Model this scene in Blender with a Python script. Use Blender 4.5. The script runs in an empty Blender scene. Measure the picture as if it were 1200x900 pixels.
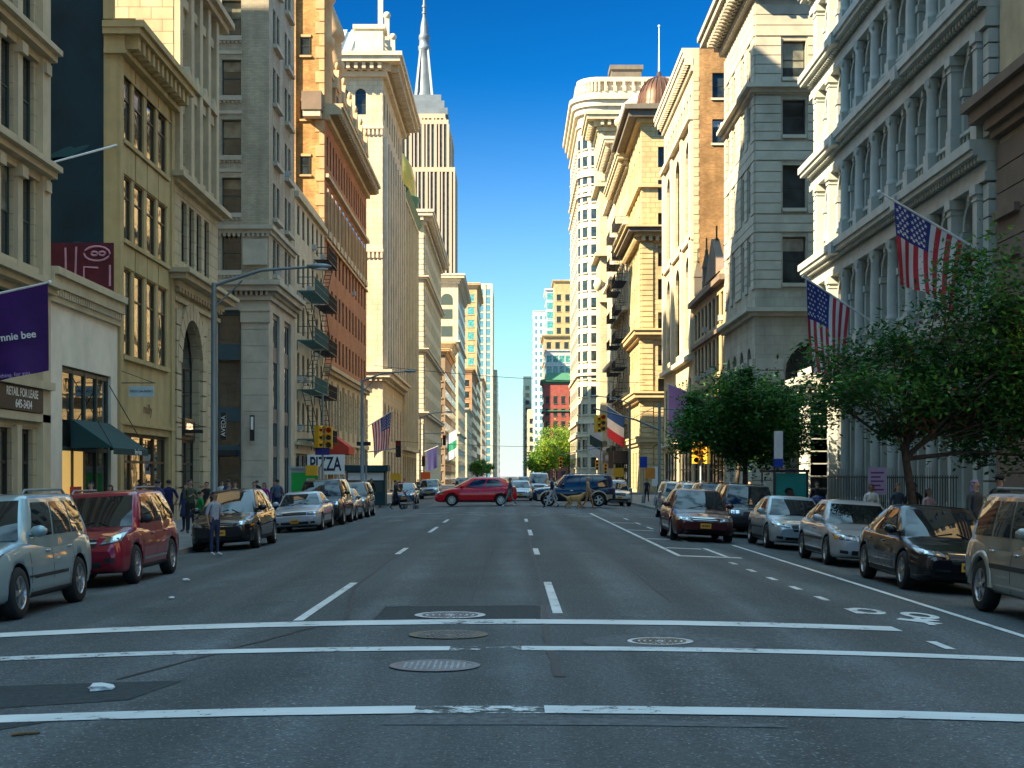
import bpy, bmesh, math, random
from mathutils import Vector, Matrix
from mathutils.bvhtree import BVHTree
R = math.radians
rnd = random.Random(7)
SC = bpy.context.scene
COL = SC.collection
GZ = -0.17                      # top of the pavements

# ------------------------------------------------------------------ scene, camera, light
cd = bpy.data.cameras.new('camera'); cam = bpy.data.objects.new('camera', cd); COL.objects.link(cam)
cam.location = (0, 0, 1.8); cam.rotation_euler = (R(90), 0, 0)
cd.sensor_width = 36; cd.lens = 51; cd.shift_y = 0.09; cd.clip_end = 9000; cd.clip_start = 0.1
SC.camera = cam
SUN_EL = 35.0; SUN_AZ = math.atan2(-1, -0.555)
ts = Vector((math.sin(SUN_AZ)*math.cos(R(SUN_EL)), math.cos(SUN_AZ)*math.cos(R(SUN_EL)), math.sin(R(SUN_EL))))
sl = bpy.data.lights.new('sun', 'SUN'); so = bpy.data.objects.new('sun', sl); COL.objects.link(so)
sl.energy = 4.4; sl.angle = R(0.53); sl.color = (1.0, 0.82, 0.55)
so.rotation_euler = (-ts).to_track_quat('-Z', 'Y').to_euler()
so.location = (-30, -20, 60)
W = bpy.data.worlds.new('World'); SC.world = W; W.use_nodes = True
nt = W.node_tree; nt.nodes.clear()
sky = nt.nodes.new('ShaderNodeTexSky'); sky.sky_type = 'NISHITA'; sky.sun_disc = False
sky.sun_elevation = R(SUN_EL); sky.sun_rotation = SUN_AZ % (2*math.pi)
sky.air_density = 1.0; sky.dust_density = 0.3; sky.ozone_density = 2.5
hs = nt.nodes.new('ShaderNodeHueSaturation'); hs.inputs['Saturation'].default_value = 1.15; hs.inputs['Hue'].default_value = 0.487
bg = nt.nodes.new('ShaderNodeBackground'); bg.inputs['Strength'].default_value = 0.11
wo = nt.nodes.new('ShaderNodeOutputWorld')
v1 = nt.nodes.new('ShaderNodeVectorMath'); v1.operation = 'SCALE'; v1.inputs['Scale'].default_value = .19
gm = nt.nodes.new('ShaderNodeGamma'); gm.inputs[1].default_value = 2.3
v2 = nt.nodes.new('ShaderNodeVectorMath'); v2.operation = 'SCALE'; v2.inputs['Scale'].default_value = 1.46
v3 = nt.nodes.new('ShaderNodeVectorMath'); v3.operation = 'MINIMUM'; v3.inputs[1].default_value = (6, 6, 6)
vm = nt.nodes.new('ShaderNodeVectorMath'); vm.operation = 'MULTIPLY'; vm.inputs[1].default_value = (.70, 1.07, 1.12)
nt.links.new(sky.outputs[0], vm.inputs[0]); nt.links.new(vm.outputs[0], hs.inputs['Color']); nt.links.new(hs.outputs[0], v1.inputs[0]); nt.links.new(v1.outputs[0], gm.inputs[0]); nt.links.new(gm.outputs[0], v2.inputs[0]); nt.links.new(v2.outputs[0], v3.inputs[0])
# added cloud layer high overhead, out of view, put in to brighten the shaded street
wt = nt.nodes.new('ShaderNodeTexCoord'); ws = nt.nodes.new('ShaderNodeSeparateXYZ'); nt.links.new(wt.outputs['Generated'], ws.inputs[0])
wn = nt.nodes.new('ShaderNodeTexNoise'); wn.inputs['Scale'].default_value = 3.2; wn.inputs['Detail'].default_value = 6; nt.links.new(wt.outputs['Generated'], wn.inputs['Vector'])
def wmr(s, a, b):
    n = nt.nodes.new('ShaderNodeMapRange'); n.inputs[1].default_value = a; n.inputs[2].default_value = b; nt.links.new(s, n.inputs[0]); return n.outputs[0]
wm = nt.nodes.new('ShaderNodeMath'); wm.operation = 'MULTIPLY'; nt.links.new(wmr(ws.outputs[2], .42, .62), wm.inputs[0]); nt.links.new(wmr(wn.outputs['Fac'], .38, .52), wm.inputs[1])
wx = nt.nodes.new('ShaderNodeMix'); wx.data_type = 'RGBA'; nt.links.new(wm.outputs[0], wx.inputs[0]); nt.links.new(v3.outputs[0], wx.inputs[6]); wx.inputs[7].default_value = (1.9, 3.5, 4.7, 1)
hz = nt.nodes.new('ShaderNodeMath'); hz.operation = 'POWER'; hz.inputs[1].default_value = 1.7; nt.links.new(wmr(ws.outputs[2], .27, -.01), hz.inputs[0])
hx = nt.nodes.new('ShaderNodeMix'); hx.data_type = 'RGBA'; nt.links.new(hz.outputs[0], hx.inputs[0]); nt.links.new(wx.outputs[2], hx.inputs[6]); hx.inputs[7].default_value = (1.95, 1.98, 2.02, 1)
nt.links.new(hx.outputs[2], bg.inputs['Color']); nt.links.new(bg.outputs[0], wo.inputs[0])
SC.view_settings.view_transform = 'Standard'; SC.view_settings.look = 'None'
SC.view_settings.exposure = 2.2; SC.view_settings.gamma = 1.0
SC.cycles.max_bounces = 7; SC.cycles.diffuse_bounces = 5; SC.cycles.glossy_bounces = 4; SC.cycles.transparent_max_bounces = 6
SC.cycles.sample_clamp_indirect = 6
try:
    SC.cycles.use_denoising = True
except Exception: pass

# ------------------------------------------------------------------ materials
MATS = {}
def nodes_of(m):
    m.use_nodes = True
    t = m.node_tree; t.nodes.clear()
    o = t.nodes.new('ShaderNodeOutputMaterial'); p = t.nodes.new('ShaderNodeBsdfPrincipled')
    t.links.new(p.outputs[0], o.inputs[0])
    return t, p
def nd(t, typ, **kw):
    n = t.nodes.new(typ)
    for k, v in kw.items():
        if k in n.inputs: n.inputs[k].default_value = v
        else: setattr(n, k, v)
    return n
def mixc(t, fac, a, b, mode='MIX'):
    n = t.nodes.new('ShaderNodeMix'); n.data_type = 'RGBA'; n.blend_type = mode
    for sock, v in ((n.inputs[0], fac), (n.inputs[6], a), (n.inputs[7], b)):
        if hasattr(v, 'links') or hasattr(v, 'is_linked'): t.links.new(v, sock)
        else: sock.default_value = v if isinstance(v, (int, float)) else (*v[:3], 1)
    return n.outputs[2]
def ramp(t, fac, p0, p1):
    n = t.nodes.new('ShaderNodeMapRange'); n.inputs[1].default_value = p0; n.inputs[2].default_value = p1
    t.links.new(fac, n.inputs[0]); return n.outputs[0]
def sc3(c, k): return tuple(min(1, x*k) for x in c)
def mat(name, col, rough=.8, metal=0, var=.12, vscale=1.2, bump=0., bscale=25, spec=.35, coat=0, grime=0., emit=None, ior=None, streak=False):
    if name in MATS: return MATS[name]
    m = bpy.data.materials.new(name); MATS[name] = m
    t, p = nodes_of(m)
    p.inputs['Roughness'].default_value = rough; p.inputs['Metallic'].default_value = metal
    p.inputs['Specular IOR Level'].default_value = spec
    if ior: p.inputs['IOR'].default_value = ior
    if coat: p.inputs['Coat Weight'].default_value = coat; p.inputs['Coat Roughness'].default_value = .03
    tc = nd(t, 'ShaderNodeTexCoord')
    n1 = nd(t, 'ShaderNodeTexNoise', Scale=vscale, Detail=6.0, Roughness=.62)
    t.links.new(tc.outputs['Object'], n1.inputs['Vector'])
    c = mixc(t, ramp(t, n1.outputs['Fac'], .3, .7), sc3(col, 1-var), sc3(col, 1+var))
    if grime:
        mp = nd(t, 'ShaderNodeMapping'); mp.inputs['Scale'].default_value = (1.3, 1.3, .12) if streak else (.5, .5, .35)
        t.links.new(tc.outputs['Object'], mp.inputs['Vector'])
        n2 = nd(t, 'ShaderNodeTexNoise', Scale=1.0, Detail=5.0, Roughness=.6)
        t.links.new(mp.outputs[0], n2.inputs['Vector'])
        f = nd(t, 'ShaderNodeMath', operation='MULTIPLY'); f.inputs[1].default_value = grime
        t.links.new(ramp(t, n2.outputs['Fac'], .45, .75), f.inputs[0])
        c = mixc(t, f.outputs[0], c, sc3(col, .42))
    t.links.new(c, p.inputs['Base Color'])
    if bump:
        n3 = nd(t, 'ShaderNodeTexNoise', Scale=bscale, Detail=4.0)
        t.links.new(tc.outputs['Object'], n3.inputs['Vector'])
        b = nd(t, 'ShaderNodeBump', Strength=bump, Distance=.02)
        t.links.new(n3.outputs['Fac'], b.inputs['Height']); t.links.new(b.outputs[0], p.inputs['Normal'])
    if emit:
        p.inputs['Emission Color'].default_value = (*emit[0], 1); p.inputs['Emission Strength'].default_value = emit[1]
    return m
def brick(name, c1, c2, mortar, bw=.24, bh=.075, ms=.011, grime=.3, rough=.85, bump=.35, var=.5, streak=True, bias=0.):
    """masonry in courses; coursed along the wall (x+y) and up (z)"""
    if name in MATS: return MATS[name]
    m = bpy.data.materials.new(name); MATS[name] = m
    t, p = nodes_of(m)
    p.inputs['Roughness'].default_value = rough; p.inputs['Specular IOR Level'].default_value = .3
    tc = nd(t, 'ShaderNodeTexCoord'); sp = nd(t, 'ShaderNodeSeparateXYZ'); t.links.new(tc.outputs['Object'], sp.inputs[0])
    ad = nd(t, 'ShaderNodeMath', operation='ADD'); t.links.new(sp.outputs[0], ad.inputs[0]); t.links.new(sp.outputs[1], ad.inputs[1])
    cb = nd(t, 'ShaderNodeCombineXYZ'); t.links.new(ad.outputs[0], cb.inputs[0]); t.links.new(sp.outputs[2], cb.inputs[1])
    b = nd(t, 'ShaderNodeTexBrick', Scale=1.0); b.inputs['Mortar Size'].default_value = ms; b.inputs['Mortar Smooth'].default_value = .2
    b.inputs['Brick Width'].default_value = bw; b.inputs['Row Height'].default_value = bh; b.inputs['Bias'].default_value = bias
    b.inputs['Color1'].default_value = (*c1, 1); b.inputs['Color2'].default_value = (*c2, 1); b.inputs['Mortar'].default_value = (*mortar, 1)
    t.links.new(cb.outputs[0], b.inputs['Vector'])
    n1 = nd(t, 'ShaderNodeTexNoise', Scale=.55, Detail=7.0, Roughness=.68); t.links.new(tc.outputs['Object'], n1.inputs['Vector'])
    mu = mixc(t, ramp(t, n1.outputs['Fac'], .3, .7), (1-var*.5,)*3, (1+var*.35,)*3)
    c = mixc(t, 1.0, b.outputs['Color'], mu, 'MULTIPLY')
    if grime:
        mp = nd(t, 'ShaderNodeMapping'); mp.inputs['Scale'].default_value = (1.1, 1.1, .1) if streak else (.4, .4, .3)
        t.links.new(tc.outputs['Object'], mp.inputs['Vector'])
        n2 = nd(t, 'ShaderNodeTexNoise', Scale=1.0, Detail=6.0, Roughness=.62); t.links.new(mp.outputs[0], n2.inputs['Vector'])
        f = nd(t, 'ShaderNodeMath', operation='MULTIPLY'); f.inputs[1].default_value = grime
        t.links.new(ramp(t, n2.outputs['Fac'], .42, .72), f.inputs[0])
        c = mixc(t, f.outputs[0], c, sc3(c1, .4))
    t.links.new(c, p.inputs['Base Color'])
    bp = nd(t, 'ShaderNodeBump', Strength=bump, Distance=.02, invert=True)
    t.links.new(b.outputs['Fac'], bp.inputs['Height']); t.links.new(bp.outputs[0], p.inputs['Normal'])
    return m
def glass(name, col, rough=.03, wav=.05, ior=2.3):
    if name in MATS: return MATS[name]
    m = bpy.data.materials.new(name); MATS[name] = m
    t, p = nodes_of(m)
    p.inputs['Roughness'].default_value = rough; p.inputs['IOR'].default_value = ior
    tc = nd(t, 'ShaderNodeTexCoord')
    oi = nd(t, 'ShaderNodeObjectInfo')
    n = nd(t, 'ShaderNodeTexNoise', Scale=1.1, Detail=2.0)
    av = nd(t, 'ShaderNodeVectorMath', operation='ADD'); t.links.new(tc.outputs['Object'], av.inputs[0])
    cx = nd(t, 'ShaderNodeCombineXYZ')
    mm = nd(t, 'ShaderNodeMath', operation='MULTIPLY'); mm.inputs[1].default_value = 37.
    t.links.new(oi.outputs['Random'], mm.inputs[0]); t.links.new(mm.outputs[0], cx.inputs[0]); t.links.new(mm.outputs[0], cx.inputs[2])
    t.links.new(cx.outputs[0], av.inputs[1]); t.links.new(av.outputs[0], n.inputs['Vector'])
    c = mixc(t, ramp(t, n.outputs['Fac'], .35, .65), sc3(col, .55), sc3(col, 1.5)); t.links.new(c, p.inputs['Base Color'])
    if wav:
        b = nd(t, 'ShaderNodeBump', Strength=wav, Distance=.1); t.links.new(n.outputs['Fac'], b.inputs['Height']); t.links.new(b.outputs[0], p.inputs['Normal'])
    return m
def paint(name, col, metal=.35, rough=.32):
    if name in MATS: return MATS[name]
    m = bpy.data.materials.new(name); MATS[name] = m
    t, p = nodes_of(m)
    tc = nd(t, 'ShaderNodeTexCoord'); n = nd(t, 'ShaderNodeTexNoise', Scale=3.0, Detail=5.0); t.links.new(tc.outputs['Object'], n.inputs['Vector'])
    t.links.new(mixc(t, ramp(t, n.outputs['Fac'], .3, .7), sc3(col, .9), sc3(col, 1.08)), p.inputs['Base Color'])
    rr = nd(t, 'ShaderNodeMapRange'); rr.inputs[3].default_value = rough*.8; rr.inputs[4].default_value = rough*1.35
    t.links.new(n.outputs['Fac'], rr.inputs[0]); t.links.new(rr.outputs[0], p.inputs['Roughness'])
    p.inputs['Metallic'].default_value = metal; p.inputs['Coat Weight'].default_value = 1; p.inputs['Coat Roughness'].default_value = .02; p.inputs['Specular IOR Level'].default_value = .12
    return m

GL = glass('window_glass', (.022, .034, .036))
GLR = glass('dark_window_glass', (.02, .028, .03), ior=1.5)
GLB = glass('window_glass_blind', (.17, .17, .13), rough=.08, wav=.04)
GLD = glass('shop_glass', (.02, .022, .02), rough=.02, wav=.02)
GLC = glass('car_glass', (.012, .016, .018), rough=.02, wav=0, ior=1.7)
CREAM = brick('cream_limestone', (.57, .475, .30), (.51, .425, .27), (.3, .25, .17), 1.1, .5, .012, grime=.3)
CREAM2 = mat('cream_trim', (.55, .46, .30), grime=.35, bump=.12)
OLIVE = mat('olive_painted_stone', (.47, .355, .165), grime=.4, bump=.1, streak=True)
SAND = brick('sandstone', (.54, .435, .27), (.48, .385, .235), (.25, .2, .13), 1.0, .55, .02, grime=.35)
SAND2 = mat('sandstone_trim', (.50, .40, .25), grime=.45, bump=.15)
GREYST = brick('grey_brick', (.48, .415, .30), (.38, .33, .24), (.3, .27, .21), .3, .1, .012, grime=.5)
GREYT = mat('grey_stone_trim', (.47, .42, .33), grime=.5, bump=.1)
LIME = brick('pale_limestone', (.60, .50, .345), (.54, .45, .31), (.33, .28, .2), 1.2, .6, .016, grime=.4)
LIMET = mat('pale_trim', (.58, .495, .36), grime=.45, bump=.1)
WHITEST = mat('white_stucco', (.80, .72, .58), grime=.3, vscale=.7, bump=.05)
IRON = mat('white_cast_iron', (.44, .455, .41), rough=.55, grime=.4, bump=.05, streak=True)
ORANGE = brick('orange_brick', (.56, .29, .075), (.40, .165, .04), (.40, .28, .15), .3, .1, .014, grime=.5, var=1.1)
REDBR = brick('red_brick', (.46, .175, .07), (.34, .115, .05), (.33, .2, .12), .24, .078, .011, grime=.3)
BROWNBR = brick('brown_brick', (.38, .205, .07), (.24, .115, .04), (.30, .2, .11), .3, .1, .014, grime=.5, var=1.0)
TERRA = mat('terracotta_trim', (.52, .32, .16), grime=.4, bump=.2)
BROWNST = mat('brownstone', (.20, .145, .105), grime=.4, bump=.15)
DARKST = mat('dark_weathered_cornice', (.14, .12, .095), grime=.4, bump=.2)
YELLOWST = brick('yellow_stone', (.54, .40, .21), (.46, .335, .165), (.27, .19, .1), 1.1, .6, .03, grime=.3)
YELLOWT = mat('yellow_stone_trim', (.50, .37, .19), grime=.4, bump=.15)
TEALM = mat('dark_mural_paint', (.006, .026, .038), rough=.75, var=.5, vscale=.35)
CLOUD = mat('mural_cloud_paint', (.016, .075, .088), rough=.75, var=.3, vscale=.4)
TAR = mat('roof_tar', (.06, .06, .06))
DKFRAME = mat('dark_window_frame', (.035, .03, .025), rough=.5)
BRFRAME = mat('brown_window_frame', (.085, .05, .025), rough=.5)
GNFRAME = mat('green_grey_frame', (.05, .075, .065), rough=.5)
WHFRAME = mat('white_window_frame', (.45, .45, .42), rough=.5)
BLACKM = mat('black_iron', (.022, .023, .025), rough=.55, spec=.4)
TEALI = mat('teal_painted_iron', (.06, .14, .125), rough=.6, grime=.4)
STEEL = mat('galvanised_steel', (.19, .23, .24), rough=.45, metal=.4, grime=.3)
COPPERG = mat('green_copper', (.045, .15, .085), rough=.6, grime=.4)
GREYLIME = brick('grey_limestone', (.44, .40, .31), (.39, .355, .275), (.3, .27, .22), 1.2, .6, .016, grime=.4); GREYLT = mat('grey_limestone_trim', (.45, .41, .325), grime=.45)
COPPERB = mat('brown_copper', (.10, .05, .03), rough=.42, metal=.35, grime=.45, streak=True)
GOLDM = mat('gilded_roof', (.65, .43, .07), rough=.35, metal=.5)
ZINC = mat('zinc_roof', (.42, .45, .44), rough=.45, metal=.2, grime=.25, streak=True)
GREENAW = mat('dark_green_awning', (.012, .05, .05), rough=.8)
REDAW = mat('red_awning', (.5, .055, .03), rough=.8)
WARML = mat('warm_shop_interior', (.5, .3, .08), emit=((1., .62, .18), .12))
SIGNW = mat('white_sign', (.75, .75, .72), rough=.5)
SIGNB = mat('black_sign', (.018, .018, .02), rough=.5)
YSIG = mat('signal_yellow', (.75, .38, .02), rough=.45)

# ------------------------------------------------------------------ mesh builder
class MB:
    def __init__(s): s.calls = []; s.v = []; s.f = []; s.m = []; s.sm = []
    def add(s, vs, fs, mi=0, smooth=False):
        b = len(s.v); s.calls.append((b, b+len(vs), len(s.f), len(s.f)+len(fs))); s.v += [tuple(v) for v in vs]
        for f in fs: s.f.append(tuple(b+i for i in f)); s.m.append(mi); s.sm.append(smooth)
    def hexa(s, p, mi=0):
        s.add(p, [(0, 3, 2, 1), (4, 5, 6, 7), (0, 1, 5, 4), (1, 2, 6, 5), (2, 3, 7, 6), (3, 0, 4, 7)], mi)
    def box(s, x0, x1, y0, y1, z0, z1, mi=0):
        s.hexa([(x0, y0, z0), (x1, y0, z0), (x1, y1, z0), (x0, y1, z0), (x0, y0, z1), (x1, y0, z1), (x1, y1, z1), (x0, y1, z1)], mi)
    def tube(s, pts, r, n=8, mi=0, cap=True, smooth=True):
        pts = [Vector(p) for p in pts]; rs = r if isinstance(r, (list, tuple)) else [r]*len(pts)
        vs = []
        for i, p in enumerate(pts):
            d = (pts[min(i+1, len(pts)-1)] - pts[max(i-1, 0)]).normalized()
            a = d.cross(Vector((0, 0, 1)) if abs(d.z) < .9 else Vector((1, 0, 0))).normalized(); b = d.cross(a)
            for k in range(n):
                t = 2*math.pi*k/n; vs.append(p + a*rs[i]*math.cos(t) + b*rs[i]*math.sin(t))
        fs = [(i*n+k, i*n+(k+1) % n, (i+1)*n+(k+1) % n, (i+1)*n+k) for i in range(len(pts)-1) for k in range(n)]
        s.add(vs, fs, mi, smooth)
        if cap:
            s.add(vs[:n], [tuple(range(n))[::-1]], mi); s.add(vs[-n:], [tuple(range(n))], mi)
    def lathe(s, prof, n=16, c=(0, 0, 0), mi=0, axis='z', smooth=True, a0=0, a1=2*math.pi):
        vs = []; full = abs(a1-a0-2*math.pi) < 1e-6; m = n if full else n+1
        for r, h in prof:
            for k in range(m):
                t = a0+(a1-a0)*k/n; x, y = r*math.cos(t), r*math.sin(t)
                q = (x, y, h) if axis == 'z' else ((h, x, y) if axis == 'x' else (x, h, y))
                vs.append((c[0]+q[0], c[1]+q[1], c[2]+q[2]))
        fs = [(i*m+k, i*m+(k+1) % m, (i+1)*m+(k+1) % m, (i+1)*m+k) for i in range(len(prof)-1) for k in range(n)]
        s.add(vs, fs, mi, smooth)
    def ball(s, c, r, n=10, mi=0):
        rx, ry, rz = r if isinstance(r, (tuple, list)) else (r, r, r)
        vs = []; h = n//2
        for i in range(h+1):
            a = math.pi*i/h
            for k in range(n):
                t = 2*math.pi*k/n; vs.append((c[0]+rx*math.sin(a)*math.cos(t), c[1]+ry*math.sin(a)*math.sin(t), c[2]+rz*math.cos(a)))
        s.add(vs, [(i*n+k, (i+1)*n+k, (i+1)*n+(k+1) % n, i*n+(k+1) % n) for i in range(h) for k in range(n)], mi, True)
    def prism(s, poly, z0, z1, mi=0):
        n = len(poly)
        s.add([(x, y, z0) for x, y in poly]+[(x, y, z1) for x, y in poly],
              [tuple(range(n))[::-1], tuple(range(n, 2*n))]+[(i, (i+1) % n, n+(i+1) % n, n+i) for i in range(n)], mi)
    def mesh(s, name, mats):
        me = bpy.data.meshes.new(name); me.from_pydata(s.v, [], s.f)
        for m in (mats if isinstance(mats, (list, tuple)) else [mats]): me.materials.append(m)
        me.polygons.foreach_set('material_index', s.m); me.polygons.foreach_set('use_smooth', s.sm)
        me.update(); return me
    def build(s, name, mats, parent=None, loc=(0, 0, 0), rz=0, kind=None):
        if not s.f: return None
        return link(name, s.mesh(name, mats), parent, loc, rz, kind)
def link(name, me, parent=None, loc=(0, 0, 0), rz=0, kind=None):
    o = bpy.data.objects.new(name, me); COL.objects.link(o)
    o.location = loc; o.rotation_euler = (0, 0, rz)
    if parent: o.parent = parent
    if kind: o['kind'] = kind
    return o
def tag(o, label, cat, group=None):
    o['label'] = label; o['category'] = cat
    if group: o['group'] = group
    return o
def empty(name, label, cat, loc=(0, 0, 0), rz=0, group=None):
    o = link(name, None, None, loc, rz); o.empty_display_size = .2
    return tag(o, label, cat, group)
def copy_tree(o, parent=None):
    c = o.copy(); COL.objects.link(c)
    if parent: c.parent = parent
    for ch in o.children: copy_tree(ch, c)
    return c
def evaluated(o, remove=True):
    dg = bpy.context.evaluated_depsgraph_get()
    me = bpy.data.meshes.new_from_object(o.evaluated_get(dg))
    if remove:
        d = o.data; bpy.data.objects.remove(o); 
    return me
def text(name, s, size, m, parent, loc, rot, align='CENTER', sx=1., shear=0., bold=0.):
    c = bpy.data.curves.new('lettering', 'FONT'); c.body = s; c.size = size; c.align_x = align; c.align_y = 'CENTER'; c.extrude = .004; c.shear = shear; c.offset = bold
    o = bpy.data.objects.new(name, c); COL.objects.link(o)
    me = evaluated(o); bpy.data.curves.remove(c)
    me.materials.clear(); me.materials.append(m)
    o = bpy.data.objects.new(name, me); COL.objects.link(o)
    o.location = loc; o.rotation_euler = rot; o.scale = (sx, 1, 1)
    if parent: o.parent = parent
    return o

# ------------------------------------------------------------------ building kit
WIN = {}
def window_mesh(w, h, style='sash', arch=0, fr=None, blind=0, nx=1, fw=.07, gl=None):
    fr = fr or DKFRAME; gl = gl or GL
    key = (gl.name, round(w, 2), round(h, 2), style, arch, fr.name, blind, nx)
    if key in WIN: return WIN[key]
    mb = MB()
    def pane(u0, u1, v0, v1, mi): mb.add([(u0, .02, v0), (u1, .02, v0), (u1, .02, v1), (u0, .02, v1)], [(0, 1, 2, 3)], mi)
    hb = h*(1-[0, .3, .5, .7][blind])
    r = w/2
    top = h - r if arch else h
    if arch:
        n = 10; pts = [(-r, .02, 0), (r, .02, 0)]+[(r*math.cos(math.pi*i/n), .02, top+r*math.sin(math.pi*i/n)) for i in range(n+1)]
        mb.add(pts, [tuple(range(len(pts)))], 1)
        for i in range(n):
            a, b = math.pi*i/n, math.pi*(i+1)/n
            P = lambda rr, t, y: (rr*math.cos(t), y, top+rr*math.sin(t))
            mb.hexa([P(r, a, -.03), P(r-fw, a, -.03), P(r-fw, a, .04), P(r, a, .04), P(r, b, -.03), P(r-fw, b, -.03), P(r-fw, b, .04), P(r, b, .04)], 0)
        mb.box(-w/2+fw, w/2-fw, -.025, .04, top-fw/2, top+fw/2)
    else:
        pane(-w/2, w/2, 0, min(hb, h), 1)
        if blind: pane(-w/2, w/2, hb, h, 2)
        mb.box(-w/2, w/2, -.03, .04, h-fw, h)
    mb.box(-w/2, -w/2+fw, -.03, .04, 0, top - (0 if arch else fw)); mb.box(w/2-fw, w/2, -.03, .04, 0, top - (0 if arch else fw))
    mb.box(-w/2+fw, w/2-fw, -.03, .04, 0, fw)
    if style == 'sash': mb.box(-w/2+fw, w/2-fw, -.012, .04, top*.5-fw*.4, top*.5+fw*.4)
    if style == 'transom': mb.box(-w/2+fw, w/2-fw, -.022, .04, h*.68-fw*.5, h*.68+fw*.5)
    for i in range(1, nx):
        u = -w/2+w*i/nx; mb.box(u-fw*.45, u+fw*.45, -.022, .04, fw, top)
    me = mb.mesh('window', [fr, gl, GLB]); WIN[key] = me
    return me
class Face:
    """a facade of a building: u runs from the street corner, n out of the wall, v up"""
    def __init__(s, b, kind): s.b = b; s.kind = kind; s.df = .45 if kind == 'st' else 1.
    def P(s, u, n, v):
        sg = s.b.sg
        return (-sg*n, u, v) if s.kind == 'st' else (sg*u, -n, v)
    @property
    def rz(s): return 0 if s.kind == 's' else (R(90) if s.b.sg < 0 else R(-90))
    def box(s, u0, u1, n0, n1, v0, v1, mi=0, mb=None):
        P = s.P
        (mb or s.b.mb).hexa([P(u0, n1, v0), P(u1, n1, v0), P(u1, n0, v0), P(u0, n0, v0), P(u0, n1, v1), P(u1, n1, v1), P(u1, n0, v1), P(u0, n0, v1)], mi)
    def quad(s, u0, u1, v0, v1, n=0, mi=0, mb=None):
        (mb or s.b.mb).add([s.P(u0, n, v0), s.P(u1, n, v0), s.P(u1, n, v1), s.P(u0, n, v1)], [(0, 1, 2, 3)], mi)
    def wall(s, u0, u1, v0, v1, holes, depth=.3, mi=0, n=0):
        """a wall sheet with reveals round every hole (u0,u1,v0,v1,arch)"""
        depth *= s.df
        us = sorted({u0, u1, *[h[0] for h in holes], *[h[1] for h in holes]}); vs = sorted({v0, v1, *[h[2] for h in holes], *[h[3] for h in holes]})
        mb = s.b.mb
        for j in range(len(vs)-1):
            run = None
            for i in range(len(us)-1):
                uc, vc = (us[i]+us[i+1])/2, (vs[j]+vs[j+1])/2
                solid = not any(h[0] < uc < h[1] and h[2] < vc < h[3] for h in holes)
                if solid: run = us[i] if run is None else run
                if run is not None and (not solid or i == len(us)-2):
                    s.quad(run, us[i+1] if solid else us[i], vs[j], vs[j+1], n, mi); run = None
        for a0, a1, b0, b1, *ar in holes:
            P = s.P; d = n-depth
            if ar and ar[0]:
                r = (a1-a0)/2; uc = (a0+a1)/2; t = b1-r; N = 10
                arc = [(uc+r*math.cos(math.pi*i/N), t+r*math.sin(math.pi*i/N)) for i in range(N+1)]
                for i in range(N):
                    cu = a1 if i < N/2 else a0
                    mb.add([P(cu, n, b1), P(arc[i][0], n, arc[i][1]), P(arc[i+1][0], n, arc[i+1][1])], [(0, 1, 2)], mi)
                    mb.add([P(arc[i][0], n, arc[i][1]), P(arc[i+1][0], n, arc[i+1][1]), P(arc[i+1][0], d, arc[i+1][1]), P(arc[i][0], d, arc[i][1])], [(0, 1, 2, 3)], mi)
            else:
                t = b1
                mb.add([P(a0, n, b1), P(a1, n, b1), P(a1, d, b1), P(a0, d, b1)], [(0, 1, 2, 3)], mi)
            mb.add([P(a0, n, b0), P(a1, n, b0), P(a1, d, b0), P(a0, d, b0)], [(0, 1, 2, 3)], mi)
            for a in (a0, a1): mb.add([P(a, n, b0), P(a, n, t), P(a, d, t), P(a, d, b0)], [(0, 1, 2, 3)], mi)
    def window(s, uc, v, w, h, style='sash', arch=0, fr=None, nx=1, depth=.25, blind=None, sill=None):
        depth *= s.df
        if blind is None: blind = 0 if arch else rnd.choice((0, 0, 0, 0, 1, 1, 2, 3))
        o = link('window', window_mesh(w, h, style, arch, fr, blind, nx, .07, GLR if s.b.sg > 0 or s.b.L > 20 else GL), s.b.root, s.P(uc, -depth, v), s.rz)
        if sill:
            key = ('sill', round(w, 2), sill.name, depth)
            if key not in WIN:
                m = MB(); m.box(-w/2-.12, w/2+.12, -depth-.12, -.02, -.16, 0); WIN[key] = m.mesh('sill', sill)
            link('sill', WIN[key], o)
        if style == 'sash' and not arch and .9 < w < 1.5 and v > 4.5 and s.b.ac and rnd.random() < s.b.ac:
            if 'ac' not in WIN:
                m = MB(); m.box(-.3, .3, -.42, .0, .07, .45, 0)
                for q in range(5): m.box(-.26, .26, -.43, -.42, .12+q*.065, .15+q*.065, 1)
                WIN['ac'] = m.mesh('air_conditioner', [WHFRAME, DKFRAME])
            link('air_conditioner', WIN['ac'], o, (rnd.choice((-.12, .12)), 0, 0))
        return o
    def rows(s, u0, u1, v0, v1, cols, rows, depth=.25, mi=0, n=0, **kw):
        """cols (centre,width), rows (bottom,height,arch)"""
        holes = [(c-w/2, c+w/2, b, b+h, a) for c, w in cols for b, h, a in rows]
        s.wall(u0, u1, v0, v1, holes, depth, mi, n)
        for c, w in cols:
            for b, h, a in rows: s.window(c, b, w, h, arch=a, depth=depth-n, **kw)
    def dentils(s, u0, u1, v0, v1, n, step=.5, frac=.5, mi=1, mb=None, n0=0.):
        k = max(1, int((u1-u0)/step)); st = (u1-u0)/k
        for i in range(k): s.box(u0+st*i, u0+st*(i+frac), n0-.05, n, v0, v1, mi, mb)
    def courses(s, u0, u1, v0, v1, n=.08, ch=.55, gap=.05, mi=1, mb=None):
        k = max(1, round((v1-v0)/ch)); st = (v1-v0)/k
        for i in range(k): s.box(u0, u1, -.05, n, v0+st*i, v0+st*(i+1)-gap, mi, mb)
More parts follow.
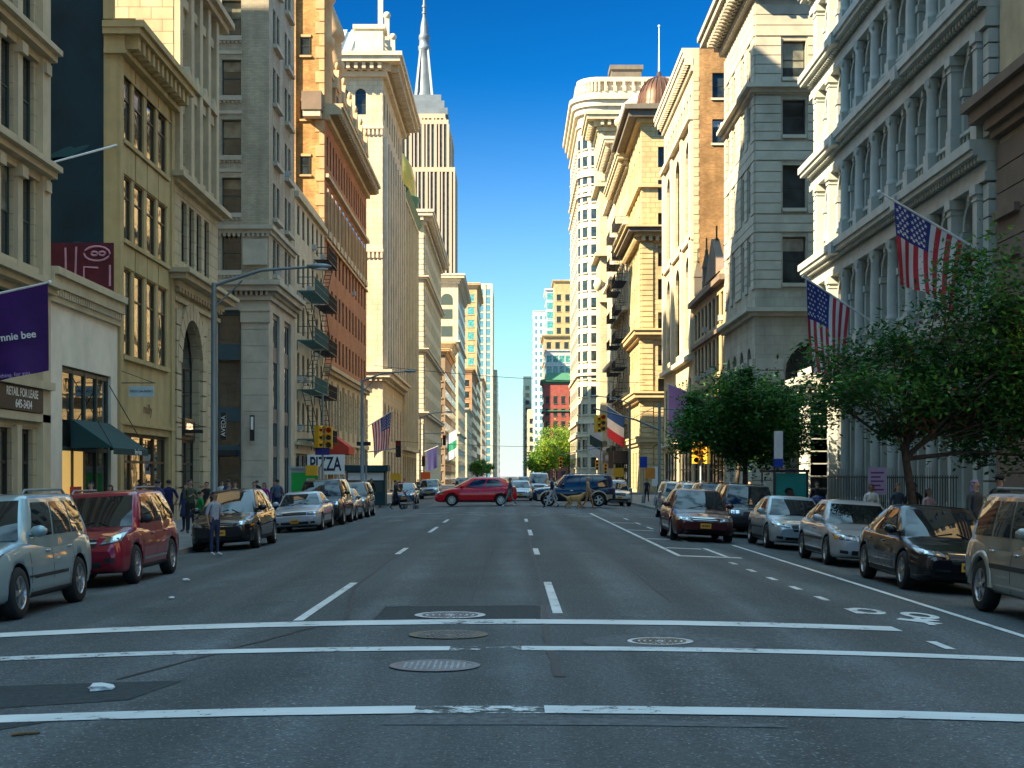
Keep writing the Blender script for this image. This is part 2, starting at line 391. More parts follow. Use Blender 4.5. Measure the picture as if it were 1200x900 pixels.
def spread(u0, u1, n, w): 
    st = (u1-u0)/n
    return [(u0+st*(i+.5), w) for i in range(n)]
class Bld:
    def __init__(s, name, label, sg, Y0, Y1, H, depth, mats, cat='building', X=15.25, group=None):
        s.ac = 0; s.sg = sg; s.L = Y1-Y0-.03; s.H = H; s.D = depth; s.mats = mats
        s.root = empty(name, label, cat, (sg*X, Y0, GZ), group=group)
        s.mb = MB(); s.cb = MB(); s.st = Face(s, 'st'); s.so = Face(s, 's')
        s.x0, s.x1 = (-depth, 0) if sg < 0 else (0, depth)
        x0, x1, L = s.x0, s.x1, s.L
        a, b = s.x0, s.x1; back = a if sg < 0 else b
        s.mb.add([(a, L, 0), (b, L, 0), (b, L, H), (a, L, H)], [(0, 1, 2, 3)], 0)
        s.mb.add([(back, 0, 0), (back, L, 0), (back, L, H), (back, 0, H)], [(0, 1, 2, 3)], 0)
        s.mb.add([(a, 0, H), (b, 0, H), (b, L, H), (a, L, H)], [(0, 1, 2, 3)], len(mats)-1)
    def band(s, v0, v1, p, mi=1, so=True, no=False, mb=None):
        """a projecting course right round the visible sides"""
        y0 = -p if so else .015; y1 = s.L+p if no else s.L-.015
        a, b = (s.x0+.02, p) if s.sg < 0 else (-p, s.x1-.02)
        (mb or s.cb).box(a, b, y0, y1, v0, v1, mi)
    def cornice(s, v, p=.9, h=1.2, mi=1, so=True, no=False, dent=.6):
        s.band(v, v+h*.25, p*.25, mi, so, no); s.band(v+h*.25, v+h*.55, p*.45, mi, so, no)
        s.band(v+h*.55, v+h*.8, p, mi, so, no); s.band(v+h*.8, v+h, p*1.12, mi, so, no)
        if dent:
            s.st.dentils(0, s.L, v+h*.25, v+h*.545, p*.85, dent, .45, mi, s.cb)
            if so: s.so.dentils(0, s.D, v+h*.25, v+h*.545, p*.85, dent, .45, mi, s.cb)
    def finish(s):
        s.mb.build('wall', s.mats, s.root)
        # one object per separate course: pieces that touch in height belong together
        it = sorted((min(v[2] for v in s.cb.v[a:b]), max(v[2] for v in s.cb.v[a:b]), (a, b, c, d)) for a, b, c, d in s.cb.calls)
        gs = []
        for lo, hi, cl in it:
            if gs and lo <= gs[-1][0]+.02: gs[-1][0] = max(gs[-1][0], hi); gs[-1][1].append(cl)
            else: gs.append([hi, [cl]])
        for _, cls in gs:
            m = MB()
            for a, b, c, d in cls:
                m.add(s.cb.v[a:b], [tuple(i-a for i in f) for f in s.cb.f[c:d]], 0); m.m[-(d-c):] = s.cb.m[c:d]
            m.build('cornice', s.mats, s.root)
# ================================================================== BUILDINGS, west side (left)
WR, WL = (R(90), 0, R(90)), (R(90), 0, R(-90))
WS = (R(90), 0, 0)
def fire_escape(F, u0, u1, levels, m, n1=1.15, ladder=True):
    for i, v in enumerate(levels):
        mb = MB()
        k = int((u1-u0)/.14)
        for j in range(k): F.box(u0+(u1-u0)*j/k, u0+(u1-u0)*j/k+.05, .03, n1, v, v+.03, 0, mb)
        for a, b, c, d in ((u0, u1, n1-.05, n1), (u0, u0+.05, .03, n1-.06), (u1-.05, u1, .03, n1-.06)):
            F.box(a, b, c, d, v-.07, v-.01, 0, mb); F.box(a, b, c, d, v+.95, v+1.0, 0, mb); F.box(a, b, c, d, v+.5, v+.53, 0, mb)
        k = int((u1-u0)/.22)
        for j in range(k): F.box(u0+.06+(u1-u0-.1)*j/k, u0+.085+(u1-u0-.1)*j/k, n1-.04, n1-.015, v+.03, v+.94, 0, mb)
        for a in (u0+.1, u1-.14): F.box(a, a+.04, .0, .05, v-.7, v-.08, 0, mb)
        o = mb.build('fire_escape_balcony', m, F.b.root)
        if ladder and i < len(levels)-1:
            lm = MB(); v2 = levels[i+1]; a, b = (u0+.25, u1-.7) if i % 2 else (u1-.7, u0+.25)
            for s in (.35, .85):
                lm.tube([F.P(a, s, v), F.P(b, s, v2)], .035, 5)
            st = 10
            for j in range(1, st): 
                u = a+(b-a)*j/st; z = v+(v2-v)*j/st; F.box(u-.1, u+.1, .36, .84, z, z+.03, 0, lm)
            lm.build('ladder', m, o)
def awning(F, u0, u1, v0, v1, n, m, parent=None, fr=.22):
    mb = MB(); P = F.P
    mb.add([P(u0, .05, v1), P(u1, .05, v1), P(u1, n, v0), P(u0, n, v0), P(u1, n, v0-fr), P(u0, n, v0-fr), P(u0, .05, v0), P(u1, .05, v0),
            P(u0, .08, v1-.06), P(u1, .08, v1-.06), P(u1, n-.03, v0-.05), P(u0, n-.03, v0-.05)],
           [(0, 1, 2, 3), (3, 2, 4, 5), (0, 3, 6), (1, 7, 2), (8, 9, 10, 11)], 0)
    return mb.build('awning', m, parent or F.b.root)
def shopfront(F, u0, u1, v1, n=3, fr=None, d=.3, door=None, g=None, v0=.45):
    """mullioned shop window filling a hole of the wall, optional door in bay number `door`"""
    fr = fr or DKFRAME; st = (u1-u0)/n; d *= F.df
    for i in range(n):
        mb = MB(); a, b = u0+st*i, u0+st*(i+1); base = .05 if i == door else v0
        for x in (a, b-.09): F.box(x, x+.09, -d-.04, -d+.06, 0, v1, 0, mb)
        F.box(a+.09, b-.09, -d-.04, -d+.05, v1-.14, v1, 0, mb); F.box(a+.09, b-.09, -d-.04, -d+.05, 0, base, 0, mb)
        t = min(2.5, v1*.68); F.box(a+.09, b-.09, -d-.03, -d+.05, t, t+.1, 0, mb)
        F.quad(a+.09, b-.09, base, v1-.14, -d, 1, mb)
        if i == door:
            for x in (a+.12, b-.24): F.box(x, x+.1, -d-.03, -d+.03, base, t, 0, mb)
        o = mb.build('door' if i == door else 'shop_window', [fr, g or GLD], F.b.root)
        if i == door:
            hm = MB(); F.box(b-.36, b-.32, -d+.03, -d+.09, .95, 1.35, 0, hm); hm.build('handle', STEEL, o)

# --- L1: cream store block with the lease sign
b = Bld('store_building', 'tall cream store building with paired sash windows at the left edge, above the lease sign', -1, 20, 47.4, 60, 5.5, [CREAM, CREAM2, TAR])
F = b.st
cols = [(u, 1.36) for u in (17.9, 19.8, 21.72, 23.65, 25.58)]
F.wall(0, 16.5, 0, 60, []); F.wall(16.5, 27.37, 36, 60, [])
F.rows(16.5, 27.37, 8.2, 36, cols, [(8.6+3.8*i, 2.85, 0) for i in range(7)], .32, fr=GNFRAME, sill=CREAM2)
F.rows(16.5, 27.37, 4.9, 8.2, cols, [(5.3, 2.45, 0)], .3, fr=GNFRAME)
gcols = [(u, 1.15) for u in (19.8, 21.72, 23.65, 25.58)]
F.wall(16.5, 27.37, 0, 4.9, [(c-.58, c+.58, 0, 3.45, 0) for c, w in gcols], .45)
for i, (c, w) in enumerate(gcols): shopfront(F, c-.58, c+.58, 3.45, 1, d=.45, door=0 if i == 1 else None)
for u in (16.9, 18.85, 20.76, 22.68, 24.6): F.box(u-.22, u+.22, -.05, .14, 8.2, 35, 1); F.box(u-.2, u+.2, -.05, .12, 0, 3.55, 1)
F.box(26.55, 27.34, -.05, .2, .0, 44, 1)
for i in range(8):
    v = 7.85+3.8*i
    b.band(v-.25, v, .12, so=False); b.band(v, v+.2, .42, so=False); b.band(v+.2, v+.38, .6, so=False)
b.mb.box(-45, -16, 2, 27.3, 0, 35, 0); b.mb.box(-5.4, -.012, -3.7, -.01, 0, 60, 0)  # unseen rear wing and end block, added to shade the mural and right pavement
b.band(3.7, 3.95, .2, so=False); b.band(4.75, 5.0, .35, so=False)
for u in (20.76, 22.68, 24.6, 26.9):
    for i in range(6): F.box(u-.26, u+.26, -.05, .3, 11.15+3.8*i, 11.5+3.8*i, 1)
b.finish()
mb = MB(); F.box(20.5, 26.45, .02, .24, 3.98, 4.72, 0, mb)
o = mb.build('lease_sign', SIGNB, None, b.root.location); tag(o, 'black retail lease sign with white telephone number on the cream store building', 'sign')
text('lettering', 'RETAIL FOR LEASE', .36, SIGNW, o, (.245, 24.5, 4.52), WR, sx=.98, bold=.006)
text('lettering', '645-3434', .36, SIGNW, o, (.245, 24.6, 4.17), WR, sx=1.1, bold=.006)

# --- L2: low white shop
b = Bld('shop_building', 'low white single storey shop with dark mullioned window and green awning', -1, 47.43, 56.1, 8.75, 36, [WHITEST, CREAM2, TAR])
F = b.st
F.wall(0, b.L, 0, 8.75, [(1.75, 7.75, 0, 5.75, 0)], .5)
F.quad(1.75, 7.75, 0, 5.75, -1.1, 2)
mb = MB()
for i in range(5):
    u = 1.8+5.8*i/4; F.box(u, u+.12, -.24, -.1, 0, 5.7, 0, mb)
for v in (2.85, 5.55): F.box(1.93, 7.6, -.23, -.11, v, v+.14, 0, mb)
F.box(1.93, 7.6, -.23, -.11, 0, .4, 0, mb)
mb.build('shop_window_frame', GNFRAME, b.root)
for i in range(4):
    mb = MB(); u = 1.92+5.8*i/4
    F.quad(u, u+1.33, 2.99, 5.55, -.17, 0, mb)
    F.quad(u, u+1.33, .4, 2.85, -.17, 1 if i in (0, 1) else 0, mb)
    mb.build('shop_window', [GLD, WARML], b.root)
a = awning(F, 2.6, 7.4, 2.95, 3.95, 1.5, GREENAW)
text('lettering', 'hey kou', .3, SIGNW, a, (1.515, 5.9, 2.85), WR)
mb = MB()
for u in (2.7, 7.3): mb.tube([F.P(u, .05, 5.4), F.P(u, 1.45, 2.98)], .018, 5)
mb.build('awning_rod', BLACKM, b.root)
mb = MB(); F.box(2.9, 4.2, -.09, -.07, .55, 1.6, 0, mb); o = mb.build('sale_poster', mat('red_poster', (.5, .03, .03), rough=.5), b.root)
text('lettering', 'SALE', .4, SIGNW, o, F.P(3.55, -.06, 1.1), WR)
b.band(7.75, 7.95, .14, so=False); b.band(8.2, 8.6, .3, so=False); b.band(8.6, 8.85, .42, so=False)
F.dentils(0, b.L, 7.95, 8.2, .24, .26, .5, 1, b.cb)
b.finish()

# --- L3: olive painted loft with brown windows and dark mural on the party wall
b = Bld('loft_building', 'narrow olive painted loft building with brown window groups and dark mural side wall', -1, 56.13, 65.3, 19.3, 34, [OLIVE, OLIVE, TEALM, CLOUD, TAR])
F = b.st; S = b.so
S.quad(0, .55, 0, 19.3, 0, 0); S.quad(.55, 34, 0, 21.6, 0, 2); b.mb.box(-34, -.55, .02, .6, 19.3, 21.6, 2)
random.seed(3)
for cx, cz, w, h, tl in ((3.3, 14.0, 2.4, .34, .25), (2.1, 14.4, 1.5, .3, .4), (3.4, 9.6, 2.6, .42, .1), (2.2, 10.6, 1.6, .34, .5), (4.6, 15.6, 1.3, .4, .3)):
    poly = []
    for k in range(22):
        t = 2*math.pi*k/22; r = 1+.22*math.sin(3*t+cx)+.16*math.sin(5*t+cz)
        x, z = w*.5*r*math.cos(t), h*.8*r*math.sin(t); poly.append((cx-x, cz+z+x*tl))
    b.mb.add([S.P(u, .004, v) for u, v in poly], [tuple(range(22))], 3)
grp = [(1.35, 1.35), (3.2, 1.5), (5.2, 1.5), (7.15, 1.5)]
holes = [(c-w/2, c+w/2, v, v+h, 0) for c, w in grp for v, h in ((15.2, 2.5), (11.3, 2.5), (6.75, 3.4))]
F.wall(0, b.L, 4.1, 19.3, holes, .3)
for c, w in grp:
    for v, h in ((15.2, 2.5), (11.3, 2.5), (6.75, 3.4)): F.window(c, v, w, h, 'transom', fr=BRFRAME, depth=.24, blind=rnd.choice((0, 0, 0, 1)))
for v, h in ((15.2, 2.5), (11.3, 2.5), (6.75, 3.4)): F.box(.45, 8.1, -.05, .14, v-.2, v-.03, 1)
for v0, v1 in ((13.85, 14.95), (10.2, 11.05), (17.75, 18.3)):
    for i in range(4): F.box(.6+i*1.9, 2.35+i*1.9, -.05, .05, v0, v1, 1)
F.box(0.02, .5, -.05, .1, 0, 18.3, 1); F.box(8.55, 9.1, -.05, .1, 0, 18.3, 1)
F.wall(0, b.L, 0, 4.1, [(.7, 8.3, 0, 3.7, 0)], .6)
shopfront(F, .7, 8.3, 3.7, 4, BRFRAME, .55, door=2)
text('lettering', 'milly', .6, BRFRAME, b.root, F.P(4.6, .01, 4.75), WR, sx=1.3)
b.band(4.0, 4.12, .12, so=False); b.band(17.7, 17.78, .06, so=False)
F.box(-.2, b.L, -.5, .35, 18.3, 18.5, 1, b.cb); F.dentils(0, b.L, 18.5, 19.0, .8, .75, .45, 1, b.cb); F.box(-.15, b.L, -.5, .3, 18.5, 19.0, 1, b.cb); F.box(-.35, b.L, -.5, .95, 19.0, 19.25, 1, b.cb); F.box(-.4, b.L, -.5, 1.1, 19.25, 19.5, 1, b.cb)
b.finish()
mb = MB(); S.box(.1, .5, .02, .25, 19.6, 21.2, 0, mb); mb.build('parapet_post', OLIVE, b.root)
# graffiti on the party wall just over the low shop roof
mb = MB(); RED = mat('dark_red_graffiti', (.09, .012, .02), var=.3); PINK = mat('pale_graffiti_line', (.55, .27, .33))
S.box(.15, 4.1, .006, .012, 8.9, 11.0, 0, mb)
def blob(pts): mb.tube([S.P(u, .02, 9.25+(v-8.9)*.74) for u, v in pts], .042, 6, 1)
C = lambda u, v, ru, rv, a0=0, a1=360, n=14: [(u+ru*math.cos(R(a0+(a1-a0)*i/n)), v+rv*math.sin(R(a0+(a1-a0)*i/n))) for i in range(n+1)]
blob(C(3.4, 9.95, .62, .95)); blob(C(3.4, 10.0, .2, .5)); blob(C(2.35, 10.1, .35, .8, 170, 370)); blob([(2.7, 11.0), (2.65, 10)]); blob([(2.02, 11.0), (2.0, 9.9)])
blob([(1.6, 11.05), (1.65, 9.2), (1.3, 9.2), (1.3, 10.0), (.75, 9.95)]); blob(C(.8, 10.7, .5, .38)); blob(C(.9, 10.7, .12, .1)); blob(C(.6, 10.7, .12, .1)); blob([(.3, 10.1), (.3, 9.0)])
o = mb.build('graffiti', [RED, PINK], None, b.root.location); tag(o, 'dark red graffiti tag with pink outlines on the mural wall above the white shop roof', 'graffiti')

# --- L4: sandstone building with arched doorway
b = Bld('arched_building', 'tall sandstone building with arched doorway, beside the olive loft', -1, 65.33, 75.2, 52, 40, [SAND, SAND2, TAR])
F = b.st; S = b.so
F.wall(0, b.L, 0, 11.2, [(1.0, 5.4, 0, 9.3, 1)], .9)
F.wall(0, b.L, 11.2, 15.4, [(1.6, 2.7, 11.9, 14.7), (3.2, 4.3, 11.9, 14.7), (4.8, 5.9, 11.9, 14.7), (6.6, 7.7, 11.9, 14.7)], .4)
for u in (2.15, 3.75, 5.35, 7.15): F.window(u, 11.9, 1.1, 2.8, depth=.4)
F.window(3.2, 4.6, 4.4, 4.7, arch=1, depth=.85, nx=3, fr=DKFRAME)
shopfront(F, 1.0, 5.4, 3.7, 3, d=.8, door=1)
mb = MB(); F.box(1.0, 5.4, -.38, -.2, 3.7, 4.6, 0, mb); o = mb.build('sign_band', DKFRAME, b.root)
mb = MB(); F.box(2.6, 4.4, -.2, -.05, 3.9, 4.7, 0, mb); o = mb.build('shop_sign', [mat('amber_sign_panel', (.09, .06, .03), rough=.4)], b.root)
text('lettering', 'AVEDA', .42, mat('lit_sign_letters', (.8, .6, .35), emit=((1, .7, .4), .5)), o, F.P(3.5, -.04, 4.3), WR)
for u in (0.02, 5.5, 8.3):
    F.courses(u, u+(.9 if u < 1 else (1.2 if u < 6 else .6)), 0, 9.6, .16, .75, .07)
N = 12
for i in range(N):
    a, c = math.pi*i/N, math.pi*(i+1)/N-.03
    P = lambda r, t, n: F.P(3.2+r*math.cos(t), n, 7.1+r*math.sin(t))
    b.mb.hexa([P(2.22, a, -.05), P(3.0, a, -.05), P(3.0, a, .2), P(2.22, a, .2), P(2.22, c, -.05), P(3.0, c, -.05), P(3.0, c, .2), P(2.22, c, .2)], 1)
b.band(9.9, 10.1, .15); b.band(10.5, 10.8, .3, no=True); b.band(10.8, 11.05, .75, no=True); b.band(11.05, 11.25, .95, no=True)
F.dentils(0, b.L, 10.3, 10.5, .3, .6, .5, 1, b.cb)
b.band(15.2, 15.4, .25, no=True); b.band(15.4, 15.65, .6, no=True)
cols = [(1.7, 1.05), (3.6, 1.05), (5.5, 1.05), (7.4, 1.05)]
F.rows(0, b.L, 15.4, 52, cols, [(16.3+3.9*i, 2.5, 0) for i in range(9)], .45)
for u in (.02, 2.35, 4.25, 6.15, 8.1): F.box(u, u+.62, -.05, .3, 15.7, 48, 1)
for u, w in cols:
    for i in range(9): F.box(u-.6, u+.6, -.05, .18, 15.75+3.9*i, 16.2+3.9*i, 1)
    P = F.P
    for v in (20.2, 27.9): b.mb.add([P(u-.85, .35, v), P(u+.85, .35, v), P(u, .35, v+.7), P(u-.85, -.05, v), P(u+.85, -.05, v), P(u, -.05, v+.7)], [(0, 1, 2), (3, 5, 4), (0, 2, 5, 3), (1, 4, 5, 2), (0, 3, 4, 1)], 1)
b.band(25.0, 25.3, .5, no=True); b.band(25.3, 25.6, .75, no=True)
S.rows(0, 40, 0, 52, [(2.3, 1.2), (5.2, 1.2)], [(20.6, 2.0, 0), (24.5, 2.0, 0)], .25)
b.cornice(50.5, 1.2, 1.8, no=True); b.finish()

# --- L5: grey brick corner building
b = Bld('corner_building', 'grey brick office building with tall stone corner pier behind the near street lamp', -1, 91, 101.7, 45, 24, [GREYST, GREYT, TAR]); b.ac = .12
F = b.st; S = b.so
zs = [(14.9, 2.2, 0), (18.5, 2.2, 0), (22.1, 2.25, 0), (25.85, 2.25, 0), (29.6, 2.25, 0), (33.3, 2.25, 0), (37, 2.25, 0)]
S.rows(0, 24, 13.2, 45, [(2.35, 1.22), (4.3, 1.22), (8, 1.3), (10, 1.3), (14, 1.3), (16, 1.3)], zs, .3, fr=GNFRAME)
F.rows(0, b.L, 13.2, 45, [(2.1, 1.0), (3.6, 1.0), (6.9, 1.0), (8.4, 1.0)], zs, .3, fr=GNFRAME)
for z, h, _ in zs:
    S.box(1.7, 5.0, -.05, .14, z-.32, z-.02, 1); S.box(1.7, 5.0, -.05, .06, z+h+.35, z+h+.55, 1)
    S.dentils(1.7, 5.0, z-.46, z-.34, .1, .25)
    for a in (1.5, 6.3): F.box(a, a+2.7, -.05, .3, z-.3, z-.05, 1)
b.band(17.2, 17.45, .12); b.band(17.45, 17.7, .3); S.dentils(0, 24, 17.0, 17.2, .12, .3, .5, 1, b.cb)
b.band(13.0, 13.3, .2); b.band(13.55, 13.9, .6); b.band(13.9, 14.2, .8)
S.dentils(0, 24, 13.3, 13.55, .38, .32, .5, 1, b.cb); F.dentils(0, b.L, 13.3, 13.55, .38, .32, .5, 1, b.cb)
S.wall(0, 24, 0, 13.2, [(1.75, 6.3, .6, 12.4, 0), (8.2, 13, .6, 12.4, 0), (15, 20, .6, 12.4, 0)], .5, 1); F.wall(0, b.L, 0, 13.2, [(1.6, 4.2, .6, 12.4), (6.2, 9, .6, 12.4)], .5, 1)
mb = MB()
for (Fa, a0, a1) in ((S, 1.75, 6.3), (S, 8.2, 13), (S, 15, 20), (F, 1.6, 4.2), (F, 6.2, 9)):
    for v0, v1 in ((3.2, 3.9), (5.4, 6.3), (9.3, 10.3), (12.1, 12.39)): Fa.box(a0, a1, -.5*Fa.df, -.3*Fa.df, v0, v1, 0, mb)
    for k in range(4): u = a0+(a1-a0-.14)*k/3; Fa.box(u, u+.14, -.5*Fa.df, -.36*Fa.df, .6, 12.1, 0, mb)
    Fa.quad(a0, a1, .6, 12.1, -.46*Fa.df, 1, mb)
mb.build('bay_window', [mat('blue_grey_frame', (.045, .085, .105), rough=.5), GL], b.root)
mb = MB(); S.box(2.0, 6.2, -.3, .5, 3.25, 3.6, 0, mb); mb.build('entrance_canopy', BLACKM, b.root)
S.courses(.02, 1.65, .9, 12.2, .12, 1.0, .02); S.box(-.1, 1.75, -.05, .3, 0, .9, 1); S.box(-.08, 1.75, -.05, .24, 11.6, 12.3, 1); S.box(-.12, 1.8, -.05, .32, 12.3, 12.6, 1)
S.box(.1, 1.6, -.05, .3, 15.2, 16.8, 1); S.ball if 0 else None
b.cornice(43.5, 1.2, 1.6); b.finish()
b.mb = MB()

# --- L6: cream tenement with fire escapes
b = Bld('tenement_building', 'narrow cream tenement with teal fire escapes next to grey corner building', -1, 101.73, 118, 22.6, 22, [mat('pale_painted_front', (.55, .47, .33), grime=.45), CREAM2, BROWNBR, TAR]); b.ac = .3
F = b.st; S = b.so
S.quad(0, 22, 0, 22.6, 0, 2)
F.rows(0, b.L, 4.3, 22.6, spread(.6, 15.6, 6, 1.1), [(5.2+3.5*i, 2.1, 0) for i in range(5)], .22, blind=0)
F.wall(0, b.L, 0, 4.3, [(.5, 7.5, 0, 3.6), (8.5, 15.7, 0, 3.6)], .4); shopfront(F, .5, 7.5, 3.6, 3, d=.35, door=1); shopfront(F, 8.5, 15.7, 3.6, 3, d=.35, door=2)
fire_escape(F, 1.0, 8.5, [4.6, 8.1, 11.6, 15.1], TEALI, 1.3); fire_escape(F, 9.8, 15.2, [4.6, 8.1, 11.6, 15.1, 18.6], BLACKM, 1.2)
b.band(4.2, 4.4, .25, so=False); b.band(21.6, 22.0, .3, so=False); b.finish()

# --- L8: red brick block with gabled roof
b = Bld('brick_building', 'red brick block with arched windows, heavy cornice and tall orange side wall', -1, 118.03, 152, 36.5, 30, [REDBR, TERRA, ORANGE, SAND2, TAR]); b.ac = .1
F = b.st; S = b.so
S.wall(0, 30, 0, 41, [(.0, 0.001, 0, .001)], .1, 2)
b.mb.box(-30, -.02, .01, .9, 36.5, 41, 2)
for q in range(30): S.box(.015, .75 if q % 2 else .45, -.04, .05, 11+q, 11.92+q, 1)
S.box(2.3, 3.3, -.05, .3, 20, 42.5, 2); S.box(2.2, 3.4, -.1, .4, 42.5, 43, 1)
for z in (26.5, 31, 36.2): S.window(1.55, z, .8, 1.5, depth=-.03, blind=0); S.box(1.05, 2.05, -.04, .14, z-.16, z, 1); S.box(1.1, 2.0, -.04, .08, z+1.5, z+1.7, 1)
cols = spread(.8, 33.2, 12, 1.25)
F.rows(0, b.L, 11, 26.6, cols, [(11.8, 2.1, 0), (15.5, 2.1, 0), (19.2, 2.0, 0)], .3, blind=0)
b.mb = b.mb
holes = [(c-.75, c+.75, 22.4, 26.2, 1) for c, w in cols]
F.rows(0, b.L, 26.6, 31.4, spread(.8, 33.2, 16, .9), [(27.6, 2.4, 0)], .3)
for c, w in cols:   # dark arched recesses of the arcade
    mb = MB(); n = 10; r = .7
    mb.add([F.P(c-r, .02, 22.5), F.P(c+r, .02, 22.5)]+[F.P(c+r*math.cos(math.pi*i/n), .02, 25.3+r*math.sin(math.pi*i/n)) for i in range(n+1)], [tuple(range(n+3))], 0)
    mb.build('arched_window', GL, b.root)
    for a in (c-1.05, c+.75): F.box(a, a+.3, -.05, .2, 22.2, 25.3, 1)
    F.box(c-.95, c+.95, -.05, .25, 21.6, 22.15, 3)
F.wall(0, b.L, 0, 11, [(c-.9, c+.9, 6.0, 9.6, 1) for c, w in spread(.8, 33.2, 8, 1.8)]+[(c-1.3, c+1.3, .3, 4.2, 0) for c, w in spread(.8, 33.2, 8, 1.8)], .5, 3)
for c, w in spread(.8, 33.2, 8, 1.8): F.window(c, 6, 1.8, 3.6, arch=1, depth=.45); shopfront(F, c-1.3, c+1.3, 4.2, 2, d=.45, v0=.5)
for i in range(9): F.courses(.05+i*4.1, .75+i*4.1, .2, 10, .2, .7, .06, 3)
b.band(4.7, 5.1, .3, 3, so=False); b.band(10.4, 10.7, .35, 3, so=False); b.band(10.7, 11.0, .6, 3, so=False)
b.band(26.3, 26.6, .35, 3, so=False); b.band(21.2, 21.4, .2, 1, so=False)
b.band(31.0, 31.4, .4, 3, so=False); b.band(31.4, 32.0, 1.1, 3, so=False); b.band(32.0, 32.3, 1.5, 3, so=False); F.dentils(0, b.L, 31.4, 31.98, 1.35, .9, .4, 3, b.cb)
gm_ = b.cb
for i in range(7):   # gabled attic dormers
    u = 2.6+i*4.9; P = F.P; b.cb = MB()
    F.box(u-1.3, u+1.3, -3, .15, 32.3, 35.2, 1, b.cb); F.box(u-.75, u+.75, .0, .2, 32.9, 34.7, 4, b.cb)
    b.cb.add([P(u-1.5, .3, 35.2), P(u+1.5, .3, 35.2), P(u, .3, 37.2), P(u-1.5, -3, 35.2), P(u+1.5, -3, 35.2), P(u, -3, 37.2)], [(0, 1, 2), (3, 5, 4), (0, 2, 5, 3), (1, 4, 5, 2), (0, 3, 4, 1)], 1)
    b.cb.ball(F.P(u, .1, 37.4), (.22, .22, .4), 8, 1); b.cb.build('gable_dormer', b.mats, b.root)
b.cb = gm_
b.finish()
mb = MB()
for u, hh in ((1.6, 42), (8.5, 41)):
    mb.lathe([(1.15, 31.4), (1.0, 33), (1.0, 37), (1.25, 37.3), (1.25, 38), (1.0, 38.2), (1.0, hh-1.2), (1.3, hh-.9), (1.2, hh-.3), (.0, hh+2.6)], 10, F.P(u, -.6, 0), 0)
mb.build('turret', TERRA, b.root)
mb = MB(); S.box(.2, 1.6, .02, 1.2, 31.0, 31.5, 0, mb); S.box(.1, 1.7, -.3, 1.3, 31.5, 33.0, 1, mb); mb.build('cornice_return', [LIMET, BROWNST], b.root)

# --- L9: tall cream tower with pleated roof
b = Bld('cream_building', 'tall cream stone building with bare side wall and zinc roof below the skyscraper', -1, 171, 202, 50.5, 34, [LIME, LIMET, TAR])
F = b.st; S = b.so
S.rows(0, 34, 0, 50.5, [(2.6, 1.3), (4.6, 1.0), (6.4, 1.0)], [(44.6, 3.1, 1)], .4, fr=GNFRAME)
for z in (42.9, 28.4): S.dentils(0, 34, z-.7, z, .2, .5, .5, 1); S.box(-.1, 34, -.05, .25, z, z+.35, 1)
cols = spread(1, 30, 8, 1.7)
F.rows(0, b.L, 13.5, 50.5, cols, [(15+4.2*i, 3.0, 0) for i in range(5)]+[(36.5, 5.5, 1), (44.6, 3, 1)], .6)
for i in range(9): F.box(.3+i*3.62, 1.4+i*3.62, -.05, .5, 14.8, 42, 1)
F.wall(0, b.L, 0, 13.5, [(c-1.1, c+1.1, .3, 5, 0) for c, w in spread(1, 30, 6, 2)]+[(c-1.1, c+1.1, 6.3, 10.8, 1) for c, w in spread(1, 30, 6, 2)], .5); S.quad(0, 34, 0, 0.01, 0)
for c, w in spread(1, 30, 6, 2): F.window(c, 6.3, 2.2, 4.5, arch=1, depth=.45, nx=2); shopfront(F, c-1.1, c+1.1, 5, 2, d=.45)
b.band(13.2, 13.6, .3); b.band(13.6, 14.2, .9); b.band(14.2, 14.5, 1.2); S.dentils(0, 34, 13.2, 13.6, .7, .6, .5, 1, b.cb)
b.cornice(49, 2.2, 2.4, no=True, dent=.9)
b.finish()
mb = MB()
for i in range(24):   # pleated metal roof slope
    u = -34+i*1.38; mb.hexa([(u, .6, 51.3), (u+.9, .6, 51.3), (u+.9, 12, 58), (u, 12, 58), (u, .6, 51.6), (u+.9, .6, 51.6), (u+.9, 12, 58.3), (u, 12, 58.3)], 0)
mb.add([(-34, .7, 51.3), (-.8, .7, 51.3), (-3, 12, 58), (-34, 12, 58)], [(0, 1, 2, 3)], 0); mb.add([(-.8, .7, 51.3), (-.8, 30, 51.3), (-3, 30, 58), (-3, 12, 58)], [(0, 1, 2, 3)], 0)
mb.build('roof', ZINC, b.root)
for u in (4, 13, 22):
    mb = MB(); F.box(u-1.4, u+1.4, -3.5, -.2, 51.2, 55.5, 0, mb); F.box(u-.25, u+.25, -.9, -.3, 55.5, 60, 0, mb); mb.ball(F.P(u, -.6, 60.4), .5, 8)
    mb.prism([(-3.8, u-1.6), (.1, u-1.6), (.1, u+1.6), (-3.8, u+1.6)], 55.5, 56, 0); mb.build('dormer', LIMET, b.root)
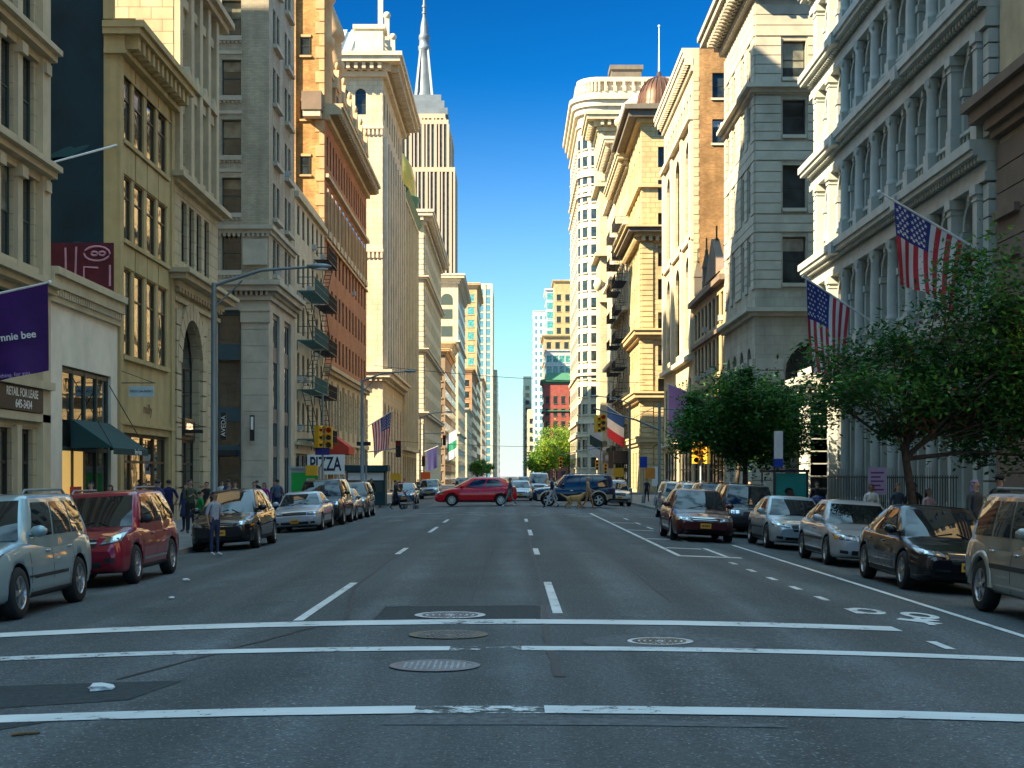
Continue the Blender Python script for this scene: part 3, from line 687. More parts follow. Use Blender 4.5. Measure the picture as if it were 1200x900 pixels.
# --- L10
b = Bld('mansard_building', 'pale office building with sloping dark green copper roof edge', -1, 202.03, 232, 42, 30, [CREAM, CREAM2, TAR])
F = b.st
F.rows(0, b.L, 6, 42, spread(.5, 29.5, 9, 1.5), [(7.2+3.9*i, 2.5, 0) for i in range(9)], .4)
for i in range(10): F.box(.1+i*3.25, .8+i*3.25, -.05, .35, 6, 40.5, 1)
F.wall(0, b.L, 0, 6, [(c-1.2, c+1.2, .3, 4.8, 0) for c, w in spread(.5, 29.5, 8, 2)], .5)
for c, w in spread(.5, 29.5, 8, 2): shopfront(F, c-1.2, c+1.2, 4.8, 2, d=.45)
b.band(5.6, 6.1, .6, so=False); b.band(40.6, 41, .4); b.finish()
mb = MB(); mb.add([(0.3, -.3, 41), (0.3, 30, 41), (.9, 30, 42), (.9, -.3, 42), (-2.5, -.3, 45), (-2.5, 30, 45), (-30, -.3, 42), (-30, -.3, 45), (-30, -.3, 41)], [(0, 1, 2, 3), (3, 2, 5, 4), (3, 4, 7, 6), (0, 3, 6, 8)], 0)
mb.build('roof', COPPERG, b.root)
# --- L11: beaux arts with gilded dome
b = Bld('domed_building', 'beaux arts building with gilded dome in front of the skyscraper', -1, 251, 312, 48, 30, [CREAM, LIMET, TAR])
F = b.st; S = b.so
for Fa, w in ((F, 60.5), (S, 30)):
    k = int(w/3.4); Fa.rows(0, b.L if Fa is F else 30, 5, 48, spread(.8, w, k, 1.4), [(6.5+3.7*i, 2.3, 0) for i in range(11)], .4)
    Fa.wall(0, b.L if Fa is F else 30, 0, 5, [])
    Fa.courses(.05, 1.2, .3, 44, .2, .9, .1)
for z in (12.5, 23.5, 36): b.band(z, z+.4, .6); b.band(z+.4, z+.6, .9)
b.cornice(45.5, 1.6, 2.4, no=True, dent=1.2); b.finish()
mb = MB(); c = (-6, 6.5, 0)
mb.lathe([(4.6, 47.5), (4.6, 50.5), (4.9, 50.7), (4.9, 51.2), (4.3, 51.4)], 20, c, 1); mb.lathe([(4.3, 51.3), (4.15, 54), (3.5, 56.8), (2.2, 59), (.7, 60.2), (.5, 61.5), (.0, 62.5)], 20, c, 0)
mb.build('dome', [GOLDM, COPPERG], b.root)

# --- far blocks, west side: windows are one mesh of panes with frames
def far_block(name, label, sg, Y0, L, X, H, W_, wall, trim, mats_win=None, fl=3.8, bay=2.8, ww=.5, wh=.58, cor=1.0, street=True, south=True, base=0, frame=0, pier=0., roofm=None, group=None, bands=()):
    b = Bld(name, label, sg, Y0, Y0+L, H, W_, [wall, trim, roofm or TAR], X=X, group=group)
    mb = MB()
    for Fa, w, on in ((b.st, b.L, street), (b.so, W_, south)):
        Fa.quad(0, w, 0, H, 0, 0)
        if not on: continue
        k = max(1, int(w/bay)); st = w/k; nf = int((H-1.5-base)/fl)
        for i in range(k):
            for j in range(nf):
                u = st*(i+.5); v = base+.9+j*fl; a = st*ww/2; h = fl*wh
                # recessed-looking opening: pane set between proud jambs, head and sill
                Fa.quad(u-a, u+a, v, v+h, .02, 0, mb)
                Fa.box(u-a-.12, u+a+.12, -.02, .22, v-.22, v, 1); Fa.box(u-a-.1, u+a+.1, -.02, .16, v+h, v+h+.2, 1)
            if pier: Fa.box(st*i-st*pier/2+.01, st*i+st*pier/2, -.02, .45, base, H-.5, 1)
    for z in bands: b.band(z, z+.5, .55)
    if cor: b.cornice(H-cor*1.4, cor, cor*1.5, dent=0, no=True)
    b.finish()
    o = mb.build('window_panes', mats_win or GLR, b.root, kind='stuff')
    return b
BROWN2 = brick('far_brown_brick', (.30, .20, .12), (.26, .17, .1), (.25, .2, .14), .5, .16, .02)
ORBR2 = brick('far_orange_brick', (.42, .20, .09), (.36, .17, .08), (.3, .2, .12), .5, .16, .02)
TANST = brick('tan_stone', (.46, .35, .18), (.42, .31, .16), (.3, .22, .12), 1.2, .6, .03)
GLBLUE = glass('blue_tower_glass', (.07, .2, .26), rough=.06, wav=.02)
GLGREEN = glass('green_tower_glass', (.06, .26, .24), rough=.06, wav=.02)
GLDARK = glass('dark_tower_glass', (.03, .05, .055), rough=.1, wav=.02)
far_block('office_block', 'low brown brick block beyond the gilded dome building', -1, 331, 34, 15.25, 31, 30, BROWN2, TERRA)
far_block('office_block', 'cream block with stepped cornice further along the left row of buildings', -1, 366, 26, 15.25, 36, 30, CREAM, CREAM2)
b = far_block('loft_tower', 'cream tower with big arched top window and deep cornice, left of street end', -1, 411, 60, 15.25, 59, 30, LIME, LIMET, fl=4.4, bay=5, ww=.42, south=False, bands=(14, 40), cor=1.8)
S = b.so; mb = MB()
for u in (3.2, 7.6):
    n = 10; r = 1.7
    mb.add([S.P(u-r, .03, 50.5), S.P(u+r, .03, 50.5)]+[S.P(u+r*math.cos(math.pi*i/n), .03, 52+r*math.sin(math.pi*i/n)) for i in range(n+1)], [tuple(range(n+3))], 0)
    for v, h in ((46.5, 2.8), (41.5, 3), (36, 3), (31, 3), (24, 3), (18, 3)): S.quad(u-1.6, u+1.6, v, v+h, .03, 0, mb)
mb.build('window_panes', GNFRAME, b.root)
far_block('white_block', 'white low block with grey windows below the orange brick one', -1, 491, 58, 15.25, 25, 30, LIME, LIMET, fl=4.2, bay=3.6, cor=.8)
far_block('brick_block', 'orange brick block at mid height near the left street end', -1, 552, 75, 15.25, 43, 30, ORBR2, TERRA, fl=4.4, bay=4, cor=1)
far_block('stone_tower', 'yellowish stone tower beside the blue glass tower on the left', -1, 632, 70, 15.25, 86, 32, TANST, YELLOWT, fl=5.5, bay=5, cor=1.4, mats_win=GLGREEN)
far_block('grey_block', 'dim grey block in front of blue glass tower base', -1, 735, 100, 15.25, 52, 30, GREYST, GREYT, fl=5, bay=5)
far_block('glass_tower', 'tall blue and white striped glass tower at the left of the street end', -1, 1100, 90, 15.25, 148, 26, LIMET, LIMET, mats_win=GLBLUE, fl=6, bay=4.4, ww=.62, wh=.8, cor=0, pier=.2)
far_block('dark_tower', 'dark slab tower nearest to the sky gap on the left', -1, 1500, 120, 15.25, 112, 20, GLDARK, GLDARK, mats_win=GL, fl=9, bay=6, cor=0)
far_block('pale_block', 'tiny pale block at the far left end of the street', -1, 1650, 150, 15.25, 75, 22, CREAM, CREAM2, fl=9, bay=7, cor=0)

# --- the skyscraper
root = empty('skyscraper', 'very tall limestone skyscraper with stepped crown and antenna spire against the blue sky', 'skyscraper', (-80, 1300, -.3))
SKW = mat('skyscraper_limestone', (.41, .325, .235), var=.06, vscale=.03); SKG = mat('skyscraper_window_strip', (.05, .06, .065), var=.5, vscale=.25, rough=.5)
SKM = mat('skyscraper_metal', (.16, .19, .21), rough=.5, metal=.3, var=.2, vscale=.1)
body = MB(); pier = MB()
for w0, w1, y0, y1, h in ((-52, 29, 0, 60, 279), (-49, 26, 3, 55, 310), (-23.5, 23, 1.5, 50, 322), (-46, 20, 4, 48, 328)):
    body.box(w0+.8, w1-.8, y0+.8, y1-.8, 0, h-1, 1); body.box(w0, w1, y0, y1, h-4, h, 0)
    n = int((w1-w0)/3.6)
    for i in range(n+1):
        x = w0+(w1-w0-1.7)*i/n; body.box(x, x+1.25+(1.1 if i % 3 == 0 else 0), y0+.02, y0+1.6, 0, h-4, 0)
    n = int((y1-y0)/3.6)
    for i in range(n+1):
        y = y0+(y1-y0-1.7)*i/n; body.box(w1-1.6, w1-.02, y, y+1.3, 0, h-4, 0)
for z in range(30, 310, 6): body.box(-48, 26.2, .9 if z < 270 else 3.7, 3.9, z, z+1.7, 2)
body.build('shaft', [SKW, SKG, mat('skyscraper_spandrel', (.15, .13, .11), var=.2)], root)
cr = MB()
for w, z0, z1 in ((22, 328, 334), (19, 334, 341), (16, 341, 347)): cr.box(-w, w, 24-w*.8, 24+w*.8, z0, z1, 0)
cr.build('crown', SKM, root)
m_ = MB(); m_.lathe([(8.5, 347), (7.4, 352), (6.4, 365), (5.4, 380), (4.8, 390), (5.6, 391), (5.6, 394), (4.6, 395), (4.6, 400), (5.2, 401), (5.0, 404), (3.8, 406), (3.6, 412), (2.4, 418), (2, 420)], 16, (0, 24, 0), 0)
for k in range(4):
    a = math.pi/4+k*math.pi/2; x, y = math.cos(a), math.sin(a)
    m_.hexa([(x*10.5-1.1, 24+y*10.5-1.1, 347), (x*10.5+1.1, 24+y*10.5-1.1, 347), (x*10.5+1.1, 24+y*10.5+1.1, 347), (x*10.5-1.1, 24+y*10.5+1.1, 347), (x*4.6-.8, 24+y*4.6-.8, 392), (x*4.6+.8, 24+y*4.6-.8, 392), (x*4.6+.8, 24+y*4.6+.8, 392), (x*4.6-.8, 24+y*4.6+.8, 392)], 1)
m_.build('mast', [SKM, ZINC], root)
m_ = MB(); m_.tube([(0, 24, 418), (0, 24, 432), (0, 24, 444), (0, 24, 462)], [1.7, 1.4, .9, .5], 8)
for z in (424, 430, 438): m_.lathe([(2.2, z), (2.2, z+1.6)], 10, (0, 24, 0))
m_.build('antenna', SKM, root)
# ================================================================== BUILDINGS, east side (right)
# --- R1: brownstone at the right edge
b = Bld('brownstone_building', 'brownstone building with heavy dark cornice at the right edge', 1, 18, 45.4, 30, 34, [SAND2, BROWNST, TAR])
F = b.st
F.wall(0, 12, 0, 30, [])
F.rows(12, b.L, 14.5, 30, [(15, 1.3), (19, 1.3), (23, 1.3)], [(16.2, 2.5, 0), (20.4, 2.5, 0), (24.6, 2.5, 0)], .35)
F.rows(12, b.L, 5, 14.5, [(15, 1.4), (19, 1.4), (23, 1.4)], [(6, 2.6, 0), (10, 2.6, 0)], .35)
F.wall(12, b.L, 0, 5, [(13, 20, .3, 4.2)], .4); shopfront(F, 13, 20, 4.2, 3, d=.35)
for v in (.4, 5.4): F.courses(24.2, b.L-.05, v, v+4.2 if v < 1 else 12.3, .12, .8, .04)
for v in (8.6, 9.9): F.box(25.2, 27.2, -.05, .3, v, v+.25, 1)
b.band(12.5, 12.75, .3, 1); b.band(12.75, 13.1, .5, 1); b.band(13.1, 13.5, .75, 1, no=True); b.band(13.5, 13.8, .95, 1, no=True)
b.band(5.0, 5.3, .3, 0, no=False); b.cornice(28.5, 1.0, 1.5); b.finish()

# --- R2: white cast-iron store palace
b = Bld('cast_iron_building', 'white cast iron building with tiers of columns and arched windows behind the flags', 1, 45.5, 72, 36, 40, [IRON, IRON, TAR])
F = b.st
lev = [(0, 7.1), (7.1, 12.4), (12.4, 17.25), (17.25, 21.8), (21.8, 26.0), (26.0, 30.0), (30, 33.8)]
nb = 9; pw = 1.35; st = (b.L-pw-.9)/nb
u0 = .9                                             # near end pilaster, far end rusticated pier
COLM = {}
for li, (v0, v1) in enumerate(lev):
    h = v1-v0; base = 1.05 if li else .9; cap = h-1.15; wt = cap-.2
    cols = [(u0+st*(i+.5), st-.9) for i in range(nb)]
    holes = [(c-w/2, c+w/2, v0+base, v0+wt, 1) for c, w in cols]
    F.wall(0, b.L, v0, v1, holes, 2.2)
    for c, w in cols:
        F.window(c, v0+base, w, wt-base, arch=1, depth=2.05, fr=DKFRAME, nx=1)
        # archivolt, keystone and colonnettes
        r = w/2; n = 10; t = v0+wt-r
        for i in range(n):
            a, e = math.pi*i/n, math.pi*(i+1)/n
            P = lambda rr, q, m: F.P(c+rr*math.cos(q), m, t+rr*math.sin(q))
            b.mb.hexa([P(r-.02, a, -.1), P(r+.17, a, -.1), P(r+.17, a, .1), P(r-.02, a, .1), P(r-.02, e, -.1), P(r+.17, e, -.1), P(r+.17, e, .1), P(r-.02, e, .1)], 1)
        F.box(c-.13, c+.13, -.05, .24, t+r-.06, t+r+.36, 1)
        for s in (-1, 1):
            x = c+s*(r+.08); F.box(x-.13, x+.13, -.5, .12, v0+base, t-.32, 1); F.box(x-.17, x+.17, -.3, .18, t-.3, t-.04, 1)
        if li:   # balustrade panel under the window
            F.box(c-w/2-.1, c+w/2+.1, -.02, .2, v0+.32, v0+.44, 1); F.box(c-w/2-.1, c+w/2+.1, -.02, .22, v0+.9, v0+1.02, 1)
            for q in range(5): x = c-w/2+.1+q*(w-.2)/4; F.box(x-.06, x+.06, .02, .15, v0+.45, v0+.9, 1)
        else: F.box(c-w/2, c+w/2, -.3, -.1, .05, .9, 1)
    for i in range(nb+1):
        u = u0+st*i; rnd_col = 2 <= i <= 7
        F.box(u-.3, u+.3, -.05, .5, v0+.3, v0+base-.02, 1)
        key = (li, rnd_col)
        if key not in COLM:
            m = MB(); z1 = cap-base
            if rnd_col:
                m.lathe([(.27, 0), (.27, .1), (.24, .16), (.235, .2), (.225, z1*.5), (.195, z1-.5), (.22, z1-.46), (.2, z1-.42), (.27, z1-.16), (.31, z1-.08), (.31, z1)], 16)
                if li == 0:
                    for q in range(16): a = 2*math.pi*q/16; m.tube([(.235*math.cos(a), .235*math.sin(a), .2), (.235*math.cos(a), .235*math.sin(a), 1.4)], .022, 5)
            else:
                for a, z0, zz in ((.25, 0, .2), (.21, .2, z1-.5), (.25, z1-.5, z1-.42), (.22, z1-.42, z1-.3), (.3, z1-.3, z1)): m.box(-a, a, -a, a, z0, zz)
            for q in range(4):
                a = math.pi/4+q*math.pi/2; m.ball((.25*math.cos(a), .25*math.sin(a), z1-.2), (.08, .08, .14), 6)
            COLM[key] = m.mesh('column', IRON)
        link('column', COLM[key], b.root, F.P(u, .24, v0+base))
    F.courses(b.L-pw, b.L-.02, v0+.3, v0+cap, .3, .52, .06)
    for s in (.35,): F.box(b.L-pw-.02, b.L-.04, -.05, .34, v0+cap-.25, v0+cap+.02, 1)
    F.courses(.02, .55, v0+.3, v0+cap, .3, .52, .06)
    # entablature
    b.band(v0+cap+.02, v0+cap+.3, .42, so=False, no=True); b.band(v0+cap+.3, v0+cap+.62, .36, so=False, no=True)
    F.dentils(0, b.L, v0+cap+.62, v0+cap+.8, .62, .32, .5, 1, b.cb)
    b.band(v0+cap+.62, v0+cap+.8, .5, so=False, no=True); b.band(v0+cap+.8, v0+cap+.98, .8, so=False, no=True); b.band(v0+cap+.98, v0+h+.14, .9, so=False, no=True)
    for i in (3, 7): F.box(u0+st*i-.34, u0+st*i+.34, -.05, .98, v0+cap+.7, v0+cap+1.2, 1)
F.wall(0, b.L, 33.8, 36, [])
# low stone portal pavilion at the far corner
F.box(b.L-2.2, b.L-.03, -.05, .9, 0, 6.0, 0); F.box(b.L-2.5, b.L+.3, -.05, 1.35, 6.0, 6.35, 1); F.box(b.L-2.7, b.L+.5, -.05, 1.7, 6.35, 6.7, 1); F.courses(b.L-2.2, b.L, .2, 5.6, 1.0, .62, .06)
b.finish()
mb = MB()
for k in range(78): F.box(.5+k*.29, .525+k*.29, 1.15, 1.175, .12, 2.0, 0, mb)
for v in (.2, 1.9): F.box(.4, 23.0, 1.13, 1.195, v, v+.05, 0, mb)
mb.build('railing', BLACKM, b.root)

# --- R3: rusticated grey corner building
b = Bld('rusticated_building', 'pale banded stone corner building with half its front in shade', 1, 91, 103.7, 33.6, 36, [GREYLIME, GREYLT, TAR])
F = b.st; S = b.so
rw = [(14.1, 2.9, 0), (18.8, 2.7, 0), (23.4, 2.2, 0), (27.0, 2.3, 0)]
S.rows(0, 36, 12.3, 33.6, [(2.45, 1.45), (4.9, 1.45), (7.4, 1.45), (12, 1.45), (16, 1.45)], rw, .35)
F.rows(0, b.L, 12.3, 33.6, [(1.9, 1.1), (4.4, 1.1), (8.3, 1.1), (10.8, 1.1)], rw, .35)
for z, h, _ in rw:
    for Fa, w in ((S, 9.5), (F, b.L-.02)):
        segs = [(.02, 1.6), (3.3, 4.05), (5.75, 6.6), (8.2, 9.5)] if Fa is S else [(.02, 1.2), (2.6, 3.7), (5.1, 7.6), (9.0, 10.1), (11.5, 12.6)]
        for a, e in segs: Fa.courses(a, e, z-.35, z+h+.25, .1, .62, .05)
    for a, e in ((1.7, 3.2), (4.15, 5.65), (6.7, 8.1)): S.box(a, e, -.05, .2, z-.25, z-.03, 1)
for z0, z1 in ((17.3, 18.4), (21.8, 23.0), (25.9, 26.6), (29.6, 31.6)):
    for Fa, w in ((S, 35.9), (F, b.L-.03)): Fa.courses(.02, w, z0, z1, .1, .6, .05)
for z in (12.0, 26.0): b.band(z, z+.25, .3); b.band(z+.25, z+.5, .65)
S.wall(0, 36, 0, 12.3, [(1.9, 5.7, 0, 10.4, 1), (8, 11.8, 0, 10.4, 1), (14, 17.8, 0, 10.4, 1)], .6); F.wall(0, b.L, 0, 12.3, [(1.6, 3.1, 4, 10.2, 1), (4.6, 6.1, 4, 10.2, 1), (7.6, 9.1, 4, 10.2, 1), (10.4, 11.9, 4, 10.2, 1)], .6)
for c in (3.8, 9.9, 15.9): S.window(c, 6.2, 3.8, 4.2, arch=1, depth=.55, nx=3); shopfront(S, c-1.9, c+1.9, 6.2, 2, d=.55, door=1)
for c in (2.35, 5.35, 8.35, 11.15): F.window(c, 4, 1.5, 6.2, arch=1, depth=.55)
for a, e in ((.02, 1.75), (5.85, 7.8), (12, 13.8)): S.courses(a, e, .2, 9.4, .2, .75, .06)
for a in (.02, 3.4, 6.4, 9.4): F.courses(a, a+1.05, .2, 9.4, .2, .75, .06)
b.cornice(32, 1.6, 1.8, no=True, dent=.7); b.finish()

# --- R4: low brown building with gothic finials
b = Bld('gothic_building', 'low brown shopfront building with pointed finials between the pale corner and tall brick side wall', 1, 103.73, 122, 17, 24, [mat('brown_sandstone', (.40, .29, .17), grime=.45), BROWNST, TAR]); b.ac = .2
F = b.st
F.rows(0, b.L, 4.6, 17, spread(.6, 17.8, 8, 1.3), [(5.6, 2.6, 0), (9.7, 2.6, 0), (13.2, 2.2, 0)], .3)
F.wall(0, b.L, 0, 4.6, [(.6, 8.6, .2, 3.8), (9.6, 17.6, .2, 3.8)], .4); shopfront(F, .6, 8.6, 3.8, 4, d=.35, door=1); shopfront(F, 9.6, 17.6, 3.8, 4, d=.35, door=2)
b.so.quad(0, 24, 0, 17, 0)
b.band(4.2, 4.6, .4); b.band(8.7, 9.0, .25); b.band(12.5, 12.8, .25); b.band(16.0, 16.4, .5); b.finish()
mb = MB()
for u in (.6, 6.5, 12.2, 17.6):
    F.box(u-.3, u+.3, -.6, .0, 17.0, 18.6, 0, mb); P = F.P
    mb.add([P(u-.35, .05, 18.6), P(u+.35, .05, 18.6), P(u+.35, -.65, 18.6), P(u-.35, -.65, 18.6), P(u, -.3, 20.4)], [(0, 1, 4), (1, 2, 4), (2, 3, 4), (3, 0, 4), (0, 3, 2, 1)], 0)
    F.box(u-.25, u+.25, -.4, -.2, 19.9, 20.05, 0, mb); F.box(u-.05, u+.05, -.36, -.24, 20.0, 21, 0, mb)
mb.build('finial', DARKST, b.root)
mb = MB(); P = F.P
mb.add([P(2.5, .1, 17), P(10.5, .1, 17), P(6.5, .1, 20), P(2.5, -.5, 17), P(10.5, -.5, 17), P(6.5, -.5, 20)], [(0, 1, 2), (3, 5, 4), (0, 2, 5, 3), (1, 4, 5, 2), (0, 3, 4, 1)], 0); mb.build('gable', BROWNST, b.root)

# --- R5: white front, tall brown brick side wall
b = Bld('brick_sided_building', 'tall building with white arched front and brown brick side wall with two windows', 1, 122.03, 145.5, 38, 30, [CREAM, LIMET, BROWNBR, TAR])
F = b.st; S = b.so
S.quad(0, .5, 0, 38, 0, 0)
hol = [(1.55, 2.95, 29.9, 32.2), (1.55, 2.95, 33.9, 36.1-.05)]
S.wall(.5, 30, 0, 38, [(1.6, 2.9, 30.0, 32.0), (1.6, 2.9, 33.8, 35.9)], .3, 2)
S.window(2.25, 30.0, 1.3, 2.0, depth=.25, blind=1); S.window(2.25, 33.8, 1.3, 2.1, depth=.25, blind=0)
S.box(1.5, 3.0, -.05, .12, 29.8, 29.98, 1); S.box(1.5, 3.0, -.05, .12, 33.6, 33.78, 1)
S.courses(.0, .45, 0, 36, .03, .8, .4, 0)
mb = MB(); S.box(2.3, 2.75, .0, .4, 31.3, 31.65, 0, mb); mb.build('air_conditioner', SIGNW, b.root)
cs = [(4, 3.2), (11.7, 3.6), (19.4, 3.2)]
F.wall(0, b.L, 12, 38, [(c-w/2, c+w/2, 13, 21, 1) for c, w in cs]+[(c-w/2, c+w/2, 23, 31, 1) for c, w in cs]+[(c-.5, c+.5, 33, 34.6) for c, w in spread(1, 22.4, 10, 1)], .7)
for c, w in cs:
    for v in (13, 23): F.window(c, v, w, 8, arch=1, depth=.65, nx=3)
for c, w in spread(1, 22.4, 10, 1): F.window(c, 33, 1.0, 1.6, depth=.4)
F.rows(0, b.L, 5, 12, spread(1, 22.4, 8, 1.5), [(6, 4.4, 0)], .4); F.wall(0, b.L, 0, 5, [(1, 11, .2, 4.3), (12, 22.4, .2, 4.3)], .4); shopfront(F, 1, 11, 4.3, 4, d=.35, door=2); shopfront(F, 12, 22.4, 4.3, 4, d=.35)
for u in (.1, 6.6, 14.6, 21.9): F.box(u, u+1.2, -.05, .25, 12.3, 32, 1)
b.band(4.8, 5.2, .4, so=False); b.band(11.8, 12.2, .5, so=False); b.band(21.9, 22.2, .25, so=False); b.band(32, 32.4, .45, so=False)
b.cornice(36.1, .85, 1.9, so=False, no=True, dent=.8); b.finish()
mb = MB(); S.box(2.0, 7, -3, -.5, 37.9, 39.6, 0, mb); S.box(1.9, 7.1, -3.1, -.4, 39.6, 39.8, 1, mb); mb.build('bulkhead', [BROWNBR, TERRA], b.root)

# --- R6: copper domed yellow stone building (next block)
b = Bld('copper_domed_building', 'yellow banded stone building with brown copper dome and flagpole', 1, 171, 190, 45.5, 30, [YELLOWST, YELLOWT, DARKST, TAR])
F = b.st; S = b.so
for Fa, w in ((F, b.L), (S, 30)):
    k = max(2, int(w/3.4)); Fa.rows(0, w, 6, 45.5, spread(.8, w-.6, k, 1.25), [(7.2+3.9*i, 2.4, 0) for i in range(9)]+[(42.2, 2.0, 0)], .4)
    Fa.wall(0, w, 0, 6, [(c-1.1, c+1.1, .3, 4.8) for c, _ in spread(1, w-1, max(2, k-1), 2)], .5)
    for c, _ in spread(1, w-1, max(2, k-1), 2): shopfront(Fa, c-1.1, c+1.1, 4.8, 2, d=.45)
    Fa.courses(.02, 1.35, .3, 29.5, .16, .62, .09); Fa.courses(1.5, 2.6, .3, 12, .1, .62, .09)
for z, p in ((5.6, .5), (10.8, .9), (18.2, .9), (30.2, 1.6)): b.band(z, z+.4, p*.5); b.band(z+.4, z+.9, p, 2 if z > 25 else 1); b.band(z+.9, z+1.1, p*1.2, 1)
S.dentils(0, 30, 29.7, 30.2, .9, .8); F.dentils(0, b.L, 29.7, 30.2, .9, .8)
b.band(36, 36.3, .4); b.band(43.6, 44.0, .6); b.band(44.0, 44.8, 1.6, 2, no=True); b.band(44.8, 45.4, 2.1, 2, no=True)
b.finish()
c = (2.9, 8, 1.6); mb = MB()
mb.lathe([(2.9, 43.6), (2.9, 45.2), (2.75, 45.3), (2.72, 46.2), (2.5, 47.4), (2.05, 48.4), (1.4, 49.15), (.6, 49.5), (.3, 49.6), (.25, 50.2), (0, 50.4)], 24, c)
for k in range(24):
    a = 2*math.pi*k/24; mb.tube([(c[0]+r*math.cos(a), c[1]+r*math.sin(a), z+c[2]) for r, z in ((2.77, 45.3), (2.74, 46.2), (2.52, 47.42), (2.07, 48.43), (1.42, 49.18), (.62, 49.53))], .06, 4)
o = mb.build('dome', COPPERB, b.root)
mb = MB(); mb.tube([(2.9, 8, 51.9), (2.9, 8, 57.5)], [.12, .05], 6); mb.ball((2.9, 8, 57.5), .16, 8); mb.build('flagpole', SIGNW, b.root)

# --- R7: fire escape building
b = Bld('fire_escape_building', 'pale narrow building with black fire escapes and grimy side, beyond the copper dome', 1, 190.03, 215, 44, 30, [SAND, CREAM2, BROWNBR, TAR])
F = b.st; b.so.quad(0, 30, 0, 44, 0, 2)
F.rows(0, b.L, 4.8, 44, spread(.5, 24.4, 9, 1.2), [(5.6+3.8*i, 2.3, 0) for i in range(10)], .3); F.wall(0, b.L, 0, 4.8, [(1, 12, .2, 4), (13, 24, .2, 4)], .4); shopfront(F, 1, 12, 4, 4, d=.35); shopfront(F, 13, 24, 4, 4, d=.35)
fire_escape(F, 2, 9, [5+3.8*i for i in range(9)], BLACKM, 1.6); fire_escape(F, 13, 20, [5+3.8*i for i in range(9)], BLACKM, 1.6)
for z in (12.4, 23.8, 35): b.band(z, z+.5, .7, so=False)
b.cornice(42.3, 1.5, 1.8, dent=.9); b.finish()
mb = MB(); F.box(.2, 24, .02, 1.9, 3.7, 5.3, 0, mb); o = mb.build('shop_banner', SIGNB, None, b.root.location); tag(o, 'long black shop sign board with white lettering below the fire escapes', 'sign')
text('lettering', 'HOME FURNISHINGS', 1.1, SIGNW, o, (-1.92, 12, 4.5), WL)
mb = MB(); mb.box(-2.6, -1.95, .3, .45, 3.0, 5.3, 0); mb.build('sign_end_panel', SIGNB, o)
# --- R8
b = Bld('ornate_white_building', 'white building with carved upper storeys and pale green roof next to the fire escapes', 1, 215.03, 232, 52, 30, [LIME, LIMET, TAR])
F = b.st; S = b.so
for Fa, w in ((F, b.L), (S, 30)):
    Fa.rows(0, w, 0, 52, spread(.6, w-.4, max(3, int(w/3.3)), 1.3), [(2+4.1*i, 2.6, 0) for i in range(11)]+[(47.5, 3, 1)], .4)
for z in (6, 18.5, 31, 43.5): b.band(z, z+.5, .8)
S.courses(.02, 1.3, 1, 43, .25, .8, .12)
b.cornice(50, 1.6, 2, no=True, dent=1); b.finish()
mb = MB(); mb.lathe([(3.4, 51.9), (3.4, 55), (3.8, 55.2), (3.8, 55.7), (3.2, 56), (2.6, 58), (1, 59.4), (0, 60)], 16, (4, 4, 0)); mb.build('cupola', LIMET, b.root)
# --- R9
b = Bld('cream_loft_building', 'tall cream loft building with pilastered top floors in front of the rounded tower', 1, 251, 262, 64.5, 30, [CREAM, CREAM2, TAR])
for Fa, w in ((b.st, b.L), (b.so, 30)):
    Fa.rows(0, w, 0, 64.5, spread(.6, w-.4, max(2, int(w/3.6)), 1.3), [(2+4.2*i, 2.6, 0) for i in range(12)]+[(54.5, 6.5, 0)], .4)
    for i in range(int(w/3.6)+1): Fa.box(.05+i*w/int(w/3.6)*.97, .75+i*w/int(w/3.6)*.97, -.05, .4, 53, 61.5, 1)
for z in (8, 40, 52): b.band(z, z+.6, .9)
b.cornice(61.6, 2.4, 3, no=True, dent=1.2); b.finish()
mb = MB(); mb.box(-.25, 1.6, -.9, .0, 32, 34.5, 0); mb.ball((-.3, -.4, 35), (.9, .9, 1.2), 8, 0); mb.build('carved_bracket', CREAM2, b.root)

# --- R10: wedge tower with rounded corner
root = empty('wedge_tower', 'tall pale tower with rounded corner, curved cornice and balustrade against the sky', 'tower', (15.25, 331, GZ))
def outline(o, y1=48, rr=5.0, n=14, dx=26):
    pts = [(-o, y1)]
    for i in range(n+1):
        a = math.pi + math.pi/2*i/n; pts.append((rr+(rr+o)*math.cos(a), rr+(rr+o)*math.sin(a)))
    return pts+[(dx, -o), (dx, y1)]
mb = MB(); mb.prism(outline(0), 0, 88, 0)
for z in (11, 14, 25, 66, 70.5, 82): mb.prism(outline(.45), z, z+.6, 1)
mb.build('wall', [LIME, LIMET], root)
mb = MB(); mb.prism(outline(.8), 84.8, 86.2, 0); mb.prism(outline(1.4), 86.2, 87.6, 0); mb.prism(outline(2.0), 87.6, 88.6, 0); mb.build('cornice', LIMET, root)
mb = MB(); mb.prism(outline(.3), 88.6, 89.8, 0); mb.prism(outline(.3), 92, 93, 0); mb.prism(outline(-.3), 89.8, 92, 0)
ol = outline(.4, n=10)
for (xa, ya), (xb, yb) in zip(ol[:-2], ol[1:-1]):
    k = max(1, int(math.hypot(xb-xa, yb-ya)/2))
    for q in range(k): x, y = xa+(xb-xa)*(q+.5)/k, ya+(yb-ya)*(q+.5)/k; mb.box(x-.25, x+.25, y-.25, y+.25, 89.8, 92, 0)
mb.build('balustrade', LIMET, root)
wins = []
for j in range(19):
    z = 4+4.05*j
    for k in range(11): wins.append((0, 7+k*3.7, R(-90), z))
    for a in (198, 225, 252): wins.append((5+5*math.cos(R(a)), 5+5*math.sin(R(a)), R(a-270), z))
    for k in range(2): wins.append((7+k*3.6, 0, 0, z))
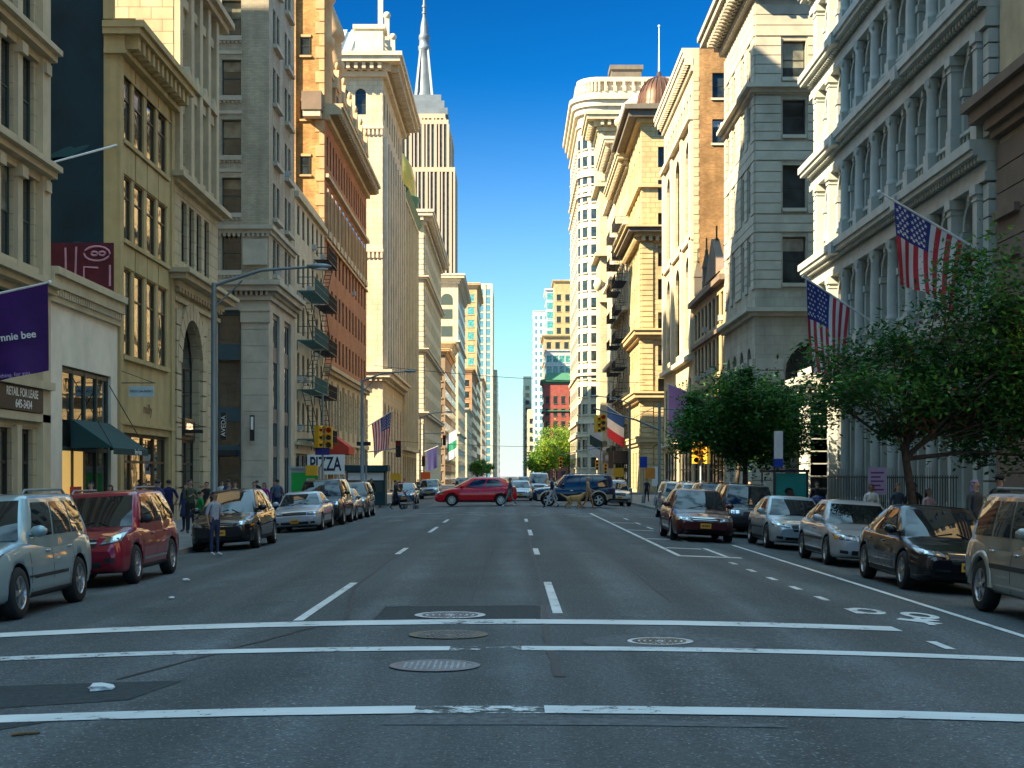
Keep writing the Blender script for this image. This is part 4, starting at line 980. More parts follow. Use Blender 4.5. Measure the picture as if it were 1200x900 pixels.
wm = MB(); wm.box(-.65, .65, -.06, .3, 0, 2.3, 0); wm.box(-.8, .8, -.3, .1, -.3, 0, 1); wm.box(-.75, .75, -.22, .1, 2.3, 2.55, 1); wm = wm.mesh('window', [GLR, LIMET])
front = [w for w in wins if w[2] != R(-90)][:95]
for x, y, a, z in front: link('window', wm, root, (x, y, z), a)
mb = MB()
for x, y, a, z in wins:
    if a == R(-90): mb.box(-.06, .3, y-.65, y+.65, z, z+2.3, 0); mb.box(-.3, .1, y-.8, y+.8, z-.3, z, 1)
mb.build('window_panes', [GLR, LIMET], root, kind='stuff')
mb = MB(); mb.box(8, 15, 8, 14, 88, 97, 0); mb.box(7.6, 15.4, 7.6, 14.4, 97, 98, 0); mb.build('water_tank_house', DARKST, root)

# --- far blocks, east side
b = far_block('red_building', 'red and green brick building with mansard roof behind the park trees', 1, 650, 30, 14.2, 45, 14, brick('far_red_brick', (.33, .06, .045), (.3, .055, .04), (.25, .1, .08), .6, .2, .03), COPPERG, fl=5.6, bay=3.5, cor=1.1, bands=(17, 31))
mb = MB(); mb.add([(0, -.2, 44.5), (13, -.2, 44.5), (11.5, 3, 48.5), (1.5, 3, 48.5), (0, 20, 44.5), (1.5, 20, 48.5)], [(0, 1, 2, 3), (4, 0, 3, 5)], 0); mb.build('roof', COPPERG, b.root)
far_block('green_glass_building', 'pale green glazed building with pointed roof above red building', 1, 690, 30, 16.2, 62, 12, ZINC, SIGNW, mats_win=GLGREEN, fl=5, bay=3, ww=.75, wh=.7, cor=.6)
far_block('tan_tower', 'golden tan stepped tower left of the rounded tower', 1, 740, 40, 16.5, 74, 18, TANST, YELLOWT, fl=6, bay=4.5, cor=1.2, bands=(60,))
far_block('tan_setback', 'golden tan upper tower with pointed cap rising behind the stepped tan one', 1, 785, 26, 23, 108, 14, TANST, YELLOWT, fl=6, bay=4.5, cor=1.0)
far_block('cyan_tower', 'pale cyan glass tower with crown frame on the right of the street end', 1, 930, 40, 22, 122, 15, ZINC, SIGNW, mats_win=GLGREEN, fl=6, bay=4, ww=.8, wh=.75, cor=1.0)
far_block('white_tower', 'slim white tower with balconies nearest to the sky gap on the right', 1, 1010, 40, 15.2, 117, 10, SIGNW, SIGNW, mats_win=GLBLUE, fl=5, bay=3.3, ww=.55, wh=.6, cor=.6)
far_block('dark_tower', 'dark narrow tower rising from the right street end', 1, 1600, 80, 12.5, 112, 9, GLDARK, GLDARK, fl=8, bay=5, cor=0)
far_block('pale_block', 'tiny pale stepped block at the far right end of the street', 1, 1300, 80, 14, 62, 14, CREAM, CREAM2, fl=8, bay=5, cor=0)
# blocks at the photographer's back: they shade the crossing and stand in the shop windows' reflections
far_block('office_block', 'stone office block on the corner behind the crossing', -1, -60, 56, 15.25, 52, 50, SAND, SAND2, south=False)
# ================================================================== GROUND, ROADS, MARKINGS
KX = 8.9                                    # kerb line
def rz_(x): return -.004*min(abs(x), KX)**2 # crown of the avenue
ASPH = bpy.data.materials.new('asphalt'); t, p = nodes_of(ASPH)
p.inputs['Roughness'].default_value = .78; p.inputs['Specular IOR Level'].default_value = .4
tc = nd(t, 'ShaderNodeTexCoord')
n1 = nd(t, 'ShaderNodeTexNoise', Scale=.35, Detail=8.0, Roughness=.7); n2 = nd(t, 'ShaderNodeTexNoise', Scale=38., Detail=3.0); n3 = nd(t, 'ShaderNodeTexVoronoi', Scale=70.)
mp = nd(t, 'ShaderNodeMapping'); mp.inputs['Scale'].default_value = (1.1, .06, 1)
n4 = nd(t, 'ShaderNodeTexNoise', Scale=1.0, Detail=5.0)
for n in (n1, n2, n3): t.links.new(tc.outputs['Object'], n.inputs['Vector'])
t.links.new(tc.outputs['Object'], mp.inputs[0]); t.links.new(mp.outputs[0], n4.inputs['Vector'])
c = mixc(t, ramp(t, n1.outputs['Fac'], .3, .7), (.019, .026, .028), (.041, .052, .055))
c = mixc(t, ramp(t, n4.outputs['Fac'], .42, .7), c, (.060, .072, .078))
n5 = nd(t, 'ShaderNodeTexNoise', Scale=16., Detail=6.0, Roughness=.8); t.links.new(tc.outputs['Object'], n5.inputs['Vector'])
c = mixc(t, 1.0, c, mixc(t, ramp(t, n5.outputs['Fac'], .34, .66), (.45, .45, .47), (1.55, 1.55, 1.5)), 'MULTIPLY')
c = mixc(t, ramp(t, n2.outputs['Fac'], .6, .72), c, (.24, .245, .24))
c = mixc(t, ramp(t, n3.outputs['Distance'], .12, .05), c, (.16, .16, .16))
sx_ = nd(t, 'ShaderNodeSeparateXYZ'); t.links.new(tc.outputs['Object'], sx_.inputs[0])
wv = nd(t, 'ShaderNodeMath', operation='MULTIPLY'); wv.inputs[1].default_value = 3.65; t.links.new(sx_.outputs[0], wv.inputs[0])
wc = nd(t, 'ShaderNodeMath', operation='COSINE'); t.links.new(wv.outputs[0], wc.inputs[0])
wl = nd(t, 'ShaderNodeMath', operation='MULTIPLY'); t.links.new(ramp(t, wc.outputs[0], .1, 1.0), wl.inputs[0]); t.links.new(ramp(t, n1.outputs['Fac'], .3, .62), wl.inputs[1])
c = mixc(t, wl.outputs[0], c, mixc(t, 1.0, c, (1.6, 1.6, 1.62), 'MULTIPLY'))
no = nd(t, 'ShaderNodeTexNoise', Scale=1.7, Detail=2.0); t.links.new(tc.outputs['Object'], no.inputs['Vector'])
c = mixc(t, ramp(t, no.outputs['Fac'], .70, .76), c, (.02, .022, .024))
t.links.new(c, p.inputs['Base Color'])
bp = nd(t, 'ShaderNodeBump', Strength=.5, Distance=.01); t.links.new(n2.outputs['Fac'], bp.inputs['Height']); t.links.new(bp.outputs[0], p.inputs['Normal'])
PATCH = mat('fresh_asphalt', (.024, .032, .035), rough=.85, var=.55, vscale=14, bump=.4, bscale=60)
PATCHL = mat('worn_asphalt', (.085, .092, .095), rough=.85, var=.5, vscale=12, bump=.4, bscale=60)
CRK = mat('tar_crack', (.012, .013, .014), rough=.6)
CONC = brick('pavement_concrete', (.20, .195, .185), (.17, .165, .16), (.09, .09, .085), 1.5, 1.5, .02, grime=.3, streak=False)
m = bpy.data.materials.new('pavement'); t, p = nodes_of(m); PAVE = m; p.inputs['Roughness'].default_value = .85
tc = nd(t, 'ShaderNodeTexCoord'); b_ = nd(t, 'ShaderNodeTexBrick', Scale=1.0); b_.offset = 0; b_.inputs['Brick Width'].default_value = 1.5; b_.inputs['Row Height'].default_value = 1.5; b_.inputs['Mortar Size'].default_value = .012
for k, v in (('Color1', (.2, .195, .185, 1)), ('Color2', (.16, .158, .15, 1)), ('Mortar', (.07, .07, .07, 1))): b_.inputs[k].default_value = v
t.links.new(tc.outputs['Object'], b_.inputs['Vector']); n1 = nd(t, 'ShaderNodeTexNoise', Scale=1.2, Detail=7.0); t.links.new(tc.outputs['Object'], n1.inputs['Vector'])
t.links.new(mixc(t, 1.0, b_.outputs['Color'], mixc(t, ramp(t, n1.outputs['Fac'], .3, .7), (.7, .7, .7), (1.15, 1.15, 1.15)), 'MULTIPLY'), p.inputs['Base Color'])
KERB = mat('kerb_stone', (.22, .215, .2), grime=.4)
# worn paint: transparent where it has rubbed off
LINE = bpy.data.materials.new('road_paint'); t, p = nodes_of(LINE); p.inputs['Roughness'].default_value = .7
tc = nd(t, 'ShaderNodeTexCoord'); n1 = nd(t, 'ShaderNodeTexNoise', Scale=7., Detail=8.0, Roughness=.75); t.links.new(tc.outputs['Object'], n1.inputs['Vector'])
n2 = nd(t, 'ShaderNodeTexNoise', Scale=1.1, Detail=3.0); t.links.new(tc.outputs['Object'], n2.inputs['Vector'])
t.links.new(mixc(t, ramp(t, n2.outputs['Fac'], .3, .7), (.46, .48, .47), (.64, .65, .63)), p.inputs['Base Color'])
ad = nd(t, 'ShaderNodeMath', operation='ADD'); t.links.new(n1.outputs['Fac'], ad.inputs[0])
m2 = nd(t, 'ShaderNodeMath', operation='MULTIPLY'); m2.inputs[1].default_value = .45; t.links.new(n2.outputs['Fac'], m2.inputs[0]); t.links.new(m2.outputs[0], ad.inputs[1])
t.links.new(ramp(t, ad.outputs[0], .55, .63), p.inputs['Alpha'])
WORN = LINE.copy(); WORN.name = 'rubbed_road_paint'
for n in WORN.node_tree.nodes:
    if n.type == 'MAP_RANGE' and abs(n.inputs[1].default_value-.55) < 1e-6: n.inputs[1].default_value = .7; n.inputs[2].default_value = .82

def sheet(name, poly, m, dz, kind='structure', cut=1.0):
    """flat patch following the crown of the road"""
    bm = bmesh.new(); bm.faces.new([bm.verts.new((x, y, 0)) for x, y in poly])
    xs = [q[0] for q in poly]; x = math.ceil(min(xs)/cut)*cut
    while x < max(xs):
        bmesh.ops.bisect_plane(bm, geom=bm.verts[:]+bm.edges[:]+bm.faces[:], plane_co=(x, 0, 0), plane_no=(1, 0, 0)); x += cut
    for v in bm.verts: v.co.z = rz_(v.co.x)+dz
    bm.normal_update()
    for f in bm.faces:
        if f.normal.z < 0: f.normal_flip()
    me = bpy.data.meshes.new(name); bm.to_mesh(me); bm.free(); me.materials.append(m)
    return link(name, me, None, kind=kind)
link('ground', (lambda mb: (mb.add([(-6000, -1500, -.6), (6000, -1500, -.6), (6000, 8000, -.6), (-6000, 8000, -.6)], [(0, 1, 2, 3)]), mb.mesh('ground', mat('ground_grey', (.1, .1, .1))))[1])(MB()), kind='structure')
mb = MB(); xs = [-KX+i*KX/9 for i in range(19)]
ys = [-60, -2, 16, 60, 72.5, 91, 160, 400, 3000]
mb.add([(x, y, rz_(x)) for y in ys for x in xs], [(j*19+i, j*19+i+1, j*19+20+i, j*19+19+i) for j in range(8) for i in range(18)], 0, True)
mb.build('road', ASPH, kind='structure')
cross = [(-2, 16), (73.5, 90.2), (153, 170), (233, 250), (313, 330), (393, 410)]
mb = MB()
for y0, y1 in cross:
    for s in (-1, 1): mb.add([(s*KX, y0, rz_(KX)), (s*200, y0, rz_(KX)), (s*200, y1, rz_(KX)), (s*KX, y1, rz_(KX))], [(0, 1, 2, 3)])
mb.build('side_street', ASPH, kind='structure')
edges = [16]+[v for c in cross[1:] for v in c]+[3000]
mb = MB(); kb = MB()
for i in range(0, len(edges), 2):
    for s in (-1, 1):
        a, e = edges[i], edges[i+1]
        x0, x1 = sorted((s*(KX+.17), s*60))
        mb.box(x0, x1, a+.16, e-.16, -.5, GZ)
        x0, x1 = sorted((s*KX, s*(KX+.165))); kb.box(x0, x1, a, e, -.5, GZ+.004)
        x0, x1 = sorted((s*(KX+.17), s*60)); kb.box(x0, x1, a, a+.155, -.5, GZ+.003); kb.box(x0, x1, e-.155, e, -.5, GZ+.003)
mb.build('pavement', PAVE, kind='structure'); kb.build('kerb', KERB, kind='structure')

D1, D2, D3 = .004, .006, .0085
# repairs
for poly in ([(-1.75, 17.75), (.62, 17.75), (.62, 20.1), (-1.75, 20.1)], [(-6, 11.2), (-3.15, 11.9), (-2.95, 13.0), (-6, 13.0)], [(-6, 8.0), (-3.4, 11.0), (-6, 11.05)]):
    sheet('road_patch', poly, PATCH, D1)
for poly in ([(-.95, 10.5), (2.0, 10.45), (1.9, 10.62), (-.9, 10.95)], [(.35, 17.9), (.75, 17.9), (.7, 20.3), (.4, 20.3)], [(-1.85, 20.13), (.62, 20.13), (.62, 20.22), (-1.85, 20.22)], [(-1.86, 18.2), (-1.76, 18.2), (-1.76, 20.22), (-1.86, 20.22)]):
    sheet('road_patch', poly, PATCHL, D2-.001)
random.seed(5)
def crack(pts, w):
    P = []; 
    for (x0, y0), (x1, y1) in zip(pts[:-1], pts[1:]):
        n = max(2, int(math.hypot(x1-x0, y1-y0)/.35))
        for i in range(n): P.append((x0+(x1-x0)*i/n+random.uniform(-.03, .03), y0+(y1-y0)*i/n))
    P.append(pts[-1])
    vs = []; 
    for i, (x, y) in enumerate(P):
        k = w*random.uniform(.35, 1.1); vs += [(x-k, y, rz_(x)+D1+.002), (x+k, y, rz_(x)+D1+.002)]
    mb.add(vs, [(2*i, 2*i+1, 2*i+3, 2*i+2) for i in range(len(P)-1)])
mb = MB()
crack([(-3.6, 13.2), (-2.1, 18.5), (-2.6, 24), (-2.75, 40)], .035); crack([(.42, 13), (.38, 15.6), (.42, 18.5), (.5, 26), (.5, 60)], .05)
crack([(-.6, 21), (-.5, 33), (-.55, 60)], .02); crack([(2.3, 21), (2.35, 45)], .018); crack([(-6, 12.4), (-4, 12.7)], .03)
mb.build('road_crack', CRK, kind='structure')
# crosswalk and stop lines
def strip(y0, y1, x0, x1, w, m=LINE, wob=0.): sheet('road_marking', [(x0, y0), (x1, y1), (x1, y1+w), (x0, y0+w)], m, D3)
strip(17.5, 17.62, -8.2, .3, .58); strip(17.62, 17.62, .3, 4.75, .55)
strip(15.0, 14.95, -8.2, -.65, .36); strip(14.95, 14.9, .1, 8.4, .36); strip(14.95, 14.95, -.65, .1, .36, WORN)
strip(10.8, 10.98, -8.2, -.75, .36); strip(10.98, 10.98, -.75, .25, .34, WORN); strip(10.98, 10.9, .25, 8.2, .36)
for y0, y1, x in ((19.0, 24.6, .6), (33.2, 36.1, .58), (44, 48.5, .58), (57, 61, .58)): sheet('road_marking', [(x-.065, y0), (x+.065, y0), (x+.065, y1), (x-.065, y1)], LINE, D3)
for y0, y1, x in ((18.3, 24.8, -2.7), (33.9, 36.8, -2.68), (47, 52, -2.68), (57, 61, -2.68)): sheet('road_marking', [(x-.065, y0), (x+.065, y0), (x+.065, y1), (x-.065, y1)], LINE, D3)
# right: bike lane, buffer, parking lane
sheet('road_marking', [(6.17, 12), (6.29, 12), (6.29, 41), (6.17, 41)], LINE, D3)
sheet('road_marking', [(3.84, 34), (3.96, 34), (3.96, 72), (3.84, 72)], LINE, D3)
sheet('road_marking', [(3.84, 33.6), (5.35, 33.6), (5.35, 33.98), (3.84, 33.98)], LINE, D3)
for y in (15.8, 19.9, 22.0, 24.1, 26.3, 28.6, 31): sheet('road_marking', [(4.72, y), (4.84, y), (4.84, y+.75), (4.72, y+.75)], LINE, D3)
sheet('road_marking', [(4.98, 33.98), (5.1, 33.98), (5.1, 38), (4.98, 38)], LINE, D3)
for y in (42, 47, 52, 57, 63): sheet('road_marking', [(4.98, y), (5.1, y), (5.1, y+2.2), (4.98, y+2.2)], LINE, D3)
for y in (37.5, 43, 50, 58): sheet('road_marking', [(4.0, y), (4.9, y-.1), (4.9, y+.2), (4.0, y+.3)], LINE, D3)
# far crossing
for y in (62, 66): strip(y, y, -8.2, -1.4 if y < 65 else 3.7, .3, WORN)
for y in (68.6, 72.2): strip(y, y, -8.2, 8.2, .3, WORN)
for y in (91, 94.6): strip(y, y, -8.2, 8.2, .3, WORN)
# bicycle symbol
def ring(cx, cy, r0, r1, ry, n=20):
    mb = MB(); vs = []
    for i in range(n): a = 2*math.pi*i/n; vs += [(cx+r*math.cos(a), cy+r*ry*math.sin(a), rz_(cx+r*math.cos(a))+D3) for r in (r0, r1)]
    mb.add(vs, [(2*i, 2*i+1, (2*i+3) % (2*n), (2*i+2) % (2*n)) for i in range(n)]); mb.build('road_marking', LINE, kind='structure')
ring(4.98, 20.35, .13, .24, 2.0); ring(5.62, 20.0, .13, .24, 2.0)
for poly in ([(5.08, 19.2), (5.5, 18.75), (5.62, 18.9), (5.2, 19.45)], [(5.3, 19.0), (5.7, 19.3), (5.6, 19.5), (5.25, 19.3)], [(5.35, 18.6), (5.45, 18.6), (5.5, 19.6), (5.4, 19.6)]): sheet('road_marking', poly, LINE, D3)
# manholes
MHM = mat('cast_iron_lid', (.17, .155, .15), rough=.5, metal=.5, var=.35, vscale=9); MHR = mat('lid_ring_bronze', (.16, .125, .08), rough=.7, var=.4, vscale=5); MHL = mat('lid_pale', (.5, .47, .46), rough=.6, var=.35, vscale=7)
def manhole(label, x, y, r, kind, ms):
    root = empty('manhole_cover', label, 'manhole cover', (x, y, rz_(x)), group=None)
    mb = MB(); n = 32
    def annulus(r0, r1, z, mi=0): 
        vs = [];
        for i in range(n): a = 2*math.pi*i/n; vs += [(q*math.cos(a), q*math.sin(a), z-.004*((x+q*math.cos(a))**2-x*x)*0) for q in (r0, r1)]
        mb.add(vs, [(2*i, 2*i+1, (2*i+3) % (2*n), (2*i+2) % (2*n)) for i in range(n)], mi)
    annulus(r*.86, r, .012); annulus(0, r*.86, .0095); mb.build('rim', ms[0], root)
    mb = MB()
    if kind == 'grid':
        k = 13
        for i in range(k):
            for j in range(k):
                a, e = -r*.84+1.68*r*i/k, -r*.84+1.68*r*j/k
                if math.hypot(a+.06*r, e+.06*r) < r*.78: mb.box(a+.015, a+1.68*r/k-.02, e+.015, e+1.68*r/k-.02, .01, .015)
    else:
        for q in range(4):
            r0 = r*(.18+.17*q)
            for i in range(10+q*6):
                a0 = 2*math.pi*i/(10+q*6); a1 = a0+2*math.pi/(10+q*6)*.6
                pts = [(rr*math.cos(a), rr*math.sin(a)) for rr, a in ((r0, a0), (r0+r*.1, a0), (r0+r*.1, a1), (r0, a1))]
                mb.prism(pts, .01, .015)
    mb.build('lid_pattern', ms[1], root)
    return root
sheet('road_patch', [(1.72+.95*math.cos(2*math.pi*i/28), 15.75+.8*math.sin(2*math.pi*i/28)) for i in range(28)], PATCHL, D2+.001)
manhole('round iron manhole cover with fine grid pattern, closest to the bottom of the picture', -.73, 13.75, .43, 'grid', (MHM, MHL))
manhole('bronze-rimmed manhole cover between the two upper crosswalk lines', -.72, 16.45, .45, 'ring', (MHR, MHM))
manhole('worn manhole cover touching the stop line, set in the dark patch', -.8, 18.75, .46, 'ring', (MHL, MHM))
manhole('pale manhole cover inside a round asphalt patch right of the middle', 1.62, 15.85, .36, 'ring', (MHL, MHR))
# litter
PAPER = mat('crumpled_paper', (.6, .6, .58), rough=.9)
def litter(label, x, y, s, seed):
    random.seed(seed); bm = bmesh.new(); bmesh.ops.create_icosphere(bm, subdivisions=2, radius=s)
    for v in bm.verts: v.co = Vector((v.co.x*1.5, v.co.y, v.co.z*.5))*random.uniform(.7, 1.2); v.co.z += s*.4
    me = bpy.data.meshes.new('litter'); bm.to_mesh(me); bm.free(); me.materials.append(PAPER)
    return tag(link('litter', me, None, (x, y, rz_(x)), random.random()*3), label, 'litter')
litter('flattened white paper scrap lying on the dark patch at the lower left', -3.55, 12.5, .075, 1)
litter('small crumpled paper ball beside the dark red car', -6.05, 26.9, .06, 2)
litter('tiny paper scrap on the road near the pale grey front left car', -5.3, 22.6, .05, 3)
mb = MB(); 
for k in range(3): mb.hexa([(k*.05, (k % 2)*.04, .006), (k*.05+.09, .01, .006), (k*.05+.08, .08, .006), (k*.05, .07, .006), (k*.05, (k % 2)*.04, .014), (k*.05+.09, .01, .02), (k*.05+.08, .08, .012), (k*.05, .07, .018)])
tag(mb.build('fallen_leaf', mat('dry_leaf', (.13, .075, .03)), None, (-3.55, 10.3, rz_(3.5)), .4), 'brown dry leaves on the road just below the lowest line', 'leaf')

# ================================================================== STREET FURNITURE
def lamp(label, x, y, sg, h=9.0, arm=3.3, rise=.75):
    root = empty('street_lamp', label, 'street lamp', (x, y, GZ), group='street lamps')
    mb = MB(); mb.lathe([(.2, 0), (.2, .9), (.15, 1.0), (.115, 1.05), (.09, h-1)], 10); mb.tube([(0, 0, h-1), (0, 0, h-.5)], [.09, .08], 8); mb.build('pole', STEEL, root)
    mb = MB(); mb.tube([(0, 0, h-.6), (-sg*.25, 0, h-.5), (-sg*arm*.5, 0, h-.1), (-sg*arm, 0, h)], [.06, .055, .05, .04], 8); mb.tube([(0, 0, h-1.3), (-sg*.9, 0, h-.42)], .03, 6); mb.build('arm', STEEL, root)
    mb = MB(); mb.ball((-sg*(arm+.33), 0, h+.02), (.42, .16, .1), 10); mb.build('lamp_head', STEEL, root)
    mb = MB(); mb.ball((-sg*(arm+.38), 0, h-.05), (.26, .12, .06), 10); mb.build('lamp_lens', SIGNW, root)
    return root
lamp('tall grey street lamp with long arm in front of the grey corner building', -9.45, 46, -1, 8.6, 3.0)
lamp('street lamp with long arm beside the small flag on the left, further away', -9.5, 92, -1, 8.6, 2.7)
lamp('street lamp with long arm before the black fire escapes on the right', 9.5, 117, 1, 8.4, 2.5)
lamp('distant thin street lamp on the left beyond the far crossing', -9.5, 150, -1, 8.6, 2.7)
SIGR = mat('red_lens', (.06, .008, .006), emit=((1, .05, .02), .01)); SIGDK = mat('dark_lens', (.02, .02, .02), rough=.3)
def signal_head(parent, x, y, z, rz=0, m=YSIG, n=3):
    mb = MB(); hh = .36*n
    mb.box(-.17, .17, -.1, .16, 0, hh); 
    for i in range(n): mb.lathe([(.14, -.1), (.15, -.3), (.145, -.3), (.135, -.1)], 10, (0, 0, hh-.18-.36*i), axis='y', a0=math.radians(0), a1=math.pi)
    o = mb.build('signal_head', m, parent, (x, y, z), rz)
    for i in range(n):
        q = MB(); q.lathe([(0, -.105), (.125, -.105)], 12, (0, 0, hh-.18-.36*i), axis='y'); q.build('lens', SIGR if i == 0 else SIGDK, o)
    return o
def pole_(root, h, r=.06, m=STEEL):
    mb = MB(); mb.lathe([(.13, 0), (.13, .5), (r, .6), (r*.9, h)], 8); mb.build('pole', m, root)
root = empty('traffic_signal', 'traffic signal pole with two yellow heads and walk box on the near left corner', 'traffic signal', (-9.2, 70.5, GZ))
pole_(root, 6.0); signal_head(root, .3, 0, 3.3); signal_head(root, -.15, -.2, 3.35, R(60)); 
mb = MB(); mb.box(-.8, -.25, -.2, .2, 2.0, 2.5); mb.build('walk_box', YSIG, root)
mb = MB(); mb.box(-.35, .35, -.1, -.07, 3.0, 3.35); o = mb.build('street_sign', mat('purple_blue_sign', (.05, .04, .2)), root); 
root = empty('traffic_signal', 'traffic signal with mast arm reaching left over the road from the far right corner', 'traffic signal', (9.3, 91.5, GZ))
pole_(root, 6.6, .1); mb = MB(); mb.tube([(0, 0, 4.9), (-1.5, -.3, 5.5), (-4.2, -1, 6.2)], [.08, .06, .05], 8); mb.tube([(0, 0, 6.5), (-1.7, -.35, 5.6)], .02, 4); mb.tube([(0, 0, 6.2), (1.0, 0, 6.2)], .04, 6); mb.build('mast_arm', STEEL, root)
signal_head(root, -3.6, -.9, 4.75); signal_head(root, -3.95, -.9, 4.7, R(50))
mb = MB(); mb.box(-.9, -.3, -.25, .15, 1.8, 2.5); mb.build('walk_box', mat('signal_orange', (.6, .22, .03)), root)
root = empty('traffic_signal', 'small yellow signal on a short post under the right street tree', 'traffic signal', (9.5, 73, GZ)); pole_(root, 3.9); signal_head(root, -.25, 0, 2.6); signal_head(root, .25, 0, 2.6, R(-50))
root = empty('traffic_signal', 'distant yellow signal cluster at the right beyond the far crossing', 'traffic signal', (9.3, 152, GZ)); pole_(root, 5); signal_head(root, -.4, 0, 2.6); signal_head(root, .5, 0, 2.2); signal_head(root, -4.2, 0, 2.9); mb = MB(); mb.tube([(0, 0, 5), (-4.2, 0, 4.2)], .05, 6); mb.build('mast_arm', STEEL, root)
root = empty('traffic_signal', 'black backed signal hanging far down the middle of left street side', 'traffic signal', (-9.3, 92.5, GZ)); pole_(root, 3.6); signal_head(root, 1.9, 2, 3.2, 0, SIGNB); mb = MB(); mb.tube([(0, 0, 3.5), (1.9, 2, 3.8)], .04, 6); mb.build('mast_arm', STEEL, root)
root = empty('traffic_signal', 'tall dark signal left of the sky gap at street end', 'traffic signal', (-9.3, 74.6+78, GZ)); pole_(root, 7.5, .07); signal_head(root, -.0, -.3, 3.0, 0, SIGNB); signal_head(root, 2.2, -.3, 5.2, 0, SIGNB); mb = MB(); mb.tube([(0, 0, 6.5), (2.2, -.3, 6.4)], .05, 6); mb.build('mast_arm', STEEL, root)

# flags ------------------------------------------------------------
FR, FW, FB = mat('flag_red', (.55, .035, .05), rough=.8), mat('flag_white', (.72, .70, .68), rough=.8), mat('flag_blue', (.035, .045, .22), rough=.8)
def cloth(u, v, W_, H_, sag, ph):
    """hanging flag: u along the pole, v down"""
    return (W_*u*(1-.10*v), .16*math.sin(5*u+2.5*v+ph)*(.3+v)+.1*math.sin(11*u+ph), -H_*v*(1-.12*u)-sag*u*v)
def us_flag(label, base, tip, W_, H_, ph, inset=.12, tilt=.12):
    """flag hung from a pole leaning out of the facade; canton next to the pole's tip, stripes falling away from the pole"""
    root = empty('flag', label, 'flag', base, group='national flags')
    b_, t_ = Vector((0, 0, 0)), Vector(tip)-Vector(base)
    mb = MB(); mb.tube([b_, t_], [.05, .035], 8); mb.ball(t_+t_.normalized()*.06, .075, 8); mb.build('flagpole', SIGNW, root)
    d = t_.normalized(); dn = Vector((0, 0, -1)); side = d.cross(dn).normalized()
    nu, nv = 26, 40; start = t_-d*inset
    mb = MB(); vs = []
    # hoist runs along the pole from the tip inwards (H_), fly hangs down (W_)
    for j in range(nv+1):
        for i in range(nu+1):
            a, q = i/nu, j/nv
            gather = 1-.25*q
            w = .15*math.sin(7*a+3*q+ph)*q+.10*math.sin(15*a+ph*2)*q
            vs.append(start-d*(H_*a*gather+.18*q*q*W_*tilt*4)+dn*(W_*q*(1-.08*math.sin(3*a)))+side*w)
    fs = []; 
    for j in range(nv):
        for i in range(nu):
            a, q = (i+.5)/nu, (j+.5)/nv
            mi = 2 if (a < 7/13 and q < .42) else (0 if int(a*13) % 2 == 0 else 1)
            mb.f.append((j*(nu+1)+i, j*(nu+1)+i+1, (j+1)*(nu+1)+i+1, (j+1)*(nu+1)+i)); mb.m.append(mi); mb.sm.append(True)
    mb.v = [tuple(v) for v in vs]
    fl = mb.build('cloth', [FR, FW, FB], root)
    st = MB()
    for j in range(9):
        for i in range(6 if j % 2 == 0 else 5):
            a = (7/13)*(i+.5+(.5 if j % 2 else 0))/6; q = .42*(j+.5)/9
            k = int(q*nv)*(nu+1)+int(a*nu); c = Vector(vs[k])
            for s in (-1, 1):
                pts = []
                for z in range(10):
                    an = 2*math.pi*z/10; rr = .055*H_/2.0*(1 if z % 2 == 0 else .42); pts.append(c+side*s*.022+d*rr*math.sin(an)-dn*rr*math.cos(an))
                st.add(pts, [tuple(range(10))])
    st.build('star', FW, fl)
    return root
us_flag('star-spangled flag on the white cast iron building, upper of the two on the right', (15.2, 46.8, 9.0), (11.85, 46.6, 10.9), 2.6, 2.6, .4, .5)
us_flag('star-spangled flag above the treetop, lower of the two on the right', (15.2, 61.5, 8.4), (12.35, 61.3, 10.2), 3.8, 2.2, 1.9)
us_flag('small distant star-spangled flag hanging on the left brick building', (-15.2, 152.3, 7.0), (-12.6, 152, 8.6), 3.8, 2.4, 3.1)
def banner(label, base, tip, W_, H_, m, ph, name='banner', drop=.1, cat='banner', pole=SIGNW, n0=.02):
    root = empty(name, label, cat, base)
    t_ = Vector(tip)-Vector(base); mb = MB(); mb.tube([(0, 0, 0), t_], [.04, .03], 8); mb.ball(t_, .06, 8); mb.build('flagpole', pole, root)
    d = t_.normalized(); nu, nv = 16, 16; vs = []; s0 = t_-d*.05
    for j in range(nv+1):
        for i in range(nu+1):
            a, q = i/nu, j/nv; w = .09*math.sin(5*a+2*q+ph)*q+.05*math.sin(12*a+ph)*q
            vs.append(s0-d*W_*a+Vector((0, w, -H_*q-drop*math.sin(math.pi*a)*q)))
    mb = MB(); mb.v = [tuple(v) for v in vs]
    for j in range(nv):
        for i in range(nu): mb.f.append((j*(nu+1)+i, j*(nu+1)+i+1, (j+1)*(nu+1)+i+1, (j+1)*(nu+1)+i)); mb.m.append((j*3//nv) if isinstance(m, list) and len(m) == 3 else 0); mb.sm.append(True)
    mb.build('cloth', m, root); return root
r_ = banner('large purple shop banner with white lettering at the left edge', (-15.2, 40.0, 6.6), (-12.75, 40.0, 7.15), 2.5, 2.42, mat('purple_cloth', (.045, .008, .11), rough=.7, var=.25), .5, drop=.0)
text('lettering', 'gwynnie bee', .285, SIGNW, r_, (1.42, -.17, -.98), (R(90), R(-7), 0), bold=.004)
text('lettering', 'clothing. for you.', .15, mat('pale_lilac_ink', (.45, .35, .6)), r_, (1.5, -.2, -2.02), (R(90), R(-7), 0))
banner('lilac cloth banner on pole left of the leafy tree', (15.2, 121, 8.6), (13.0, 121, 9.5), 2.1, 4.2, mat('lilac_cloth', (.55, .25, .48), rough=.8), 2.2)
banner('red white and blue hanging banner below the fire escapes', (15.2, 189.5, 9.2), (12.4, 189.5, 11), 2.6, 4, [mat('banner_blue', (.03, .1, .3)), FW, FR], 1.2)
